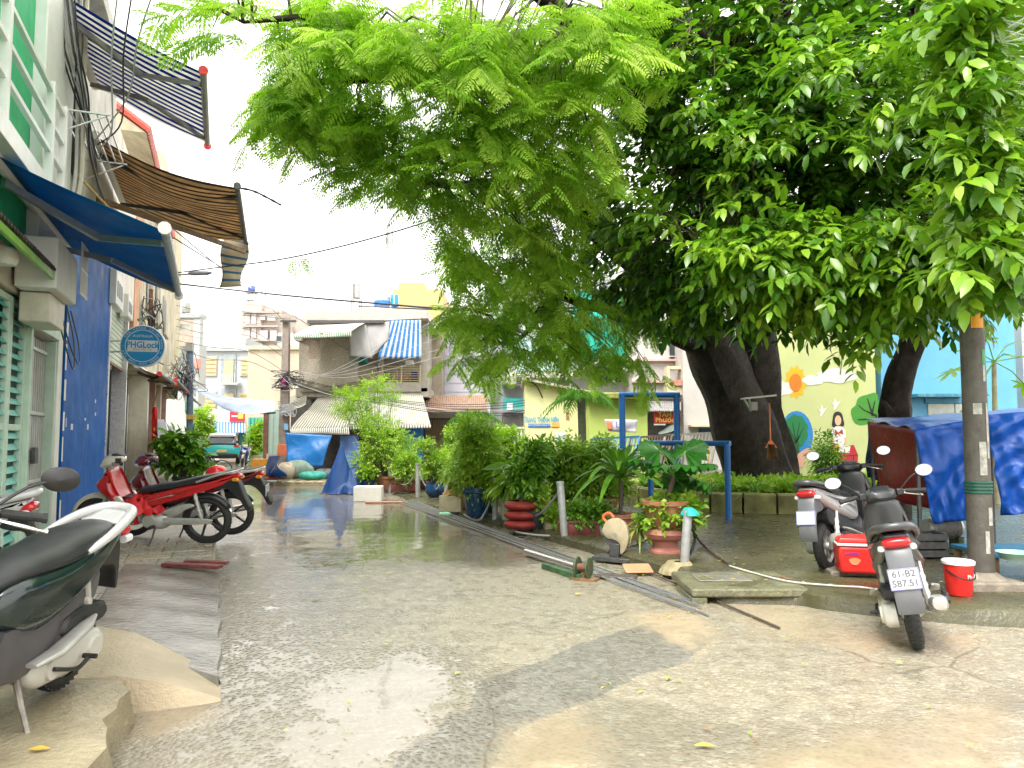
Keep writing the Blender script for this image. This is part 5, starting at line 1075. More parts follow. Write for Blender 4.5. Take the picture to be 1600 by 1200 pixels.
# ================================================================ motorbikes, scooters, car   (x forward, y left, z up)
def paint(name, col, rough=.25, coat=.6, var=.06): return M(name, col, rough, var=var, vs=4, coat=coat)
def taper(mb, f):
    mb.v = [(x, y * f(x, z), z) for x, y, z in mb.v]; return mb
chrome = M('chrome', (.75, .75, .74), .12, metal=1, var=.05); engine_m = M('cast_alloy', (.52, .51, .48), .38, metal=.55, var=.12, vs=16); glass_l = M('lamp_glass', (.72, .74, .75), .06, var=.04); mirror_m = M('mirror_glass', (.38, .40, .41), .04, metal=1, var=.02)
red_l = M('red_lens', (.60, .015, .02), .15, var=.1, coat=.5); amber = M('amber_lens', (.8, .35, .04), .2); seat_m = M('seat_vinyl', (.022, .023, .025), .34, var=.2, vs=8, bump=.12, bs=120); frame_m = M('bike_frame', (.03, .03, .032), .45, metal=.3)
plate_m = M('plate_white', (.50, .50, .52), .4, var=.03); ink = M('ink', (.02, .02, .025), .5); plate_b = M('plate_blue', (.10, .12, .5), .4)
def wheel(par, x, r, wt, rim_m, spokes=6, y=0, disc=True):
    b = MB(); rr = r - wt * 1.55
    b.lathe([(rr, -wt * .62), (rr + .012, -wt * .62), (rr - .012, -wt * .3), (rr - .012, wt * .3), (rr + .012, wt * .62), (rr, wt * .62), (rr - .022, wt * .35), (rr - .022, -wt * .35), (rr, -wt * .62)], 32, axis='y')
    b.lathe([(0, -.055), (.038, -.055), (.045, -.02), (.045, .02), (.038, .055), (0, .055)], 16, axis='y')
    for k in range(spokes):
        a = 2 * math.pi * k / spokes; d = Vector((math.cos(a), 0, math.sin(a))); b.bar(d * .035, d * (rr - .012), .022, .030, up=(0, 1, 0))
    if disc: b.lathe([(.06, .045), (.11, .045), (.11, .05), (.06, .05)], 24, axis='y')
    w = obj('wheel', b, rim_m, par); w.location = (x, y, r)
    t = MB(); pr = []
    for k in range(13): a = math.pi * (-.12 + 1.24 * k / 12); pr.append((rr + .006 + (r - rr - .006) * max(0, math.sin(a)) ** .75, -wt * math.cos(a)))
    t.lathe(pr, 40, axis='y')
    for k in range(40):                                               # tread blocks
        for s in (-1, 1):
            a = 2 * math.pi * (k + .25 * s) / 40; d = Vector((math.cos(a), 0, math.sin(a))); q = Vector((-math.sin(a), 0, math.cos(a)))
            t.bar(d * (r - .004) + Vector((0, s * wt * .12, 0)) - q * .004, d * (r - .010) + Vector((0, s * wt * .66, 0)) + q * .012, .013, .010, up=tuple(d))
    obj('tyre', t, rubber, w); return w
def arc_fender(par, x, z, r, a0, a1, w, mat, name='front_fender', thick=.008):
    b = MB(); n = 16
    def f(u, v):
        a = R(a0 + (a1 - a0) * u); t = (v - .5) * 2; k = 1 - .25 * (2 * u - 1) ** 2
        rr = r - .05 * abs(t) ** 2.2; return (x + math.cos(a) * rr, t * w * k, z + math.sin(a) * rr)
    b.grid(f, n, 8); return obj(name, b, mat, par, solid=thick)
def mirror(par, base, tip, yaw=0, face=(-1, 0, .1), size=.06):
    base, tip = Vector(base), Vector(tip); b = MB(); b.tube(cr_closed([base, base.lerp(tip, .5) + Vector((0, 0, .03)), tip], 4, False), .007, 6); m = obj('mirror', b, black, par)
    d = Vector(face).normalized(); s = d.cross(Vector((0, 0, 1))).normalized(); t = s.cross(d); h = MB()
    rings = [(.0, .75, -.03), (.6, .9, -.022), (1, 1, -.005), (1, 1, .006), (.93, .93, .010)]
    def ring(q, off): return [tip + s * math.cos(a) * size * 1.25 * q + t * math.sin(a) * size * .9 * q + d * off for a in [2 * math.pi * k / 20 for k in range(20)]]
    V = []
    for q, _, off in rings: V += ring(max(q, .02), off)
    h.add(V, [(i * 20 + j, i * 20 + (j + 1) % 20, (i + 1) * 20 + (j + 1) % 20, (i + 1) * 20 + j) for i in range(4) for j in range(20)]); obj('mirror_shell', h, black, m)
    g = MB(); g.add(ring(.92, .0105), [tuple(range(20))]); obj('mirror_glass', g, mirror_m, m); return m
def controls(par, x, z, half, turn=0, cowl=None, cowl_m=None, nose=.17, mir=True, lens=glass_l):
    """handlebar with cowl, headlamp, grips, levers, mirrors; the whole can be turned"""
    H = thing('handlebar', (x, 0, 0)); H.parent = par; H.rotation_euler = (0, 0, R(turn))
    b = MB(); b.tube(cr_closed([(-.06, half, z + .0), (-.03, half * .55, z + .02), (.0, .1, z - .02), (0, -.1, z - .02), (-.03, -half * .55, z + .02), (-.06, -half, z + .0)], 4, False), .011, 8); obj('bar', b, black, H)
    for s in (-1, 1):
        b = MB(); b.tube([(-.036, s * half * .60, z + .018), (-.062, s * (half + .005), z)], .019, 10); b.lathe([(0, 0), (.022, 0), (.022, .02), (0, .02)], 10, (-.062, s * (half + .005) - .01, z), 'y'); obj('grip', b, rubber, H)
        b = MB(); b.tube(cr_closed([(.0, s * half * .52, z + .01), (.035, s * half * .62, z - .004), (.03, s * half * .9, z - .03), (.012, s * half * 1.04, z - .045)], 4, False), [.008] * 9 + [.006, .006, .007, .011], 6); obj('lever', b, chrome, H)
        b = MB(); b.box(-.055, .01, s * half * .46 - .03, s * half * .46 + .03, z - .012, z + .042); obj('switch_box', b, black, H, bev=.008)
        if mir: mirror(H, (-.01, s * half * .5, z + .03), (-.05, s * (half + .04), z + .17))
    if cowl_m:
        b = MB(); b.loft([(-.10, 0, z + .01, .07, .025, 2.6), (-.06, 0, z + .015, .115, .045, 2.6), (.0, 0, z + .005, .14, .062, 2.5), (.07, 0, z - .005, .135, .07, 2.4), (.13, 0, z - .02, .11, .062, 2.3), (nose, 0, z - .035, .07, .042, 2.2), (nose + .015, 0, z - .04, .03, .02, 2)], 18); obj('cowl', b, cowl_m, H, smooth=50)
        b = MB(); b.loft([(.10, 0, z - .045, .105, .034, 2.6, -20), (nose - .005, 0, z - .055, .085, .032, 2.4, -20), (nose + .02, 0, z - .062, .045, .020, 2.2, -20), (nose + .027, 0, z - .065, .01, .006, 2, -20)], 16); obj('headlamp', b, lens, H, smooth=60)
        b = MB(); b.loft([(-.085, 0, z + .045, .06, .012), (.0, 0, z + .074, .085, .012), (.05, 0, z + .066, .06, .012)], 12); obj('instrument', b, ink, H)
    return H
def scooter(name, label, body_m, tail_m, loc, head, lean=-6, turn=0, group='parked scooters', scale=1., cvt_m=None, apron_m=None, plate=None, fend_m=None, side2=None, cowl_m=None, stand=True, light=red_l, half=.34):
    S_ = thing(name, loc, label, 'scooter', group, (R(lean), 0, R(head))); S_.scale = (scale,) * 3
    dk = black; apron_m = apron_m or body_m; cvt_m = cvt_m or engine_m; fend_m = fend_m or body_m; side2 = side2 or dk; cowl_m = cowl_m or apron_m
    wheel(S_, -.60, .25, .052, engine_m, 6, disc=False); wheel(S_, .68, .245, .046, engine_m, 6)
    b = MB(); b.slab([(.13, .50), (.16, .62), (.06, .705), (-.2, .725), (-.48, .775), (-.80, .855), (-.93, .865), (-.90, .80), (-.72, .69), (-.52, .60), (-.3, .525), (-.08, .47)], [(-.185, .045), (-.165, .008), (-.11, 0), (.11, 0), (.165, .008), (.185, .045)], 4)
    taper(b, lambda x, z: (1 - .58 * max(0, (-x - .3) / .65) ** 1.3) * (1 if x < 0 else 1 - 1.6 * x)); obj('side_panel', b, body_m, S_, smooth=55)
    b = MB(); b.slab([(.15, .27), (.15, .50), (-.08, .465), (-.3, .52), (-.52, .595), (-.66, .64), (-.66, .50), (-.46, .42), (-.3, .30)], [(-.165, .03), (-.155, 0), (.155, 0), (.165, .03)], 3)
    taper(b, lambda x, z: 1 - .35 * max(0, (-x - .25) / .4)); obj('lower_panel', b, side2, S_, smooth=55)
    b = MB(); b.loft([(.19, 0, .668, .03, .02), (.16, 0, .685, .085, .04), (.06, 0, .722, .125, .052), (-.1, 0, .742, .150, .056), (-.27, 0, .757, .160, .058), (-.36, 0, .778, .160, .064), (-.52, 0, .806, .148, .058), (-.68, 0, .832, .125, .046), (-.76, 0, .848, .09, .032), (-.80, 0, .853, .04, .016)], 20); obj('seat', b, seat_m, S_, smooth=60)
    b = MB()
    for s in (-1, 1): b.tube(cr_closed([(.05, s * .118, .715), (-.2, s * .152, .735), (-.36, s * .156, .755), (-.6, s * .132, .80), (-.76, s * .088, .84)], 5, False), .006, 5)
    obj('seat_piping', b, seat_m, S_)
    b = MB(); P = cr_closed([(-.42, .150, .765), (-.6, .158, .825), (-.80, .135, .885), (-.95, .085, .918), (-.985, 0, .925), (-.95, -.085, .918), (-.80, -.135, .885), (-.6, -.158, .825), (-.42, -.150, .765)], 5, False)
    b.tube(P, [.014 + .016 * math.sin(math.pi * k / (len(P) - 1)) ** .5 for k in range(len(P))], 10); b.v = [(x, y, z) for x, y, z in b.v]; rail = obj('grab_rail', b, tail_m, S_, smooth=60)
    b = MB(); b.grid(lambda u, v: (-.78 - .17 * u, (v - .5) * (.22 - .07 * u), .862 + .05 * u), 6, 6); obj('rail_plate', b, tail_m, rail, solid=.014)
    b = MB(); b.loft([(-.86, 0, .80, .075, .045, 3), (-.93, 0, .81, .095, .042, 3, 25), (-.965, 0, .80, .088, .034, 3, 30), (-.975, 0, .798, .06, .02, 3, 30)], 18); obj('tail_light', b, light, S_, smooth=60)
    for s in (-1, 1): b = MB(); b.loft([(-.86, s * .105, .765, .02, .022), (-.93, s * .10, .77, .026, .022), (-.95, s * .098, .77, .012, .012)], 10); obj('turn_signal', b, glass_l, S_)
    b = MB(); b.slab([(-.72, .66), (-.88, .775), (-.955, .755), (-1.0, .60), (-1.03, .44), (-1.005, .33), (-.985, .44), (-.93, .60), (-.80, .62)] if plate else [(-.72, .66), (-.86, .765), (-.92, .745), (-.95, .62), (-.965, .50), (-.945, .47), (-.90, .60), (-.80, .62)], [(-.085, .006), (-.075, 0), (.075, 0), (.085, .006)] if plate else [(-.06, .006), (-.05, 0), (.05, 0), (.06, .006)], 3); obj('rear_fender', b, M('fender_grey', (.13, .135, .145), .4) if plate else dk, S_)
    if plate:
        pl_ = MB(); pl_.box(-.005, .005, -.098, .098, -.072, .072); po = obj('licence_plate', pl_, plate_m, S_, bev=.003); po.location = (-1.018, 0, .57); po.rotation_euler = (0, R(10), 0)
        b = MB(); [b.box(-.0065, -.0052, y0, y1, z0, z1) for y0, y1, z0, z1 in ((-.096, .096, .066, .070), (-.096, .096, -.070, -.066), (-.096, -.092, -.07, .07), (.092, .096, -.07, .07))]; obj('plate_border', b, plate_b, po)
        for s_, z in zip(plate, (.034, -.03)): text('plate_lettering', s_, .062, M('plate_ink', (.10, .10, .12), .5), po, (-.0058, 0, z), (R(90), 0, R(-90)), depth=.0006, bold=.001)
    b = MB(); b.box(.12, .55, -.135, .135, .262, .325); obj('floorboard', b, dk, S_, bev=.02)
    b = MB(); b.slab([(.12, .26), (.2, .21), (.45, .20), (.56, .25), (.56, .30), (.12, .33)], [(-.15, .02), (-.14, 0), (.14, 0), (.15, .02)], 3); obj('under_cover', b, side2, S_)
    b = MB(); b.slab([(.50, .30), (.58, .26), (.70, .47), (.74, .62), (.68, .80), (.585, .96), (.50, .985), (.49, .93), (.535, .74), (.535, .5)], [(-.19, .05), (-.175, .012), (-.10, -.012), (0, -.03), (.10, -.012), (.175, .012), (.19, .05)], 4)
    taper(b, lambda x, z: 1 - .30 * abs((z - .62) / .36) ** 2); obj('front_apron', b, apron_m, S_, smooth=60)
    for s in (-1, 1): b = MB(); b.loft([(.66, s * .10, .70, .045, .03, 2.4), (.71, s * .085, .665, .05, .028, 2.4), (.745, s * .065, .64, .02, .012, 2)], 12); obj('front_signal', b, glass_l, S_)
    b = MB(); b.loft([(.52, 0, .60, .10, .16, 3), (.47, 0, .60, .12, .17, 3), (.455, 0, .60, .10, .15, 3)], 16); obj('inner_shield', b, dk, S_)
    for s in (-1, 1): b = MB(); b.tube([(.68, s * .075, .245), (.585, s * .07, .52)], .02, 8); obj('fork_leg', b, engine_m, S_)
    arc_fender(S_, .68, .245, .285, 8, 158, .075, fend_m)
    controls(S_, .50, 1.03, half, turn, cowl_m=cowl_m)
    b = MB(); b.slab([(-.70, .23), (-.665, .31), (-.56, .345), (-.3, .335), (-.12, .33), (-.06, .25), (-.12, .175), (-.3, .165), (-.56, .16), (-.66, .175)], [(.09, 0), (.155, 0), (.175, .018), (.185, .05)], 4); cv = obj('engine_cover', b, cvt_m, S_, smooth=50)
    b = MB(); b.lathe([(0, 0), (.06, 0), (.065, -.012), (.07, -.02)], 18, (-.56, .2, .25), 'y'); obj('cover_boss', b, cvt_m, cv); b = MB(); b.lathe([(0, 0), (.05, 0), (.055, -.02)], 18, (-.2, .2, .25), 'y'); obj('cover_boss', b, cvt_m, cv)
    b = MB(); b.tube(cr_closed([(-.2, .19, .25), (-.2, .215, .25), (-.36, .225, .21), (-.44, .23, .245)], 4, False), .011, 7); b.tube([(-.44, .2, .245), (-.44, .27, .25)], .013, 7); obj('kick_lever', b, dk, cv)
    b = MB(); b.slab([(-.66, .37), (-.66, .47), (-.36, .47), (-.28, .40), (-.34, .36)], [(.06, 0), (.15, 0), (.165, .02)], 3); obj('air_box', b, dk, S_)
    b = MB(); b.loft([(-.1, 0, .27, .12, .10, 3), (-.3, 0, .26, .13, .11, 3), (-.52, 0, .26, .07, .07, 3)], 12); obj('engine', b, engine_m, S_)
    for s in (1, -1): b = MB(); b.tube([(-.60, s * .14, .26), (-.50, s * .13, .60)], .017, 8); b.tube([(-.59 + .017 * (k / 2), s * .14 - s * .002 * k, .29 + .029 * k) for k in range(9)], [.030 if k % 2 else .022 for k in range(9)], 8); obj('shock', b, engine_m, S_)
    b = MB(); b.tube(cr_closed([(-.1, -.13, .2), (-.25, -.16, .2), (-.36, -.175, .26)], 4, False), .022, 8); b.loft([(-.34, -.18, .27, .035, .035), (-.40, -.185, .275, .058, .058, 2.2), (-.74, -.19, .335, .062, .062, 2.2), (-.82, -.19, .35, .045, .045), (-.825, -.19, .35, .02, .02)], 14); mf = obj('muffler', b, engine_m, S_, smooth=50)
    b = MB(); b.slab([(-.42, .30), (-.5, .38), (-.72, .40), (-.76, .33), (-.6, .29)], [(-.262, .01), (-.245, 0), (-.235, 0)], 3); obj('heat_shield', b, dk, mf)
    if stand:
        b = MB(); b.tube([(-.04, .12, .24), (-.03, .17, .13), (.0, .25, .0)], [.016, .014, .012], 8); b.box(-.035, .045, .225, .285, -.002, .008); b.lathe([(0, 0), (.022, 0), (.022, .03), (0, .03)], 10, (-.04, .10, .24), 'y'); obj('side_stand', b, M('rusty_stand', (.28, .25, .22), .45, metal=.5, var=.4, vs=20), S_)
    for s in (-1, 1): b = MB(); b.loft([(-.02, s * .19, .315, .03, .010, 3), (-.18, s * .205, .335, .045, .016, 3), (-.42, s * .20, .40, .04, .016, 3), (-.52, s * .19, .43, .01, .008, 3)], 12); obj('foot_strip', b, engine_m, S_, smooth=50)
    return S_
def underbone(name, label, main_m, front_m, loc, head, lean=-6, turn=0, group='motorbikes parked by the pavement', fend_m=None, scale=1., plate=None, mir=False):
    S_ = thing(name, loc, label, 'motorbike', group, (R(lean), 0, R(head))); S_.scale = (scale,) * 3; dk = black; fend_m = fend_m or front_m
    wheel(S_, -.62, .285, .042, frame_m, 5, disc=False); wheel(S_, .62, .285, .036, frame_m, 5)
    b = MB(); b.slab([(.22, .46), (.26, .56), (.10, .565), (-.1, .61), (-.35, .675), (-.62, .735), (-.88, .80), (-1.0, .855), (-.99, .80), (-.82, .71), (-.55, .615), (-.3, .545), (-.05, .475), (.1, .44)], [(-.145, .03), (-.13, 0), (.13, 0), (.145, .03)], 4)
    taper(b, lambda x, z: 1 - .62 * max(0, (-x - .25) / .75) ** 1.2); bd = obj('side_cover', b, main_m, S_, smooth=55)
    for s in (-1, 1):
        b = MB(); b.slab([(.12, .505), (-.2, .585), (-.5, .655), (-.30, .60), (-.28, .615), (-.05, .55)], [(s * .1465, 0), (s * .149, 0)], 0); taper(b, lambda x, z: 1 - .62 * max(0, (-x - .25) / .75) ** 1.2); obj('stripe_decal', b, front_m, bd)
    b = MB(); b.loft([(.16, 0, .60, .05, .02), (.10, 0, .635, .10, .045), (-.1, 0, .675, .125, .045), (-.3, 0, .705, .13, .042), (-.5, 0, .75, .125, .045), (-.72, 0, .80, .105, .038), (-.82, 0, .825, .06, .02), (-.84, 0, .83, .03, .01)], 18); obj('seat', b, seat_m, S_, smooth=60)
    b = MB(); b.tube(cr_closed([(-.55, .12, .75), (-.78, .125, .83), (-.98, .09, .875), (-1.04, 0, .885), (-.98, -.09, .875), (-.78, -.125, .83), (-.55, -.12, .75)], 5, False), .013, 8); obj('grab_rail', b, engine_m, S_)
    b = MB(); b.loft([(-.92, 0, .80, .05, .04, 3), (-1.0, 0, .805, .075, .035, 3, 20), (-1.03, 0, .80, .055, .02, 3, 20)], 14); obj('tail_light', b, red_l, S_)
    for s in (-1, 1): b = MB(); b.loft([(-.95, s * .085, .775, .016, .02), (-1.01, s * .10, .775, .026, .022), (-1.03, s * .10, .775, .01, .01)], 10); obj('turn_signal', b, amber, S_)
    b = MB(); b.slab([(-.72, .66), (-.92, .77), (-1.0, .76), (-1.07, .58), (-1.14, .42), (-1.09, .41), (-1.0, .56), (-.88, .66)], [(-.07, .006), (-.06, 0), (.06, 0), (.07, .006)], 3); obj('rear_fender', b, dk, S_)
    if plate: b = MB(); b.box(-1.078, -1.07, -.095, .095, .52, .66); obj('licence_plate', b, plate_m, S_)
    # leg shield in two colours
    b = MB(); b.slab([(.50, .83), (.56, .74), (.52, .66), (.42, .56), (.36, .42), (.30, .30), (.20, .245), (.13, .26), (.16, .36), (.26, .50), (.34, .64), (.40, .80), (.44, .90)], [(-.20, .05), (-.18, .01), (-.10, 0), (.10, 0), (.18, .01), (.20, .05)], 4)
    taper(b, lambda x, z: .62 + .5 * min(1, max(0, (z - .25) / .4)) - .35 * max(0, (z - .66) / .25)); obj('leg_shield', b, main_m, S_, smooth=55)
    for s in (-1, 1):
        b = MB(); b.slab([(.30, .60), (.36, .58), (.30, .44), (.22, .32), (.17, .27), (.19, .40), (.24, .50)], [(s * .15, .0), (s * .192, 0), (s * .196, .02)], 3); taper(b, lambda x, z: .64 + .5 * min(1, max(0, (z - .25) / .4))); obj('shield_insert', b, front_m, S_, smooth=55)
    b = MB(); b.loft([(.50, 0, .72, .10, .10, 3, 25), (.58, 0, .73, .085, .075, 2.6, 25), (.625, 0, .72, .04, .035, 2.2, 25)], 16); obj('nose_lamp', b, glass_l, S_, smooth=60)
    b = MB(); b.slab([(.38, .56), (.30, .46), (.05, .40), (-.1, .50), (.1, .55), (.26, .58)], [(-.10, .01), (-.09, 0), (.09, 0), (.10, .01)], 3); obj('frame_cover', b, dk, S_)
    for s in (-1, 1): b = MB(); b.tube([(.62, s * .07, .285), (.56, s * .065, .42), (.46, s * .06, .74)], [.022, .02, .016], 8); obj('fork_leg', b, engine_m, S_)
    arc_fender(S_, .62, .285, .325, 20, 172, .062, fend_m)
    controls(S_, .40, .99, .32, turn, cowl_m=front_m, nose=.15, mir=mir, lens=glass_l)
    b = MB(); b.lathe([(0, .14), (.07, .14), (.085, .12), (.085, -.12), (.07, -.14), (0, -.14)], 18, (.0, 0, .30), 'y'); b.loft([(.04, 0, .31, .06, .06, 3), (.10, 0, .315, .075, .07, 3), (.20, 0, .33, .07, .065, 3), (.27, 0, .335, .055, .05, 3)], 12); b.loft([(.0, 0, .28, .13, .09, 3), (-.14, 0, .29, .12, .10, 3), (-.2, 0, .30, .09, .08, 3)], 12)
    for k in range(5): b.loft([(.10 + k * .03, 0, .33, .084, .078, 4), (.108 + k * .03, 0, .33, .084, .078, 4)], 12)
    obj('engine', b, engine_m, S_, smooth=40)
    b = MB(); b.slab([(-.05, .335), (-.66, .315), (-.70, .28), (-.64, .255), (-.05, .255), (.0, .29)], [(.085, 0), (.105, 0), (.112, .01)], 3); obj('chain_case', b, engine_m, S_)
    for s in (1, -1): b = MB(); b.tube([(-.60, s * .10, .30), (-.53, s * .11, .62)], .016, 8); b.tube([(-.592 + .0085 * k, s * .102, .335 + .033 * k) for k in range(9)], [.028 if k % 2 else .020 for k in range(9)], 8); obj('shock', b, engine_m, S_)
    arc_fender(S_, -.62, .285, .32, 30, 150, .06, dk, 'inner_fender')
    b = MB(); b.tube(cr_closed([(.12, -.1, .25), (.0, -.13, .2), (-.2, -.14, .22)], 4, False), .016, 8); b.loft([(-.2, -.145, .22, .03, .03), (-.3, -.15, .235, .045, .045), (-.82, -.16, .34, .048, .048), (-.86, -.16, .35, .03, .03)], 12); obj('muffler', b, chrome, S_, smooth=50)
    b = MB(); b.tube([(-.05, .2, .24), (-.05, -.2, .24)], .012, 6); [b.tube([(-.05, s * .13, .24), (-.05, s * .23, .24)], .02, 8) for s in (-1, 1)]; obj('foot_peg', b, rubber, S_)
    b = MB(); b.tube([(-.07, .11, .24), (-.06, .17, .12), (-.03, .27, .0)], [.013, .011, .010], 7); b.box(-.06, .02, .25, .29, -.004, .006); obj('side_stand', b, dk, S_)
    for s in (1, -1): b = MB(); b.slab([(-.15, .40), (-.32, .47), (-.45, .50), (-.52, .47), (-.42, .43), (-.30, .36)], [(s * .10, .0), (s * .118, 0), (s * .122, .008)], 3); obj('step_bracket', b, engine_m, S_)
    return S_
dgreen = paint('dark_green_black', (.006, .018, .018)); wt_p = paint('white_bike_paint', (.50, .50, .50)); gry_p = paint('charcoal_paint', (.055, .058, .063), .35, .3); red_b = paint('red_bike_paint', (.50, .008, .012)); mar_b = paint('maroon_bike_paint', (.13, .008, .014)); cream_b = paint('champagne_paint', (.62, .57, .48)); slate = M('slate_plastic', (.065, .062, .068), .35, var=.2)
scooter('parked_scooter', 'black scooter with white grab rail on the raised platform, cut by the left edge', dgreen, wt_p, (-2.30, 3.30, .225), 270, -7, 34, scale=.95, side2=slate, cvt_m=M('grey_cream_cover', (.50, .49, .44), .35, var=.1), half=.39)
scooter('parked_scooter', 'white scooter with red tail light mostly hidden behind the black one', wt_p, wt_p, (-4.85, 6.0, .12), 196, -6, 10, side2=slate)
scooter('parked_scooter', 'white scooter with dark seat parked by the mossy planter', wt_p, gry_p, (3.60, 8.15, .135), 48, -6, 18, scale=.97, plate=('', ''), apron_m=gry_p, cowl_m=black, fend_m=gry_p)
scooter('parked_scooter', 'charcoal scooter seen from behind with a white number plate', gry_p, gry_p, (3.10, 5.92, .0), 66, -10, 14, scale=.97, plate=('61-B2', '587.51'), cvt_m=M('cover_cream', (.62, .60, .54), .35), apron_m=gry_p)
scooter('parked_scooter', 'dark scooter with a yellow wheel hub cut off by the right edge', black, black, (5.55, 7.0, .14), 208, -4, 0, apron_m=paint('yellow_paint', (.75, .45, .02)), fend_m=MC['yellow_paint'])
underbone('motorbike', 'bright red motorbike with cream front fender parked sideways on the pavement', red_b, cream_b, (-4.62, 9.78, .10), 182, -7, 22, scale=1.1)
underbone('motorbike', 'dark maroon motorbike just behind the bright red one', mar_b, mar_b, (-4.62, 10.62, .10), 186, -7, 25, fend_m=mar_b, plate=1, scale=1.08)
underbone('motorbike', 'small blue motorbike facing the camera beside the turquoise car', paint('blue_bike_paint', (.03, .08, .45)), wt_p, (-13.0, 36.5, 0), -78, -5, 10, mir=True)
def helmet(loc, yaw):
    H = thing('helmet', loc, 'red and white helmet resting on the motorbike seat', 'helmet', rot=(0, 0, R(yaw)))
    b = MB(); b.lathe([(.128, 0), (.135, .03), (.135, .07), (.118, .12), (.08, .155), (.03, .17), (0, .172)], 24); b.v = [(x * 1.12, y, z) for x, y, z in b.v]; obj('shell', b, paint('helmet_red', (.75, .02, .02)), H)
    b = MB(); b.lathe([(.1305, -.004), (.1375, .025), (.138, .055), (.134, .058)], 24); b.v = [(x * 1.12, y, z) for x, y, z in b.v]; obj('white_band', b, wt_p, H)
    b = MB(); b.grid(lambda u, v: (.13 + .07 * v, (u - .5) * .2 * (1 - .25 * v), .05 - .02 * v - .03 * (2 * u - 1) ** 2), 8, 3); obj('peak', b, wt_p, H, solid=.006)
p = A(0, 0, 0); helmet((-4.16, 10.62, .905), 15)
RC = MB(); r = random.Random(3)
def cloth_lump(u, v):
    a = u * 2 * math.pi; e = math.sin(v * math.pi / 2); rr = (.16 * (1 - v ** 2.2) + .015) * (1 + .18 * math.sin(3 * a + 1) + .12 * math.sin(7 * a + v * 6) + .06 * math.sin(13 * a - v * 9))
    return (rr * 1.25 * math.cos(a), rr * .9 * math.sin(a), -.16 * (1 - v) ** 1.2 + .10 * e + .02 * math.sin(9 * a + 11 * v))
RC.grid(cloth_lump, 60, 16); o = obj('red_raincoat', RC, M('red_cloth', (.62, .015, .02), .5, var=.15, vs=12, bump=.4, bs=14), label='crumpled red raincoat stuffed over the red motorbike frame', cat='raincoat', smooth=70); o.location = (-4.72, 9.66, .66)
# --- car
CR_ = thing('parked_car', (-15.75, 41, 0), 'turquoise car seen from behind at the end of the lane', 'car', rot=(0, 0, R(109)))
cp = paint('turquoise_paint', (.03, .50, .52)); b = MB()
b.loft([(-2.05, 0, .62, .70, .22, 4), (-2.0, 0, .66, .86, .34, 4), (-1.5, 0, .68, .90, .40, 4), (0, 0, .66, .91, .40, 4), (1.3, 0, .64, .90, .37, 4), (1.95, 0, .58, .80, .26, 4), (2.05, 0, .56, .6, .18, 4)], 24); body = obj('body', b, cp, CR_, smooth=40)
b = MB(); b.loft([(-1.98, 0, 1.02, .72, .06, 4), (-1.60, 0, 1.25, .70, .28, 4), (-1.2, 0, 1.31, .70, .30, 4), (.1, 0, 1.30, .70, .29, 4), (.9, 0, 1.06, .72, .08, 4)], 24); obj('cabin', b, M('car_glass', (.03, .035, .04), .06), CR_, smooth=40)
b = MB(); b.loft([(-1.72, 0, 1.46, .62, .05, 3), (-1.3, 0, 1.585, .66, .04, 3), (-.2, 0, 1.58, .64, .04, 3), (.2, 0, 1.54, .58, .03, 3)], 18); obj('roof', b, wt_p, CR_, smooth=40)
b = MB(); b.grid(lambda u, v: (-1.985 + .36 * v, (u - .5) * (1.22 - .1 * v), 1.07 + .37 * v), 6, 4); obj('rear_window', b, M('rear_glass', (.22, .25, .28), .05), CR_, solid=.01)
for s in (-1, 1):
    b = MB(); b.loft([(-1.9, s * .76, .93, .12, .07, 3), (-2.04, s * .70, .93, .12, .055, 3)], 12); obj('tail_light', b, amber if s > 0 else red_l, CR_)
    for x in (-1.35, 1.3):
        b = MB(); b.lathe([(.2, -.1), (.30, -.1), (.33, -.06), (.33, .06), (.30, .1), (.2, .1)], 24, (x, s * .78, .33), 'y'); w = obj('wheel', b, rubber, CR_); b = MB(); b.lathe([(0, s * .1), (.2, s * .1), (.2, s * .08), (0, s * .08)], 20, (x, s * .78, .33), 'y'); obj('rim', b, alu, w)
b = MB(); b.loft([(-1.9, 0, .42, .86, .13, 4), (-2.08, 0, .42, .80, .12, 4), (-2.10, 0, .42, .6, .06, 4)], 18); obj('bumper', b, black, CR_); b = MB(); b.box(-2.13, -2.11, -.24, .24, .62, .76); obj('licence_plate', b, M('plate_yellow', (.8, .6, .2), .5), CR_)
# ================================================================ potted plants and park things
LMB = leafmat2('leaf_lemon', [(.16, .30, .02), (.30, .48, .03), (.46, .62, .06)], .4, .45, .4, .6); LMM = leafmat2('leaf_mid', [(.07, .18, .02), (.17, .34, .03), (.33, .51, .05), (.52, .63, .09)], .35, .4, .5, .6)
LMD = leafmat2('leaf_deep', [(.025, .09, .014), (.07, .20, .02), (.16, .34, .028), (.30, .48, .045)], .28, .35, .55, .6)
terra = M('terracotta', (.40, .17, .10), .65, var=.25, vs=7, bump=.15, streak=.35, dirt=(.14, .12, .06)); navyp = M('navy_pot', (.012, .05, .13), .25, var=.2); whitep = M('white_pot', (.66, .63, .56), .5, var=.1, streak=.3); blackp = M('black_pot', (.02, .03, .038), .4, var=.2); maroonp = M('maroon_trough', (.20, .05, .04), .55, var=.2, streak=.3); greent = M('green_tyre', (.02, .32, .12), .5, var=.15); redt = M('red_tyre', (.24, .022, .016), .65, var=.3, streak=.5, vs=9)
soil = M('soil', (.05, .035, .022), .9, var=.4, vs=20, bump=.6)
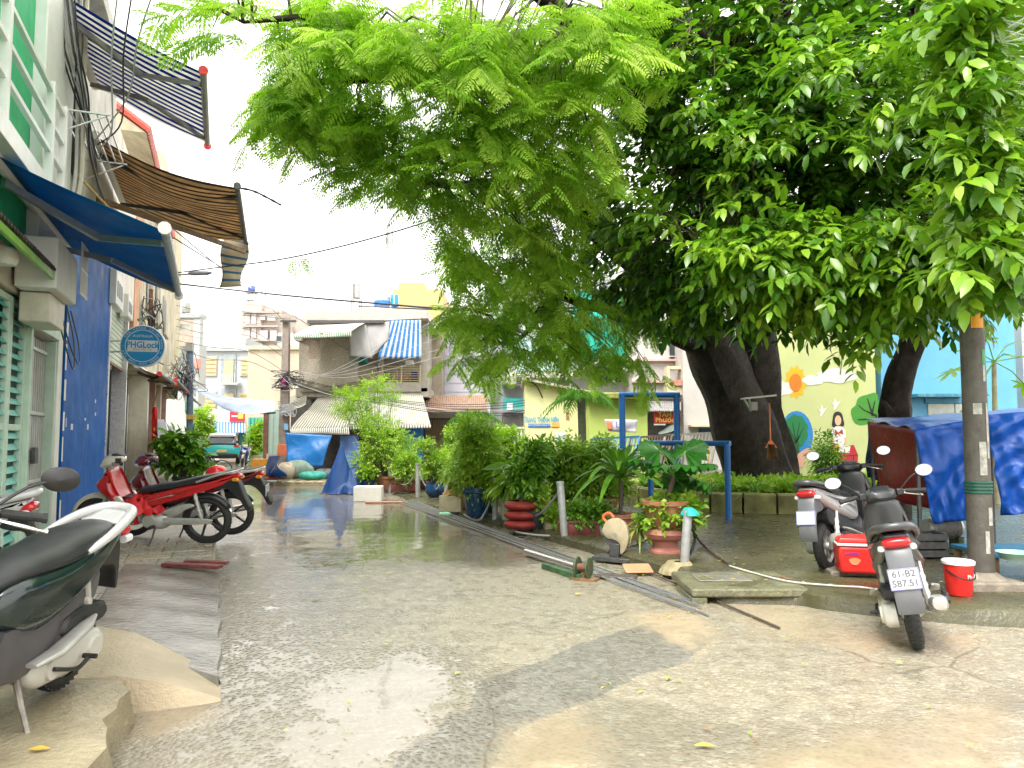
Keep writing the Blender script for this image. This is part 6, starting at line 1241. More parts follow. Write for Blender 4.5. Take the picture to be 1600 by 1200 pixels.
def pot(par, r, h, mat, kind='round'):
    if kind == 'round': b = MB(); b.lathe([(0, 0), (r * .68, 0), (r * .74, h * .06), (r * .95, h * .8), (r * 1.06, h * .83), (r * 1.08, h), (r * .98, h), (r * .92, h * .86), (0, h * .84)], 22)
    elif kind == 'belly': b = MB(); b.lathe([(0, 0), (r * .6, 0), (r * .9, h * .25), (r, h * .55), (r * .86, h * .85), (r * .95, h), (r * .85, h), (r * .78, h * .86), (0, h * .84)], 22)
    elif kind == 'trough': b = MB(); b.loft([(0, 0, 0, 0, 0)] * 0 or [(-r, 0, h / 2, r * .33, h / 2, 8), (r, 0, h / 2, r * .33, h / 2, 8)], 16); b.box(-r * 1.04, r * 1.04, -r * .37, r * .37, h * .85, h)
    elif kind == 'tyres':
        n = 3; p = None
        for k in range(n):
            b = MB(); pr = [(r * (.62 + .38 * math.sin(math.pi * j / 10) ** .6), h / n * (j / 10)) for j in range(11)]; b.lathe(pr, 26, (0, 0, h / n * k)); obj('tyre', b, mat, par)
        b = MB(); b.lathe([(0, h * .9), (r * .66, h * .9)], 20); return obj('soil', b, soil, par)
    o = obj('pot', b, mat, par, smooth=40)
    b = MB()
    if kind == 'trough': b.box(-r, r, -r * .33, r * .33, h * .9, h * 1.01)
    else: b.lathe([(0, h * .9), (r * .9, h * .89)], 16)
    obj('soil', b, soil, o); return o
def foliage(par, blobs, Y, n, ll, mat, seed, tw=.22, droop=.25, nl=7, spread=1., wid=1., proto=(LEAF4, LEAF4F), base=None, stems=True, shell=.55, name='foliage', tone=(.62, .22)):
    """blobs: ellipsoids (px, py, rx px, ry px[, dY]); twigs of leaves fill them, thickest near the skin"""
    rng = np.random.default_rng(seed); P, Dr = [], []; area = [b[2] * b[3] for b in blobs]
    for bl, a in zip(blobs, area):
        yy = Y + (bl[4] if len(bl) > 4 else 0); c = np.array(at(bl[0], bl[1], yy)); rx, rz = bl[2] / FPX * yy, bl[3] / FPX * yy
        for _ in range(max(3, int(1.7 * n * a / sum(area)))):
            d = rng.normal(0, 1, 3); d /= np.linalg.norm(d); q = rng.uniform(shell ** 2, 1) ** .5 if rng.random() < .75 else rng.uniform(0, 1); q *= rng.uniform(.86, 1.12)
            P.append(c + d * q * np.array([rx, min(rx, .9), rz])); Dr.append(d + rng.normal(0, .35, 3) + np.array([0, 0, .15]))
    P, Dr = np.array(P), np.array(Dr); P = P - unit(Dr) * tw * .6; V, F = leafy_twigs(P, Dr, nl, ll, rng, tw, droop, spread, proto, wid)
    l = np.array(par.location); V = V - l; V[:, 2] = np.maximum(V[:, 2], .02)
    npobj(name, V, F, mat, par, attrs={'tone': np.repeat(np.clip(rng.normal(*tone, len(P)), 0, 1), nl * len(proto[0]))})
    if stems:
        b = MB(); bs = Vector(base) if base is not None else Vector(par.location) + Vector((0, 0, .2))
        for k in range(0, len(P), max(1, len(P) // 26)):
            p = Vector(P[k]); m = bs.lerp(p, .5) + Vector((rnd.uniform(-.04, .04), rnd.uniform(-.04, .04), .05)); b.tube([bs + Vector((rnd.uniform(-.03, .03), rnd.uniform(-.03, .03), 0)), m, p], [.014, .009, .004], 5, False)
        obj('stems', b, bark2, par, world=True, kind='stuff')
def plant(name, label, px, py, potspec, blobs, n, ll, mat, z=.09, group='potted plants along the lane edge', **k):
    p = gr(px, py, z); T = thing(name, p, label, 'plant', group); h = 0
    if potspec: pot(T, *potspec); h = potspec[1] * .9
    foliage(T, blobs, p.y, n, ll, mat, int(px * 7 + py), base=p + Vector((0, 0, h)), **k); return T
TINY = dict(nl=9, tw=.20, wid=.8)
plant('sapling', 'lemon green feathery sapling rising over the grey striped awning', 590, 762, None, [(560, 622, 38, 16), (590, 598, 26, 12), (545, 640, 30, 14), (610, 622, 20, 12), (575, 655, 45, 18), (535, 612, 16, 7)], 300, .10, LMB, nl=11, tw=.34, wid=.55, droop=.15)
plant('bush', 'rounded bright green bush under the lemon green sapling', 603, 764, (.28, .34, terra), [(600, 690, 42, 42), (570, 720, 24, 24), (630, 712, 28, 34)], 420, .085, LMM, tone=(.72, .2), **TINY)
plant('bush', 'small leafy bush beside the foam box', 575, 766, (.18, .26, navyp), [(575, 738, 14, 14)], 60, .10, LMM)
plant('bush', 'low bright bush in a maroon trough between the two left posts', 633, 768, (.34, .26, maroonp, 'trough'), [(634, 728, 22, 30)], 150, .09, LMM, tone=(.6, .2))
plant('topiary', 'cloud pruned topiary in a round navy pot', 680, 776, (.24, .34, navyp, 'belly'), [(663, 694, 17, 10), (683, 716, 19, 12), (668, 735, 12, 8), (690, 742, 14, 9)], 260, .07, LMM, tone=(.62, .2), **TINY)
plant('bush', 'low hedge in a long maroon trough behind the navy pot', 672, 764, (.55, .24, maroonp, 'trough'), [(672, 738, 30, 10)], 90, .08, LMM)
plant('shrub', 'tall shrub with mixed yellow leaves in a tall navy pot', 745, 806, (.25, .50, navyp), [(740, 672, 30, 30), (752, 700, 38, 34), (735, 735, 30, 30), (765, 745, 26, 30), (745, 768, 22, 20)], 620, .085, LMM, tone=(.66, .22), **TINY)
plant('tyre_planter', 'plant in a stack of green painted tyres', 712, 760, (.27, .50, greent, 'tyres'), [(712, 700, 18, 18), (706, 676, 12, 12)], 130, .10, LMM, tone=(.7, .15))
plant('shrub', 'lemon yellow shrub behind the tall navy pot', 790, 790, (.24, .34, terra), [(790, 690, 34, 26), (770, 712, 26, 24), (808, 715, 24, 22), (760, 690, 18, 18)], 380, .09, LMB, tone=(.55, .2), **TINY)
plant('banana_seedling', 'young plant with long drooping leaves in a pale pot', 795, 812, (.16, .40, whitep), [(800, 745, 22, 26)], 26, .42, LMM, nl=4, tw=.12, wid=.7, droop=.5, proto=(LEAF, LEAFF))
plant('tyre_planter', 'plant in a stack of red painted tyres beside the leaning pole', 815, 826, (.27, .42, redt, 'tyres'), [(818, 740, 24, 26), (838, 715, 20, 24)], 150, .12, LMD, tone=(.6, .2))
plant('bush', 'leafy bush in a wide black pot', 838, 826, (.21, .28, blackp), [(838, 770, 18, 18)], 50, .10, LMM)
plant('bush', 'bush in a terracotta pot raised behind the black pot', 858, 806, (.19, .30, terra), [(866, 752, 26, 26)], 120, .09, LMD, tone=(.6, .2))
plant('shrub', 'wide dark leafy shrub in the middle of the plant row', 890, 806, (.34, .30, terra), [(870, 708, 38, 28), (912, 716, 36, 28), (890, 745, 44, 30), (930, 745, 28, 28), (850, 730, 26, 26), (945, 700, 20, 18)], 620, .095, LMM, tone=(.5, .26), nl=8, tw=.26)
plant('ground_cover', 'low glossy ground cover in a dark trough beside the leaning pole', 928, 836, (.5, .22, maroonp, 'trough'), [(905, 800, 24, 14), (938, 800, 30, 13)], 170, .085, LMD, tone=(.7, .2), wid=1.3)
plant('bush', 'leafy seedlings spilling round the foam block', 868, 830, None, [(868, 806, 14, 14)], 40, .10, LMM, stems=False)
plant('bush', 'bright bush filling the gap behind the waste box', 722, 796, (.22, .30, terra), [(716, 742, 24, 26), (726, 705, 18, 20)], 240, .085, LMM, tone=(.7, .2), **TINY)
plant('bush', 'lemon green bush behind the green tyre planter', 700, 768, (.22, .30, maroonp), [(705, 722, 26, 22)], 170, .085, LMB, **TINY)
plant('shrub', 'yellow green shrub behind the red tyre planter', 842, 798, (.25, .32, terra), [(835, 722, 30, 28), (812, 742, 24, 24)], 330, .09, LMM, tone=(.75, .18), **TINY)
plant('shrub', 'light green shrub behind the dracaena', 945, 806, (.25, .32, terra), [(945, 728, 32, 28), (965, 752, 28, 26), (918, 755, 24, 22)], 330, .09, LMM, tone=(.6, .22), nl=8, tw=.24)
def strap_plant(name, label, px, py, potspec, cx, cy_, n, L_, w, mat, droop=1., seed=1, z=.09, up=.55, cat='plant', group='potted plants along the lane edge', stem=.03):
    p = gr(px, py, z); T = thing(name, p, label, cat, group); r = random.Random(seed)
    if potspec: pot(T, *potspec)
    c = at(cx, cy_, p.y); b = MB()
    for k in range(n):
        a = k * 2.399 + r.uniform(-.2, .2); e = up * (1 - k / n) + r.uniform(-.1, .15); l = L_ * r.uniform(.75, 1.1); d = Vector((math.cos(a), math.sin(a), 0)); s = Vector((-math.sin(a), math.cos(a), 0))
        def f(u, v):
            t = (v - .5) * 2; ww = w * math.sin(math.pi * (.10 + .87 * u)) ** .7; return c + d * l * u * math.cos(e) + Vector((0, 0, l * (math.sin(e) * u + .35 * u - droop * .75 * u * u) + .35 * ww * abs(t))) + s * t * ww
        b = MB(); b.grid(f, 7, 2); obj('leaf', b, mat, T, world=True, smooth=70)
    if stem: b = MB(); b.tube([p + Vector((0, 0, (potspec[1] * .85 if potspec else 0))), c + Vector((0, 0, -.03))], stem, 8); obj('stem', b, bark2, T, world=True)
    return T
strap1 = M('strap_leaf', (.13, .30, .03), .35, var=.35, vs=5); thin(strap1, .3, (1, 1.1, .5)); strap2 = M('strap_leaf_pale', (.36, .46, .10), .4, var=.3, vs=7); thin(strap2, .3)
strap_plant('dracaena', 'strap leaved plant with long arching leaves in the middle of the row', 970, 838, (.24, .32, terra), 970, 748, 34, .95, .05, strap1, 1.0, 3, up=1.1)
strap_plant('spider_plant', 'tufted spider plant with pale striped leaves beside the pedestal pot', 1000, 862, None, 1000, 836, 54, .40, .012, strap2, 1.35, 5, up=1.2, stem=0)
def fan_leaf(T, c, d, rad, mat, tilt):
    """round pleated leaf"""
    d = Vector(d).normalized(); s = d.cross(Vector((0, 0, 1))).normalized(); n = s.cross(d); b = MB(); m = 26
    def f(u, v):
        a = R(-150 + 300 * u); rr = rad * (.06 + .94 * v) * (1 - .10 * abs(math.sin(a * 7.5)) * v); z = .035 * math.sin(u * m * math.pi) * v - .25 * rad * v * v
        return c + d * math.cos(a) * rr + s * math.sin(a) * rr + n * z
    b.grid(f, m * 2, 4); obj('leaf', b, mat, T, world=True, smooth=30)
p = gr(1040, 866, .10); FT = thing('fan_palm', p, 'small fan palm with round pleated leaves in a terracotta pedestal pot', 'plant', 'potted plants along the lane edge')
b = MB(); b.lathe([(0, .02), (.12, .02), (.14, .0), (.20, .0), (.20, .05), (.15, .09), (.15, .16), (.24, .20), (.27, .25), (.24, .30), (.14, .33), (0, .33)], 24); b.m = 0; obj('pedestal', b, M('rose_clay', (.46, .18, .14), .55, var=.2, streak=.3), FT)
b = MB(); b.lathe([(0, 0), (.17, 0), (.19, .02), (.235, .14), (.25, .24), (.29, .26), (.30, .31), (.27, .31), (.25, .27), (0, .25)], 24); po = obj('pot', b, terra, FT); po.location = (0, 0, .325)
fanm = M('fan_leaf', (.035, .15, .02), .3, var=.3, vs=6); thin(fanm, .3, (1, 1.15, .5))
top = at(1052, 745, p.y); b = MB(); b.tube([p + Vector((0, 0, .55)), top], .035, 8); obj('stem', b, bark2, FT, world=True)
for cx, cy_, rad, d in ((1015, 722, .31, (-.8, -.5, .25)), (1048, 728, .32, (.1, -1, .2)), (1082, 728, .30, (.8, -.4, .2)), (1070, 706, .29, (.5, .5, .7)), (1030, 704, .27, (-.4, .6, .6)), (1085, 750, .24, (.9, .2, -.5)), (1060, 752, .22, (.2, -.6, -.8))):
    c = at(cx, cy_, p.y + rnd.uniform(-.1, .2)); b = MB(); b.tube([top, top.lerp(c, .6) + Vector((0, 0, .05)), c], .007, 5); obj('leaf_stalk', b, strap1, FT, world=True); fan_leaf(FT, c, d, rad, fanm, 0)
foliage(FT, [(1045, 800, 42, 24), (1020, 812, 22, 16), (1070, 800, 24, 26)], p.y, 190, .085, LMM, 77, stems=False, wid=1.5, tone=(.55, .2), name='ground_cover')
# vases and blocks set among the pots
def vase(name, label, px, py, spec, z=.09): T = thing(name, gr(px, py, z), label, 'pot', 'empty pots in the row'); pot(T, *spec); return T
vase('vase', 'round cream vase beside the strap leaved plant', 948, 838, (.11, .22, whitep, 'belly')); vase('clay_pot', 'squat clay pot between the pale vase and the dracaena', 985, 842, (.14, .16, terra)); vase('pot', 'dark teal pot behind the second right post', 765, 800, (.18, .36, M('teal_pot', (.02, .10, .12), .3)))
def block(name, label, cat, px, py, w, d, h, mat, z=0., yaw=0, group=None, bev=.012, lift=0):
    b = MB(); b.box(-w / 2, w / 2, 0, d, 0, h); o = obj(name, b, mat, label=label, cat=cat, group=group, bev=bev); o.location = gr(px, py, z) + Vector((0, 0, lift)); o.rotation_euler = (0, 0, R(yaw)); return o
foam = M('white_foam', (.78, .76, .70), .7, var=.06, vs=8, streak=.2)
block('foam_box', 'clean white foam box on the road beside the covered motorbike', 'box', 574, 784, .63, .4, .34, foam, .0, 3)
block('foam_block', 'stained foam block standing among the pots', 'block', 862, 829, .19, .16, .30, M('stained_foam', (.62, .54, .36), .7, var=.25, vs=9, streak=.4), .09, 12)
CB = thing('waste_box', gr(703, 800, .06), 'old pale box with a plastic bag of rubbish on top', 'box', rot=(0, 0, R(-14)))
b = MB(); b.box(-.22, .22, 0, .35, 0, .30); obj('box', b, M('old_box', (.52, .45, .30), .8, var=.25, vs=6, streak=.5), CB, bev=.01)
b = MB(); b.grid(lambda u, v: (lambda a, q: (.2 * q * math.cos(a) * (1 + .2 * math.sin(5 * a)), .17 + .16 * q * math.sin(a), .30 + .17 * (1 - q ** 2) + .03 * math.sin(7 * a + 9 * v)))(u * 6.283, 1 - v), 30, 8); obj('rubbish_bag', b, M('orange_bag', (.72, .40, .16), .4, var=.5, vs=14), CB)
o = block('green_bag', 'crumpled pale green plastic bag on the ground', 'bag', 697, 807, .2, .16, .07, M('mint_bag', (.40, .78, .52), .4), .03, 20, bev=.03)
block('terracotta_plank', 'flat terracotta plank lying in front of the foam box', 'plank', 604, 786, .95, .14, .03, M('terracotta_plank', (.45, .20, .12), .5, var=.2), .005, 4)
# posts, chain, hoses
galv = M('galvanised_post', (.44, .45, .45), .5, metal=.35, var=.2, vs=12, streak=.5, dirt=(.2, .16, .1))
POSTS = []
for k, (px, py, tx, ty, r_, lb) in enumerate(((1068, 886, 1075, 797, .048, 'post with a teal rag on its head beside the pedestal pot'), (883, 838, 875, 753, .052, 'leaning grey post beside the dark shrub'), (773, 810, 775, 748, .046, 'grey post in front of the tall navy pot'), (698, 778, 697, 733, .05, 'grey post left of the waste box'), (653, 774, 653, 725, .055, 'stout grey post by the maroon trough'), (609, 764, 609, 721, .05, 'farthest grey post at the left end of the row'))):
    p = gr(px, py, .10); q = at(tx, ty, p.y); T = thing('post', p, lb, 'post', 'posts along the lane edge'); POSTS.append(q)
    b = MB(); b.tube([p - Vector((0, 0, .1)), q], r_, 14); obj('pipe', b, galv, T, world=True)
    if k == 0:
        b = MB(); b.grid(lambda u, v: q + Vector((math.cos(u * 6.283) * (.02 + .075 * v) * (1 + .25 * math.sin(u * 19)) + .03 * v, math.sin(u * 6.283) * (.02 + .07 * v), .03 - .085 * v * v)), 30, 6); obj('teal_rag', b, M('teal_rag', (.01, .42, .36), .6, var=.15), T, world=True)
        b = MB(); b.lathe([(.05, .0), (.12, .0), (.2, -.08), (.22, -.12)], 16, p + Vector((-.05, .0, .06))); obj('mortar_mound', b, M('mortar', (.36, .30, .17), .7, var=.3, vs=9, bump=.8, bs=30), T, world=True)
    else: b = MB(); b.lathe([(r_ * 1.06, -.03), (r_ * 1.08, .005), (0, .012)], 14, q); obj('cap', b, galv, T, world=True)
hose_m = M('grey_hose', (.35, .35, .34), .45, var=.15); blk_h = M('black_hose', (.02, .02, .022), .4)
def cable(name, label, pts, r, mat, cat='cable', group='cables', k=6): b = MB(); b.tube(cr_closed(pts, k, False), r, 6); return obj(name, b, mat, label=label, cat=cat, group=group)
def sagto(a, b_, s): return [a, a.lerp(b_, .25) + Vector((0, 0, -s * .75)), a.lerp(b_, .5) + Vector((0, 0, -s)), a.lerp(b_, .75) + Vector((0, 0, -s * .75)), b_]
dn = Vector((0, 0, -.12))
for k, (i, j, s, lb) in enumerate(((5, 4, .42, 'hose slung between the two farthest posts'), (4, 3, .42, 'hose slung from the stout post to the next one right'), (2, 1, .45, 'hose sagging in front of the red tyre planter'))):
    cable('hose', lb, sagto(POSTS[i] + dn, POSTS[j] + dn, s), .016, hose_m, 'hose', 'hoses along the post row')
cable('hose', 'hose looping down to the ground beside the waste box', [POSTS[3] + dn, gr(716, 772, .35), gr(722, 800, .06), gr(745, 813, .05), gr(758, 800, .2), POSTS[2] + dn], .017, hose_m, 'hose', 'hoses along the post row')
cable('hose', 'grey hose lying at the foot of the leaning post', [gr(798, 800, .08), gr(800, 826, .07), gr(830, 835, .07), gr(880, 838, .07)], .016, hose_m, 'hose', 'hoses along the post row')
cable('hose', 'black hose running past the chop saw to the rag topped post', [gr(908, 838, .1), gr(950, 850, .09), gr(1000, 868, .09), gr(1040, 884, .09), gr(1075, 868, .2), gr(1086, 840, .35), POSTS[0] + dn], .018, blk_h, 'hose', 'hoses along the post row')
CH = thing('chain', POSTS[0], 'rusty chain looped from the rag topped post toward the drain and the pots', 'chain'); CH['kind'] = 'thing'; cm = M('rusty_chain', (.10, .06, .045), .6, metal=.5, var=.3)
pts = cr_closed([gr(950, 862, .12), gr(1000, 850, .14), gr(1035, 826, .26), POSTS[0] + dn * .6, gr(1090, 842, .22), gr(1112, 864, .15), gr(1140, 884, .14)], 14, False)
for k in range(len(pts) - 1):
    a, b_ = pts[k], pts[k + 1]; d = (b_ - a); c = (a + b_) / 2; t = d.normalized(); s = t.cross(Vector((0, 0, 1))).normalized(); n = s.cross(t); w = s if k % 2 else n
    b = MB(); b.tube([c + t * math.cos(x) * d.length * .62 + w * math.sin(x) * .016 for x in [2 * math.pi * j / 8 for j in range(9)]], .0055, 4, False); obj('link', b, cm, CH, world=True)
cable('hose', 'thin white water line trailing over the paving to the charcoal scooter', [gr(1140, 884, .15), gr(1170, 893, .15), gr(1230, 908, .15), gr(1300, 915, .15), gr(1370, 921, .15), gr(1480, 950, .02), gr(1540, 968, .02), gr(1640, 978, .02)], .009, M('white_line', (.6, .58, .52), .5), 'hose', 'hoses along the post row')
# steel bars
barm = M('steel_bar', (.36, .36, .37), .32, metal=.6, var=.2, vs=9)
for k in range(8):
    a, b_ = gr(627 + k * 2.2, 787 - k * .6), gr(1116 - 7 * k + rnd.uniform(-30, 4), 964 - 4.2 * k + rnd.uniform(-1, 1)); a.z = b_.z = .02 + .022 * (k % 3); b_.z = .012 + .010 * (k % 2); m = a.lerp(b_, .5) + Vector((rnd.uniform(-.03, .03), 0, .0))
    b = MB(); b.tube([a, m, b_], .010, 8); obj('steel_bar', b, barm, label=('longest grey steel bar, nearest the road in the bundle' if k == 0 else 'innermost grey steel bar, nearest the pots' if k == 7 else 'long grey steel bar inside the bundle along the lane edge'), cat='bar', group='bundle of steel bars')
b = MB(); b.tube([gr(1000, 888, .03), gr(1218, 981, .012)], .011, 8); obj('steel_rod', b, M('rust_rod', (.14, .11, .08), .5, metal=.4), label='single dark rod lying apart and pointing to the right', cat='bar')
b = MB(); b.tube([gr(822, 862, .06), gr(906, 888, .06)], .04, 16); obj('steel_pipe', b, M('bright_pipe', (.55, .53, .50), .22, metal=.85, var=.15, vs=6), label='thick shiny steel pipe resting against the pulley block', cat='pipe')
b = MB(); b.bar(gr(850, 884, .03), gr(906, 902, .03), .07, .06); obj('green_beam', b, M('chipped_green', (.05, .12, .05), .6, var=.6, vs=9), label='chipped green beam under the thick pipe', cat='beam', bev=.004)
PB = thing('pulley_block', gr(912, 906, 0), 'rusty green twin flange pulley block on the road', 'pulley', rot=(0, 0, R(-28))); PB.scale = (.8,) * 3; gmx = M('rusty_green', (.06, .09, .04), .6, var=.5, vs=10)
for y in (-.085, .075): b = MB(); b.lathe([(0, y - .012), (.13, y - .012), (.135, y), (.13, y + .012), (0, y + .012)], 20, (0, 0, .16), 'y'); b.v = [(v[1] * 1., v[0], v[2]) for v in b.v]; obj('flange', b, gmx, PB)
b = MB(); b.lathe([(.05, -.09), (.05, .09)], 12, (0, 0, .16), 'x'); b.box(-.02, .02, -.02, .02, 0, .16); obj('axle', b, M('rust', (.2, .09, .05), .7, var=.4), PB); b = MB(); b.box(-.17, .19, -.09, .09, 0, .03); obj('base_board', b, wood, PB)
CS = thing('chop_saw', gr(962, 876, .02), 'chop saw with a cream blade guard and orange handle behind the steel bars', 'saw', rot=(0, 0, R(-30))); cg = M('cream_guard', (.46, .38, .25), .5, var=.2, vs=9, streak=.3)
b = MB(); b.slab([(-.16, .34), (-.10, .46), (.02, .50), (.13, .44), (.17, .30), (.14, .16), (.07, .08), (.06, .20), (-.02, .25), (-.1, .26)], [(-.03, .012), (-.022, 0), (.022, 0), (.03, .012)], 4); obj('blade_guard', b, cg, CS)
b = MB(); b.lathe([(0, -.006), (.15, -.006), (.15, .006), (0, .006)], 28, (.0, 0, .30), 'y'); obj('blade', b, dsteel, CS); b = MB(); b.lathe([(0, .02), (.07, .02), (.075, .05), (.075, .2), (.06, .23), (0, .23)], 16, (-.05, 0, .32), 'y'); obj('motor', b, cg, CS); b = MB(); b.tube(cr_closed([(-.1, .03, .42), (-.17, .03, .50), (-.09, .03, .55), (-.03, .03, .5)], 5, False), .018, 8); obj('handle', b, M('orange_handle', (.75, .16, .06), .5), CS)
b = MB(); b.box(-.25, .22, -.14, .16, 0, .05); b.box(-.06, .06, -.05, .12, .05, .2); obj('base', b, dsteel, CS, bev=.006); b = MB(); b.lathe([(0, -.035), (.03, -.035), (.03, -.02)], 12, (0, 0, .30), 'y'); obj('arbor_nut', b, alu, CS)
block('clay_tile', 'square terracotta floor tile propped by the drain', 'tile', 1000, 896, .30, .22, .02, M('clay_tile', (.55, .30, .17), .5, var=.15), .03, 4).rotation_euler = (R(14), 0, R(4))
block('wood_scrap', 'dark board under the clay tile', 'board', 960, 905, .42, .18, .03, M('dark_board', (.10, .085, .07), .6, var=.4), .01, -20)
# concrete utility pole, bucket, cooler, block
UP = thing('utility_pole', gr(1535, 915, .14), 'round weathered concrete pole with stuck notices in front of the blue tarpaulin', 'pole'); pm_ = M('pole_concrete', (.11, .10, .085), .6, var=.3, vs=6, bump=.35, bs=30, streak=.6, dirt=(.07, .065, .05))
b = MB(); b.tube([(0, 0, 0), (0, 0, 3), (0, 0, 8)], [.108, .098, .085], 24); obj('shaft', b, pm_, UP, smooth=60); b = MB(); b.box(-.24, .26, -.24, .22, -.08, .07); obj('footing', b, M('footing_concrete', (.28, .24, .19), .6, var=.35, vs=7, bump=.6, streak=.5), UP, bev=.02); b = MB(); b.lathe([(.19, .07), (.14, .11), (.11, .13)], 20); obj('mortar_collar', b, MC['footing_concrete'], UP)
def wrap(nm, a0, a1, z0, z1, mat, r0=.104): b = MB(); b.grid(lambda u, v: (math.sin(R(a0 + (a1 - a0) * u)) * (r0 + .004), -math.cos(R(a0 + (a1 - a0) * u)) * (r0 + .004), z0 + (z1 - z0) * v), 8, 4); return obj(nm, b, mat, UP)
pap = M('old_paper', (.42, .42, .38), .8, var=.4, vs=18); [wrap('notice', a, a + w, z, z + h, pap, .106 - .0035 * z) for a, w, z, h in ((-20, 34, 1.0, .30), (10, 26, .55, .16), (-40, 40, 1.55, .10), (14, 18, 1.85, .18), (-10, 20, .3, .2), (20, 16, 1.15, .5))]
wrap('orange_notice', -34, 30, 2.34, 2.50, M('orange_tag', (.8, .35, .02), .5), .1); wrap('green_notice', 12, 40, 2.0, 2.14, M('green_tag', (.05, .3, .15), .5), .1); b = MB(); [b.lathe([(.112, z), (.116, z + .012), (.112, z + .024)], 20) for z in (.83, .86, .89, .92)]; obj('strap', b, M('green_strap', (.01, .10, .07), .5), UP)
BK = thing('bucket', gr(1499, 929, .135), 'red plastic bucket with a white lid at the foot of the pole', 'bucket'); b = MB(); b.lathe([(0, 0), (.095, 0), (.10, .01), (.118, .27), (.125, .275)], 28); obj('pail', b, red_p, BK); b = MB(); b.lathe([(.128, .262), (.13, .285), (.12, .295), (0, .292)], 28); obj('lid', b, wpaint, BK); b = MB(); b.tube(cr_closed([(-.12, -.02, .22), (-.06, -.13, .16), (.06, -.13, .155), (.12, -.02, .22)], 5, False), .006, 6); obj('handle', b, black, BK)
sp_ = text('lettering', 'Ph-12', .05, wpaint, BK, (.05, -.117, .17), (R(90), 0, R(20)), depth=.001)
block('concrete_step', 'low concrete block under the red cooler', 'block', 1345, 921, .55, .42, .17, M('step_concrete', (.26, .22, .17), .6, var=.3, bump=.5, streak=.4), .0, -6)
CO = thing('cooler_box', gr(1345, 893, .175), 'red cooler box with a white band beside the charcoal scooter', 'cooler', rot=(0, 0, R(-14)))
def rbox(w, d, z0, z1, s0=1, s1=1): b = MB(); b.add([(x * w / 2 * s, y * d / 2 * s, z) for z, s in ((z0, s0), (z1, s1)) for x, y in ((-1, -1), (1, -1), (1, 1), (-1, 1))], [(3, 2, 1, 0), (4, 5, 6, 7), (0, 1, 5, 4), (1, 2, 6, 5), (2, 3, 7, 6), (3, 0, 4, 7)]); return b
obj('tub', rbox(.46, .34, 0, .26, .90, 1), red_p, CO, bev=.03, segs=3); obj('white_band', rbox(.475, .355, .262, .288), wpaint, CO, bev=.008); obj('lid', rbox(.47, .35, .29, .345, 1, .9), red_p, CO, bev=.018, segs=3)
b = MB(); b.box(-.03, .03, -.03, .03, .346, .40); obj('orange_cap', b, M('orange_cap', (.85, .35, .02), .4), CO, bev=.01).location = (.12, 0, 0); lb_ = MB(); lb_.poly([(-.08 + .05 * math.cos(a) * (1 + .2 * math.sin(3 * a)), -.1665, .12 + .035 * math.sin(a)) for a in [k * .5236 for k in range(12)]], (0, 1, 0), .002); obj('faded_label', lb_, M('label_orange', (.8, .25, .12), .5, var=.3), CO); text('lettering', 'HIMEDIC', .035, M('label_purple', (.2, .08, .5), .5), CO, (-.10, -.170, .19), (R(90), 0, 0))
# blue tarpaulin stall with machines under it
TS = thing('tarpaulin_stall', (6.0, 8.6, .13), 'stall wrapped in shiny blue tarpaulin with a dark red inner side', 'stall')
bt2 = M('shiny_tarp', (.008, .085, .42), .34, var=.2, vs=5, bump=.5, bs=3.2, spec=.45, crease=1); rt = M('dark_red_tarp', (.34, .010, .012), .5, var=.2, vs=4, bump=.3, bs=6)
sheet('roof_sheet', bt2, TS, [at(1353, 655, 10.4), at(1700, 628, 10.4), at(1700, 634, 8.0), at(1430, 672, 8.5)], 40, 16, .05, 61, sag=.06, fr=2.5)
sheet('front_sheet', bt2, TS, [at(1428, 671, 8.5), at(1545, 650, 8.3), at(1530, 812, 8.35), at(1458, 818, 8.5)], 30, 26, .07, 62, fr=2.5); sheet('front_flap', bt2, TS, [at(1540, 648, 8.25), at(1720, 634, 8.0), at(1720, 790, 7.9), at(1566, 806, 8.2)], 40, 30, .10, 63, fr=3.5)
sheet('red_side', rt, TS, [at(1356, 658, 10.35), at(1431, 672, 8.55), at(1462, 800, 8.6), at(1372, 775, 10.2)], 20, 16, .06, 64); sheet('dark_flap', nb_, TS, [at(1356, 659, 10.5), at(1372, 662, 10.3), at(1385, 752, 10.3), at(1352, 746, 10.6)], 10, 12, .08, 65)
for x, y, t, Y in ((1432, 830, 672, 8.55), (1362, 800, 660, 10.4), (1545, 840, 650, 8.35)): b = MB(); b.tube([(at(x, 680, Y).x, Y, .13), at(x, t, Y)], .025, 8); obj('stall_pole', b, dsteel, TS, world=True)
MT = thing('bench_motor', gr(1475, 862, .14), 'grey finned electric motor on a stand under the tarpaulin', 'motor'); b = MB(); b.lathe([(0, -.2), (.10, -.2), (.11, -.17), (.11, .17), (.09, .2), (0, .2)], 20, (0, 0, .28), 'x'); [b.lathe([(.112, -.16 + k * .026), (.125, -.155 + k * .026), (.112, -.15 + k * .026)], 20, (0, 0, .28), 'x') for k in range(13)]; obj('casing', b, engine_m, MT); b = MB(); b.box(-.22, .22, -.13, .13, 0, .04); b.box(-.18, -.12, -.1, .1, .04, .18); b.box(.12, .18, -.1, .1, .04, .18); obj('stand', b, gmx, MT)
WB = thing('work_table', gr(1590, 900, .14), 'blue topped low work table right of the pole', 'table'); b = MB(); b.box(-.35, .5, -.2, .5, .20, .24); obj('table_top', b, M('blue_board', (.03, .16, .30), .5), WB, bev=.006); [obj('leg', MB().box(x, x + .05, y, y + .05, 0, .2), wood, WB) for x in (-.33, .42) for y in (-.17, .42)]
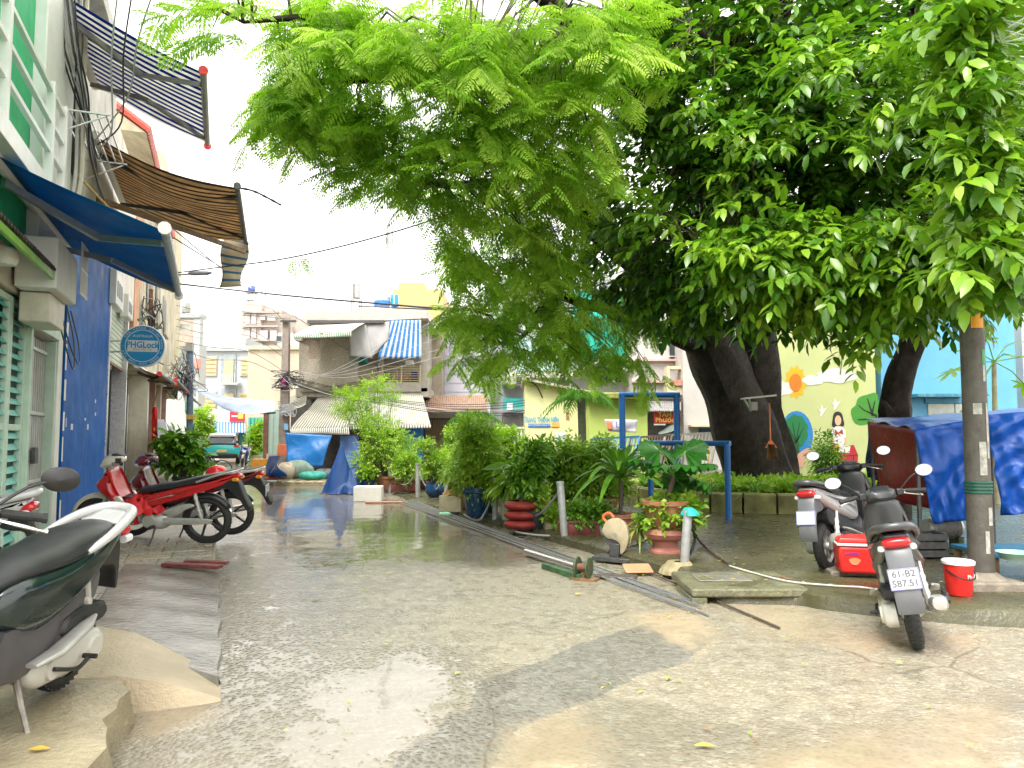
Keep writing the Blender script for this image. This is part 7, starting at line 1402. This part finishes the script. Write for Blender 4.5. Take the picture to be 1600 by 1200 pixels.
PT = thing('mixing_basin', gr(1590, 874, .38), 'pale green plastic basin on the blue table', 'basin'); b = MB(); b.lathe([(0, 0), (.12, 0), (.17, .06), (.18, .065), (.165, .055), (.11, .01), (0, .01)], 20); obj('bowl', b, M('mint_plastic', (.35, .6, .5), .4), PT)
CRT = thing('parts_crate', gr(1440, 870, .14), 'dark crate of machine parts behind the charcoal scooter', 'crate'); b = MB(); [b.box(-.22, .22, -.15 if s < 0 else .13, -.13 if s < 0 else .15, .02 + k * .09, .09 + k * .09) for s in (-1, 1) for k in range(3)]; [b.box(x, x + .03, -.13, .13, 0, .28) for x in (-.22, .19)]; obj('slats', b, dsteel, CRT); b = MB(); [b.lathe([(0, 0), (.05, 0), (.05, .16), (.02, .2), (0, .2)], 10, (-.1 + .1 * k, 0, .06)) for k in range(3)]; obj('parts', b, gmx, CRT, kind='stuff')
# blue pipe frames
bpipe = M('blue_pipe', (.012, .13, .42), .4, var=.12, vs=6, streak=.2)
def pframe(label, x0, x1, ytop, Y0, Y1, r_):
    T = thing('pipe_frame', (at(x0, 680, Y0).x, Y0, .13), label, 'frame', 'blue pipe frames'); a, b_ = at(x0, ytop, Y0), at(x1, ytop, Y1); b_.z = a.z
    for q in (a, b_): b = MB(); b.tube([(q.x, q.y, .10), q], r_, 12); obj('upright', b, bpipe, T, world=True)
    b = MB(); b.tube([a + Vector((-r_, 0, 0)), b_ + Vector((r_, 0, 0))], r_ * .9, 12); obj('crossbar', b, bpipe, T, world=True)
pframe('tall blue pipe frame left of the trunk', 972, 1057, 617, 15.5, 15.5, .065); pframe('low blue pipe frame nearer the camera than the tall one', 1016, 1136, 692, 13.2, 12.2, .05)
# fence panels leaning behind the plants
for k, (x0, x1, y0, y1, Y, m, lb) in enumerate(((925, 1000, 686, 730, 17.2, M('fence_blue', (.03, .2, .42), .5), 'blue steel bar panel behind the dracaena'), (985, 1050, 684, 745, 17.4, M('fence_brown', (.17, .12, .09), .6, var=.3), 'brown steel bar panel behind the tall blue frame'), (1040, 1120, 680, 742, 17.6, M('fence_grey', (.36, .33, .28), .6, var=.3), 'grey steel bar panel between the tall frame and the trunk'))):
    T = thing('bar_panel', (at(x0, 680, Y).x, Y, .13), lb, 'fence panel', 'steel bar panels'); a, b_, c, d = at(x0, y0, Y), at(x1, y0 - 4, Y), at(x1 - 12, y1, Y - .5), at(x0 - 12, y1, Y - .5)
    for p, q in ((a, b_), (d, c), (a, d), (b_, c)): b = MB(); b.bar(p, q, .045); obj('rail', b, m, T, world=True)
    n = 15
    for j in range(1, n): b = MB(); b.tube([a.lerp(b_, j / n), d.lerp(c, j / n)], .013, 5); obj('bar', b, m, T, world=True)
block('orange_stake', 'orange painted stake leaning on the grey panel', 'stake', 1108, 745, .06, .05, .9, M('stake_orange', (.75, .35, .03), .5), .2, 0)
block('red_stake', 'rust red stake leaning on the brown panel', 'stake', 1040, 742, .06, .05, .8, M('stake_red', (.5, .12, .05), .5), .2, 0)
# planter ring round the great tree with its ground cover
PR = thing('planter_ring', (5.0, 15.6, .13), 'mossy curved planter kerb round the great tree', 'planter'); mossk = M('moss_kerb', (.22, .21, .07), .7, var=.45, vs=4, bump=.6, bs=18, streak=.5, dirt=(.07, .08, .02))
for k in range(18):
    a0, a1 = R(165 + k * 12 + .4), R(177 + k * 12 - .4); b = MB(); n = 4; pts = []
    for j in range(n + 1):
        a = a0 + (a1 - a0) * j / n; pts += [(math.cos(a) * r_ * 1.0, math.sin(a) * r_ * .96, z) for r_, z in ((2.72, 0), (2.72, .33), (2.68, .36), (2.55, .36), (2.5, .33), (2.5, 0))]
    b.add(pts, [(j * 6 + i, j * 6 + (i + 1) % 6, (j + 1) * 6 + (i + 1) % 6, (j + 1) * 6 + i) for j in range(n) for i in range(6)] + [tuple(range(6)), tuple(range(n * 6, n * 6 + 6))]); obj('kerb_segment', b, mossk, PR)
b = MB(); b.lathe([(0, .42), (1.5, .36), (2.52, .26)], 30); obj('soil', b, soil, PR)
def patch_leaves(name, label, cen, rx, ry, n, ll, mat, z, seed, **k):
    rng = np.random.default_rng(seed); a = rng.uniform(0, 6.283, n); q = np.sqrt(rng.uniform(0, 1, n)); P = np.stack([cen[0] + rx * q * np.cos(a), cen[1] + ry * q * np.sin(a), np.full(n, z) + rng.uniform(0, .12, n)], 1); Dr = rng.normal(0, .5, (n, 3)); Dr[:, 2] = 1
    V, F = leafy_twigs(P, Dr, 6, ll, rng, .22, .3, 1.2, (LEAF4, LEAF4F), 1.3); return npobj(name, V, F, mat, attrs={'tone': np.repeat(np.clip(rng.normal(.62, .22, n), 0, 1), 6 * 5)}, label=label, cat='ground cover', kind='stuff')
patch_leaves('ground_cover', 'bright leafy ground cover inside the mossy planter', (5.2, 14.3), 2.2, .85, 900, .13, LMM, .40, 3)
patch_leaves('ground_cover', 'grassy ground cover left of the trunk behind the pipe frames', (3.6, 15.3), .9, .8, 320, .16, LMM, .35, 4)
for k, (x, y, s) in enumerate(((1060, 772, 1), (1085, 770, .9), (1180, 776, .8), (1110, 775, .8))):
    strap_plant('grass_tuft', ('arching grass tuft left of the low frame', 'grass tuft behind the low frame crossbar', 'small grass tuft at the trunk foot', 'grass tuft inside the low frame')[k], x, y, None, x, y - 6, 26, .45 * s, .012, strap1, 1.0, 20 + k, z=.45, up=1.3, stem=0, group='grass tufts in the planter')
# shrub before the mural
p = gr(1300, 762, .30); T = thing('mural_shrub', Vector((7.75, 17.4, .3)), 'upright leafy shrub in a maroon planter before the mural', 'plant'); b = MB(); b.box(-.42, .4, -.15, .15, 0, .16); b.box(-.46, .44, -.19, .19, .16, .20); obj('planter', b, M('maroon_planter', (.25, .03, .05), .5), T); b = MB(); b.box(-.7, 1.2, -.25, .25, -.3, -.002); obj('ledge', b, pw, T); foliage(T, [(1292, 700, 18, 26), (1280, 722, 16, 20), (1305, 725, 16, 20), (1293, 735, 22, 14)], 17.4, 150, .13, LMD, 88, nl=8, tw=.3, wid=.6, base=(7.75, 17.4, .5), tone=(.6, .25))
patch_leaves('ground_cover', 'pale leaves growing before the mural and behind the white scooter', (8.2, 15.7), 1.1, .5, 220, .18, LMM, .3, 6)
# palms
def palm(name, label, c, base, n, L_, mat, seed, trunk_r, up=.9, leaf=.30):
    T = thing(name, base, label, 'palm'); r = random.Random(seed); b = MB(); b.tube(cr_closed([base, Vector(base).lerp(c, .5) + Vector((.05, 0, 0)), c], 5, False), trunk_r, 10); obj('trunk', b, M('palm_trunk', (.06, .07, .035), .7, var=.4, vs=9, bump=.6), T, world=True)
    for k in range(n):
        a = k * 2.399 + r.uniform(-.3, .3); e = up * (.3 + .9 * r.random()); d = Vector((math.cos(a), math.sin(a), 0)); b = MB(); P = [Vector(c) + d * L_ * t * math.cos(e) + Vector((0, 0, L_ * (math.sin(e) * t - .75 * t * t))) for t in [j / 12 for j in range(13)]]
        b.tube(P, [.016 * (1 - j / 14) for j in range(13)], 5, False); s = Vector((-math.sin(a), math.cos(a), 0))
        for j in range(2, 13):
            for sg in (-1, 1):
                t = (P[min(j + 1, 12)] - P[j - 1]).normalized(); l = leaf * math.sin(math.pi * (.15 + .75 * j / 12)); q = P[j]; dd = (s * sg + t * .8 + Vector((0, 0, -.25 - .3 * r.random()))).normalized(); w = t * .022; m = q + dd * l * .5 + Vector((0, 0, .02)); e_ = q + dd * l + Vector((0, 0, -.06))
                b.add([q, m + w, e_, m - w], [(0, 1, 2), (0, 2, 3)])
        obj('frond', b, mat, T, world=True, smooth=0)
    return T
pmat = M('palm_leaf', (.10, .27, .03), .35, var=.35, vs=4); thin(pmat, .35, (1, 1.1, .5))
palm('palm_tree', 'young palm with a dark trunk before the lime booth', at(908, 622, 20), Vector((at(905, 680, 20).x, 20, .1)), 15, 1.15, pmat, 4, .11); palm('areca_palm', 'feathery palm behind the tall shrub', at(740, 668, 25), Vector((at(740, 680, 25).x, 25, 0)), 16, 1.7, pmat, 5, .06, 1.1, .4)
# papaya behind the pole
T = thing('papaya_tree', (at(1553, 680, 15).x, 15, .13), 'papaya with large lobed leaves against the sky blue wall', 'tree'); c = at(1553, 565, 15); b = MB(); b.tube([T.location, c], [.06, .045], 10); obj('trunk', b, M('papaya_trunk', (.32, .30, .18), .6, var=.3), T, world=True)
papm = M('papaya_leaf', (.22, .42, .04), .4, var=.3, vs=3); thin(papm, .45, (1, 1.1, .5))
for px, py, s, dY in ((1490, 578, .42, -.3), (1510, 548, .36, .2), (1525, 615, .34, -.4), (1580, 555, .40, -.4), (1600, 600, .42, .1), (1585, 535, .36, .3), (1540, 530, .34, -.2), (1640, 560, .4, 0), (1515, 640, .3, -.3)):
    q = at(px, py, 15 + dY); b = MB(); b.tube([c, c.lerp(q, .6) + Vector((0, 0, .08)), q], .012, 5); d = (q - c).normalized(); d.z -= .35; d.normalize(); sd_ = d.cross(Vector((0, 0, 1))).normalized(); out = []
    for k in range(7):
        a = R(-125 + k * 41.6); l = s * (1 - .35 * abs(k - 3) / 3); out += [(a - R(14), .30 * s), (a - R(9), .62 * l), (a - R(11), .72 * l), (a, l), (a + R(11), .72 * l), (a + R(9), .62 * l)]
    V = [q] + [q + d * math.cos(a) * l + sd_ * math.sin(a) * l + Vector((0, 0, -.35 * l * l)) for a, l in out]; b.add(V, [(0, i, i + 1) for i in range(1, len(V) - 1)]); obj('leaf', b, papm, T, world=True, smooth=0)
# things on the great trunk
SHF = wthing('trunk_shelf', 1182, 625, 14.55, 'small white shelf with a bracket nailed to the great trunk', 'shelf'); b = MB(); b.bar(at(1160, 623, 14.5), at(1210, 618, 14.5), .25, .03); obj('board', b, wpaint, SHF, world=True); b = MB(); b.bar(at(1163, 624, 14.55), at(1172, 640, 14.8), .03); b.bar(at(1171, 624, 14.55), at(1173, 642, 14.8), .03); obj('bracket', b, wpaint, SHF, world=True); wbox('meter_box', M('meter_grey', (.4, .4, .38), .4), SHF, 1174, 1184, 628, 641, 14.55, .1)
BR = wthing('hanging_broom', 1204, 660, 14.5, 'orange broom hanging on the great trunk', 'broom'); b = MB(); b.tube([at(1202, 630, 14.5), at(1204, 690, 14.45)], .014, 8); obj('handle', b, M('broom_orange', (.80, .22, .06), .5), BR, world=True)
def brush(par, p, q, w0, w1, mat, cap):
    b = MB(); p, q = Vector(p), Vector(q); s = Vector((1, 0, 0))
    for k in range(60): t = k / 59 - .5; o_ = rnd.uniform(-.03, .03); b.tube([p + s * t * w0 + Vector((0, o_ * .5, 0)), q + s * t * w1 + Vector((rnd.uniform(-.01, .01), o_, rnd.uniform(-.02, .02)))], .005, 3, False)
    obj('bristles', b, mat, par, world=True, kind='stuff'); b = MB(); u_ = p.lerp(q, -.25); l_ = p.lerp(q, .25); b.add([u_ - s * .02, u_ + s * .02, l_ + s * w1 * .52, l_ - s * w1 * .52] + [x + Vector((0, .04, 0)) for x in (u_ - s * .02, u_ + s * .02, l_ + s * w1 * .52, l_ - s * w1 * .52)], [(3, 2, 1, 0), (4, 5, 6, 7), (0, 1, 5, 4), (1, 2, 6, 5), (2, 3, 7, 6), (3, 0, 4, 7)]); obj('ferrule', b, cap, par, world=True)
brush(BR, at(1205, 694, 14.45), at(1207, 717, 14.4), .12, .22, M('bristle_brown', (.20, .10, .03), .8, var=.4), MC['broom_orange'])
# ================================================================ lane clutter, cables, fallen leaves
EP = wthing('lane_pole', 448, None, 28, 'square grey utility pole in front of the net covered house', 'pole')
b = MB(); q = at(448, 497, 28); x = q.x; b.add([(x - .17, 27.83, -.05), (x + .17, 27.83, -.05), (x + .17, 28.17, -.05), (x - .17, 28.17, -.05), (x - .11, 27.89, q.z), (x + .11, 27.89, q.z), (x + .11, 28.11, q.z), (x - .11, 28.11, q.z)], [(3, 2, 1, 0), (4, 5, 6, 7), (0, 1, 5, 4), (1, 2, 6, 5), (2, 3, 7, 6), (3, 0, 4, 7)]); obj('shaft', b, M('pole_grey', (.30, .25, .22), .7, var=.25, streak=.4), EP, world=True)
wbox('meter_box', M('meter_blue', (.3, .4, .6), .5), EP, 441, 452, 632, 645, 27.6, .2); wbox('meter_box', M('meter_grey', ''), EP, 452, 460, 590, 602, 27.6, .2); wbox('pink_pouch', M('pink_cloth', (.7, .08, .4), .6), EP, 439, 446, 590, 605, 27.7, .1, bev=.03); wbox('blue_plate', M('plate_sky', (.2, .45, .7), .5), EP, 444, 450, 662, 672, 27.75, .05); wbox('crossarm', dsteel, EP, 438, 462, 500, 503, 27.75, .1)
r = random.Random(5)
for k in range(16):
    c = [at(448 + r.uniform(-26, 26), 592 + r.uniform(-14, 16), 27.7 + r.uniform(-.3, .3)) for _ in range(5)]; b = MB(); b.tube(cr_closed(c, 5, False), .014, 4, False); obj('loose_wire', b, black if k % 3 else hose_m, EP, world=True)
for k in range(8): c = [at(448 + r.uniform(-14, 14), 640 + r.uniform(-12, 12), 27.6) for _ in range(5)]; b = MB(); b.tube(cr_closed(c + [c[0]], 5, False), .014, 4, False); obj('wire_coil', b, hose_m, EP, world=True)
LT_ = thing('cable_bracket', at(232, 520, 17.5), 'rusty cable rack with tangled wires on the orange house front', 'rack'); 
for z in (0, -.55): b = MB(); b.bar(at(216, 500, 17) + Vector((0, 0, z)), at(247, 492, 17.5) + Vector((0, 0, z)), .06); obj('rack_bar', b, M('rack_green', (.2, .27, .24), .6), LT_, world=True)
for px in (219, 236, 247): b = MB(); b.tube([at(px, 452, 17.3), at(px, 560, 17.3)], .05 if px == 236 else .025, 8); obj('riser_pipe', b, cream if px != 236 else M('rust', ''), LT_, world=True)
for k in range(14): c = [at(235 + r.uniform(-18, 22), 520 + r.uniform(-60, 50), 17.2 + r.uniform(-.3, .2)) for _ in range(4)]; b = MB(); b.tube(cr_closed(c, 5, False), .012, 4, False); obj('loose_wire', b, black if k % 3 else hose_m, LT_, world=True)
TG = thing('wire_tangle', at(290, 600, 30), 'grey tangle of wires on a short post beyond the mustard awnings', 'wire tangle'); b = MB(); b.tube([(at(298, 680, 30).x, 30, 0), at(297, 540, 30)], .13, 10); obj('post', b, M('post_blue', (.15, .22, .32), .6, var=.3), TG, world=True)
for k in range(26): c = [at(290 + r.gauss(0, 13), 590 + r.gauss(0, 20), 30 + r.uniform(-.6, .6)) for _ in range(5)]; b = MB(); b.tube(cr_closed(c, 5, False), .013, 4, False); obj('loose_wire', b, black if k % 2 else hose_m, TG, world=True)
wbox('junction_box', far_w, TG, 290, 300, 535, 548, 29.7, .2); wbox('yellow_band', M('band_yellow', (.75, .5, .08), .6), TG, 292, 302, 648, 655, 29.8, .3)
SL = thing('street_lamp', at(276, 428, 22), 'grey street lamp head on an arm beyond the blue awning', 'street lamp'); b = MB(); b.tube([at(240, 432, 22), at(300, 428, 22)], .03, 6); obj('arm', b, steel, SL, world=True); b = MB(); p = at(313, 427, 22); b.loft([(p.x - .34, p.y, p.z - .01, .07, .04), (p.x - .2, p.y, p.z, .11, .07), (p.x + .2, p.y, p.z + .01, .11, .06), (p.x + .33, p.y, p.z + .02, .06, .03)], 12); obj('lamp_head', b, M('lamp_grey', (.18, .2, .26), .4), SL, world=True)
def wire(label, P, r_=.012, m=black, group='overhead cables'): cable('overhead_cable', label, [at(*p) for p in P], r_, m, 'cable', group)
wire('black cable curving up from the street lamp into the feathery tree', [(262, 428, 16), (340, 418, 15), (440, 405, 14), (560, 378, 13), (700, 335, 12), (840, 276, 11.4), (960, 230, 11)], .013)
wire('thick cable crossing the lane in front of the roofs to the tree', [(275, 443, 24), (440, 461, 24), (600, 475, 22), (700, 482, 20), (860, 483, 18), (1000, 470, 16)], .03)
wire('second thick cable just under the roof line cable', [(555, 478, 24), (640, 482, 22), (760, 486, 19), (900, 486, 17)], .022)
wire('diagonal cable dropping from the blue awning to the white sheet', [(272, 372, 12), (330, 408, 16), (400, 450, 22), (470, 500, 26), (545, 548, 27.8)], .012)
wire('second diagonal cable beside the one from the blue awning', [(262, 350, 11), (340, 415, 16), (395, 455, 22), (448, 505, 27.8)], .010)
for k in range(9): wire('thin cable in the bundle strung across the lane to the square pole', [(276, 455 + k * 11, 28), (330, 462 + k * 12 + r.uniform(-4, 4), 30), (390, 472 + k * 11 + r.uniform(-3, 6), 29), (446, 480 + k * 9 if k < 4 else 505 + k * 11, 28)], .010, black if k % 3 else hose_m, 'thin cables across the lane')
for k in range(6): wire('cable in the sagging bundle from the square pole past the lemon sapling', [(448, 588 + k * 2, 27.8), (520, 606 + k * 3 + r.uniform(-3, 3), 26.6), (600, 622 + k * 2, 26), (700, 632 + k * 3, 25), (800, 628 + k * 4, 24), (900, 610 + k * 3, 23)], .013, black if k != 3 else hose_m, 'bundle past the sapling')
for k in range(5): wire('pale thin cable fanning down the cluttered house front', [(452, 575 + k * 6, 27.7), (540, 590 - k * 5, 26.5), (690, 560 - k * 20 + r.uniform(-6, 6), 26)], .008, hose_m, 'pale cables on the house front')
for k in range(7): wire('pale cable crossing the sky at the top right corner', [(1395 + k * 14, -30, 6.6), (1480, 10 + k * 7, 6.4), (1560, 30 + k * 9 - 12 * (k % 2), 6.2), (1660, 50 + k * 7 - 40 * (k % 3), 6.0)], .006, wpaint, 'top right cables')
for k, (a, b_) in enumerate((((115, -20), (150, 240)), ((185, -20), (175, 200)), ((208, -20), (190, 190)), ((242, -20), (200, 150)))): wire('drooping cable hanging in front of the blue striped awning', [(a[0], a[1], 8.6), ((a[0] + b_[0]) / 2 - 6, (a[1] + b_[1]) / 2, 9), (b_[0], b_[1], 9.4), (160 - k * 4, 238 - k * 6, 9.6)], .010, hose_m if k % 2 else black, 'drooping cables by the striped awning')
for k in range(10): wire('cable of the bundle clamped to the white pier', [(88 + k * 2.5, -20, 8.9), (95 + k * 3 + r.uniform(-4, 4), 70, 9.0), (120 + k * 2 + r.uniform(-5, 5), 150, 9.4), (140 + r.uniform(-4, 6), 220 + k * 3, 10), (160 + k, 330, 11.5)], .008 + .004 * (k % 3 == 0), hose_m if k % 3 else black, 'cables on the white pier')
TPS = thing('lane_tarpaulin', at(365, 625, 30), 'pale blue tarpaulin sagging across the lane', 'tarpaulin'); sheet('sheet', M('pale_tarp', (.48, .56, .78), .6, var=.15, vs=3), TPS, [at(300, 604, 32), at(432, 627, 28.2), at(428, 644, 27.2), at(318, 618, 30)], 24, 8, .10, 71, sag=.35)
st10 = stripes('navy_edge', (.05, .08, .22), (.5, .55, .7), 6, .4, 1); cable('rope', 'dark edge rope of the sagging lane tarpaulin', [at(300, 606, 31.8), at(350, 630, 30), at(400, 645, 28.4), at(430, 645, 27.2)], .03, nb_, 'rope', None)
pv, pf = frond(10, 3); RN_ = np.random.default_rng(4); V, F = inst(pv, pf, frames(np.array([(-.3, .2, -1.), (.1, -.2, -1), (.5, .1, -.9), (.2, .3, -.7)]), np.array([(0, -1., .2)] * 4) + RN_.normal(0, .2, (4, 3))), np.array([tuple(at(452 + 7 * k, 400, 13.7)) for k in range(4)]), np.array([.34, .4, .42, .3]))
npobj('leaf_sprig', V, F, lm1, attrs={'tone': np.full(len(V), .2)}, label='small feathery green sprig caught on the black cable against the sky', cat='sprig')
# covered motorbike
CM = thing('covered_motorbike', gr(533, 771), 'motorbike hidden under a dark blue draped cover', 'motorbike', rot=(0, 0, R(8))); ctm = M('cover_blue', (.012, .06, .22), .5, var=.15, vs=4, bump=.15, bs=10); b = MB()
def drape(u, v):
    a = u * 2 * math.pi; fold = 1 + (.13 * math.sin(6 * a + 1) + .07 * math.sin(11 * a + v * 3) + .05 * math.sin(17 * a)) * v ** 1.3
    x, y = .10 + .60 * v * math.cos(a) * fold, .38 * v * math.sin(a) * fold
    dA, dB = math.hypot(x + .02, y * 1.5), math.hypot((x - .40) * .9, y * 1.6); h = max(1.36 - 2.5 * dA ** .85, .82 - 1.5 * dB ** 1.1, .55 - 1.0 * math.hypot(x - .15, y * 1.2))
    h += .05 * math.sin(9 * a + 5 * v) * v * (1 - v); e = min(1, (1 - v) / .18)
    return (x, y, max(.012, h * (.15 + .85 * e) if v > .82 else h))
b.grid(drape, 110, 40); obj('cover', b, ctm, CM, smooth=60)
wheel(CM, .30, .27, .045, frame_m, 5)
# sacks, pallet, crates, tarp heap under the awning
def sack(label, px, py, w, h, mat, seed, yaw=0, z=.1):
    b = MB(); rr = random.Random(seed); ph = [rr.uniform(0, 6.3) for _ in range(4)]
    b.grid(lambda u, v: (lambda a, t: (w * (math.cos(t) ** .6 if math.cos(t) > 0 else 0) * math.cos(a) * (1 + .08 * math.sin(5 * a + ph[0]) + .05 * math.sin(9 * a + 4 * v + ph[1])), w * .7 * (max(0, math.cos(t)) ** .6) * math.sin(a), h * (.5 + .5 * math.sin(t)) * (1 + .1 * math.sin(3 * a + ph[2]))))(u * 6.283, (v - .5) * math.pi), 36, 14)
    o = obj('sack', b, mat, label=label, cat='sack', group='sacks under the awning', smooth=60); o.location = gr(px, py, z) + Vector((0, 0, 0)); o.rotation_euler = (0, 0, R(yaw)); return o
sgm = M('sack_green', (.17, .24, .19), .6, var=.2, vs=9, bump=.2); stn = M('sack_tan', (.40, .33, .24), .8, var=.25, vs=8); stl = M('sack_teal', (.03, .28, .22), .6, var=.3, vs=8)
sack('grey green stuffed sack on the pallet under the blue curtain', 466, 748, .46, .55, sgm, 1); sack('tan slumped sack left of the grey green one', 446, 749, .28, .5, stn, 2); sack('teal tarp bundle right of the grey green sack', 488, 750, .42, .26, stl, 3); sack('dark bundle under the blue curtain tip', 507, 748, .34, .3, M('sack_dark', (.08, .10, .11), .7), 4); sack('olive stuffed sack on the lane beside the bicycle', 352, 752, .42, .42, sgm, 5, z=.0); sack('rust red cloth bundle at the heap foot', 424, 750, .22, .12, M('rust_cloth', (.5, .14, .08), .8), 6)
PLT = thing('pallet', gr(472, 757, 0), 'wooden pallet under the sacks', 'pallet'); [obj('board', MB().box(-.75 + k * .3, -.53 + k * .3, -.3, .4, .07, .095), M('pale_wood', (.40, .33, .2), .7, var=.3), PLT) for k in range(5)]; [obj('bearer', MB().box(-.78, .78, y, y + .08, 0, .068), MC['pale_wood'], PLT) for y in (-.28, .05, .3)]
sheet('tarp_heap', bt, None, [gr(420, 712, .9) , gr(440, 712, 1.0), gr(441, 750, .03), gr(412, 750, .03)], 20, 20, .22, 81, label='heap of blue tarpaulin slumped at the pole foot', cat='tarpaulin')
block('orange_box', 'orange crate hung on the lane pole', 'crate', 440, 745, .36, .3, .42, M('crate_orange', (.62, .16, .06), .6), .0, 0, lift=.75); block('yellow_crate', 'orange yellow crates stacked under the lane end shrub', 'crate', 408, 730, 1.0, .6, .38, M('crate_yellow', (.75, .34, .04), .6), 0)
plant('lane_shrub', 'lemon green shrub on the yellow crates at the lane end', 400, 722, (.3, .4, whitep), [(398, 690, 15, 26), (404, 672, 9, 16)], 180, .20, LMB, z=0, group='shrubs in the lane', nl=7, tw=.4); plant('lane_shrub', 'lemon green shrub left of the turquoise car', 318, 722, (.3, .5, terra), [(318, 655, 16, 22), (328, 678, 12, 12)], 150, .20, LMB, z=0, group='shrubs in the lane', nl=7, tw=.4)
plant('street_plant', 'broad leaved potted plant behind the parked motorbikes', 285, 766, (.25, .35, blackp), [(270, 700, 26, 22), (290, 688, 26, 16), (300, 712, 22, 20), (262, 722, 16, 16), (312, 728, 10, 18)], 120, .24, LMD, z=.09, group='shrubs in the lane', nl=7, tw=.3, wid=1.2, tone=(.55, .25), proto=(LEAF, LEAFF))
FLG = thing('red_flag', at(241, 670, 21), 'red flag with a small yellow star hanging from a shop front', 'flag'); sheet('cloth', M('flag_red', (.70, .01, .015), .5, var=.08), FLG, [at(238, 636, 21), at(245, 636, 21), at(246, 702, 21), at(236, 704, 21)], 10, 16, .10, 91); b = MB(); b.poly([at(241 + 2.2 * (1 if k % 2 else .45) * math.sin(math.pi * k / 5), 671 - 4 * (1 if k % 2 else .45) * math.cos(math.pi * k / 5), 20.85) for k in range(10)], (0, 1, 0), .005); obj('star', b, M('star_yellow', (.8, .6, .03), .5), FLG, world=True); b = MB(); b.tube([at(240, 634, 21), at(246, 612, 21.3)], .02, 6); obj('staff', b, wood, FLG, world=True)
GT = thing('grey_cover', gr(262, 745, .09), 'grey tarpaulin cover sloping beside the red flag', 'tarpaulin'); sheet('sheet', M('grey_tarp', (.22, .22, .24), .5, var=.2), GT, [at(246, 655, 21), at(256, 655, 23), at(292, 728, 24), at(250, 738, 20)], 14, 14, .12, 92); sheet('sheet', MC['grey_tarp'], GT, [at(256, 655, 23), at(272, 672, 25), at(312, 725, 26), at(290, 730, 24)], 10, 12, .12, 93)
# bicycle behind the plant
BC = thing('bicycle', gr(325, 752, .09), 'dark bicycle leaning behind the potted plant', 'bicycle', rot=(R(-6), 0, R(170)))
for x in (-.5, .5): b = MB(); b.tube([(x + .32 * math.cos(a), 0, .33 + .32 * math.sin(a)) for a in [2 * math.pi * k / 24 for k in range(25)]], .016, 6, False); [b.tube([(x, 0, .33), (x + .31 * math.cos(a), 0, .33 + .31 * math.sin(a))], .002, 3, False) for a in [k * .5236 for k in range(12)]]; obj('wheel', b, rubber, BC)
b = MB(); [b.tube([p, q], .016, 6) for p, q in (((-.5, 0, .33), (-.05, 0, .3)), ((-.05, 0, .3), (-.2, 0, .8)), ((-.2, 0, .75), (.36, 0, .8)), ((-.05, 0, .3), (.38, 0, .74)), ((.35, 0, .92), (.5, 0, .33)), ((-.5, 0, .33), (-.19, 0, .72)))]; obj('frame', b, frame_m, BC); b = MB(); b.tube(cr_closed([(.25, .28, .98), (.38, .2, 1.0), (.36, 0, .95), (.38, -.2, 1.0), (.25, -.28, .98)], 4, False), .012, 6); obj('handlebar', b, chrome, BC); b = MB(); b.loft([(-.33, 0, .84, .09, .03), (-.2, 0, .85, .07, .03), (-.05, 0, .85, .02, .015)], 10); obj('saddle', b, seat_m, BC)
# broom against the blue wall
BW = thing('floor_broom', gr(92, 812, .09), 'straw broom leaning on the blue wall corner', 'broom'); p = gr(92, 812, .10); q = at(88, 735, p.y + .1); b = MB(); b.tube([p.lerp(q, .35), q], .016, 8); obj('handle', b, wpaint, BW, world=True); brush(BW, p.lerp(q, .38), p, .10, .24, M('bristle_brown', ''), M('broom_red', (.5, .12, .06), .6))
# fallen leaves on the wet road
fl = [M('fallen_yellow', (.62, .50, .05), .4), M('fallen_green', (.30, .40, .05), .4), M('fallen_brown', (.28, .13, .05), .5)]
b = MB(); 
for k in range(230):
    if k < 60: x_, y_ = r.uniform(400, 1590), r.uniform(830, 1190)
    else: x_, y_ = r.gauss(1130, 170), r.gauss(890, 38)
    if not (820 < y_ < 1195 and 380 < x_ < 1595): continue
    q = gr(x_, y_, 0); z_ = .02
    if y_ < 925 and x_ > 1090: q = gr(x_, y_, PZ); z_ = PZ + .02
    a = r.uniform(0, 6.3); l = r.uniform(.012, .035) * (2.2 if k % 17 == 0 else 1); d = Vector((math.cos(a), math.sin(a), 0)); s = Vector((-d.y, d.x, 0)); q.z = z_; b.m = r.choice((0, 0, 1, 1, 2)); b.add([q - d * l, q + s * l * .35 + Vector((0, 0, .006)), q + d * l, q - s * l * .35 + Vector((0, 0, .004))], [(0, 1, 2, 3)])
obj('fallen_leaves', b, fl, label='small fallen leaves scattered on the wet road and paving', cat='leaves', kind='stuff', smooth=0)
b = MB(); q = gr(1100, 1171); b.add([q + Vector((-.05, 0, .02)), q + Vector((0, .018, .028)), q + Vector((.055, -.01, .02)), q + Vector((0, -.02, .024))], [(0, 1, 2, 3)]); obj('fallen_leaf', b, fl[0], label='single bright yellow leaf on the road in the foreground', cat='leaf', smooth=0)
b = MB(); q = gr(60, 1172, .235); b.add([q + Vector((-.045, 0, .004)), q + Vector((0, .02, .012)), q + Vector((.045, .01, .004)), q + Vector((0, -.018, .006))], [(0, 1, 2, 3)]); obj('fallen_leaf', b, M('fallen_orange', (.65, .36, .05), .4), label='small orange leaf on the raised platform', cat='leaf', smooth=0)
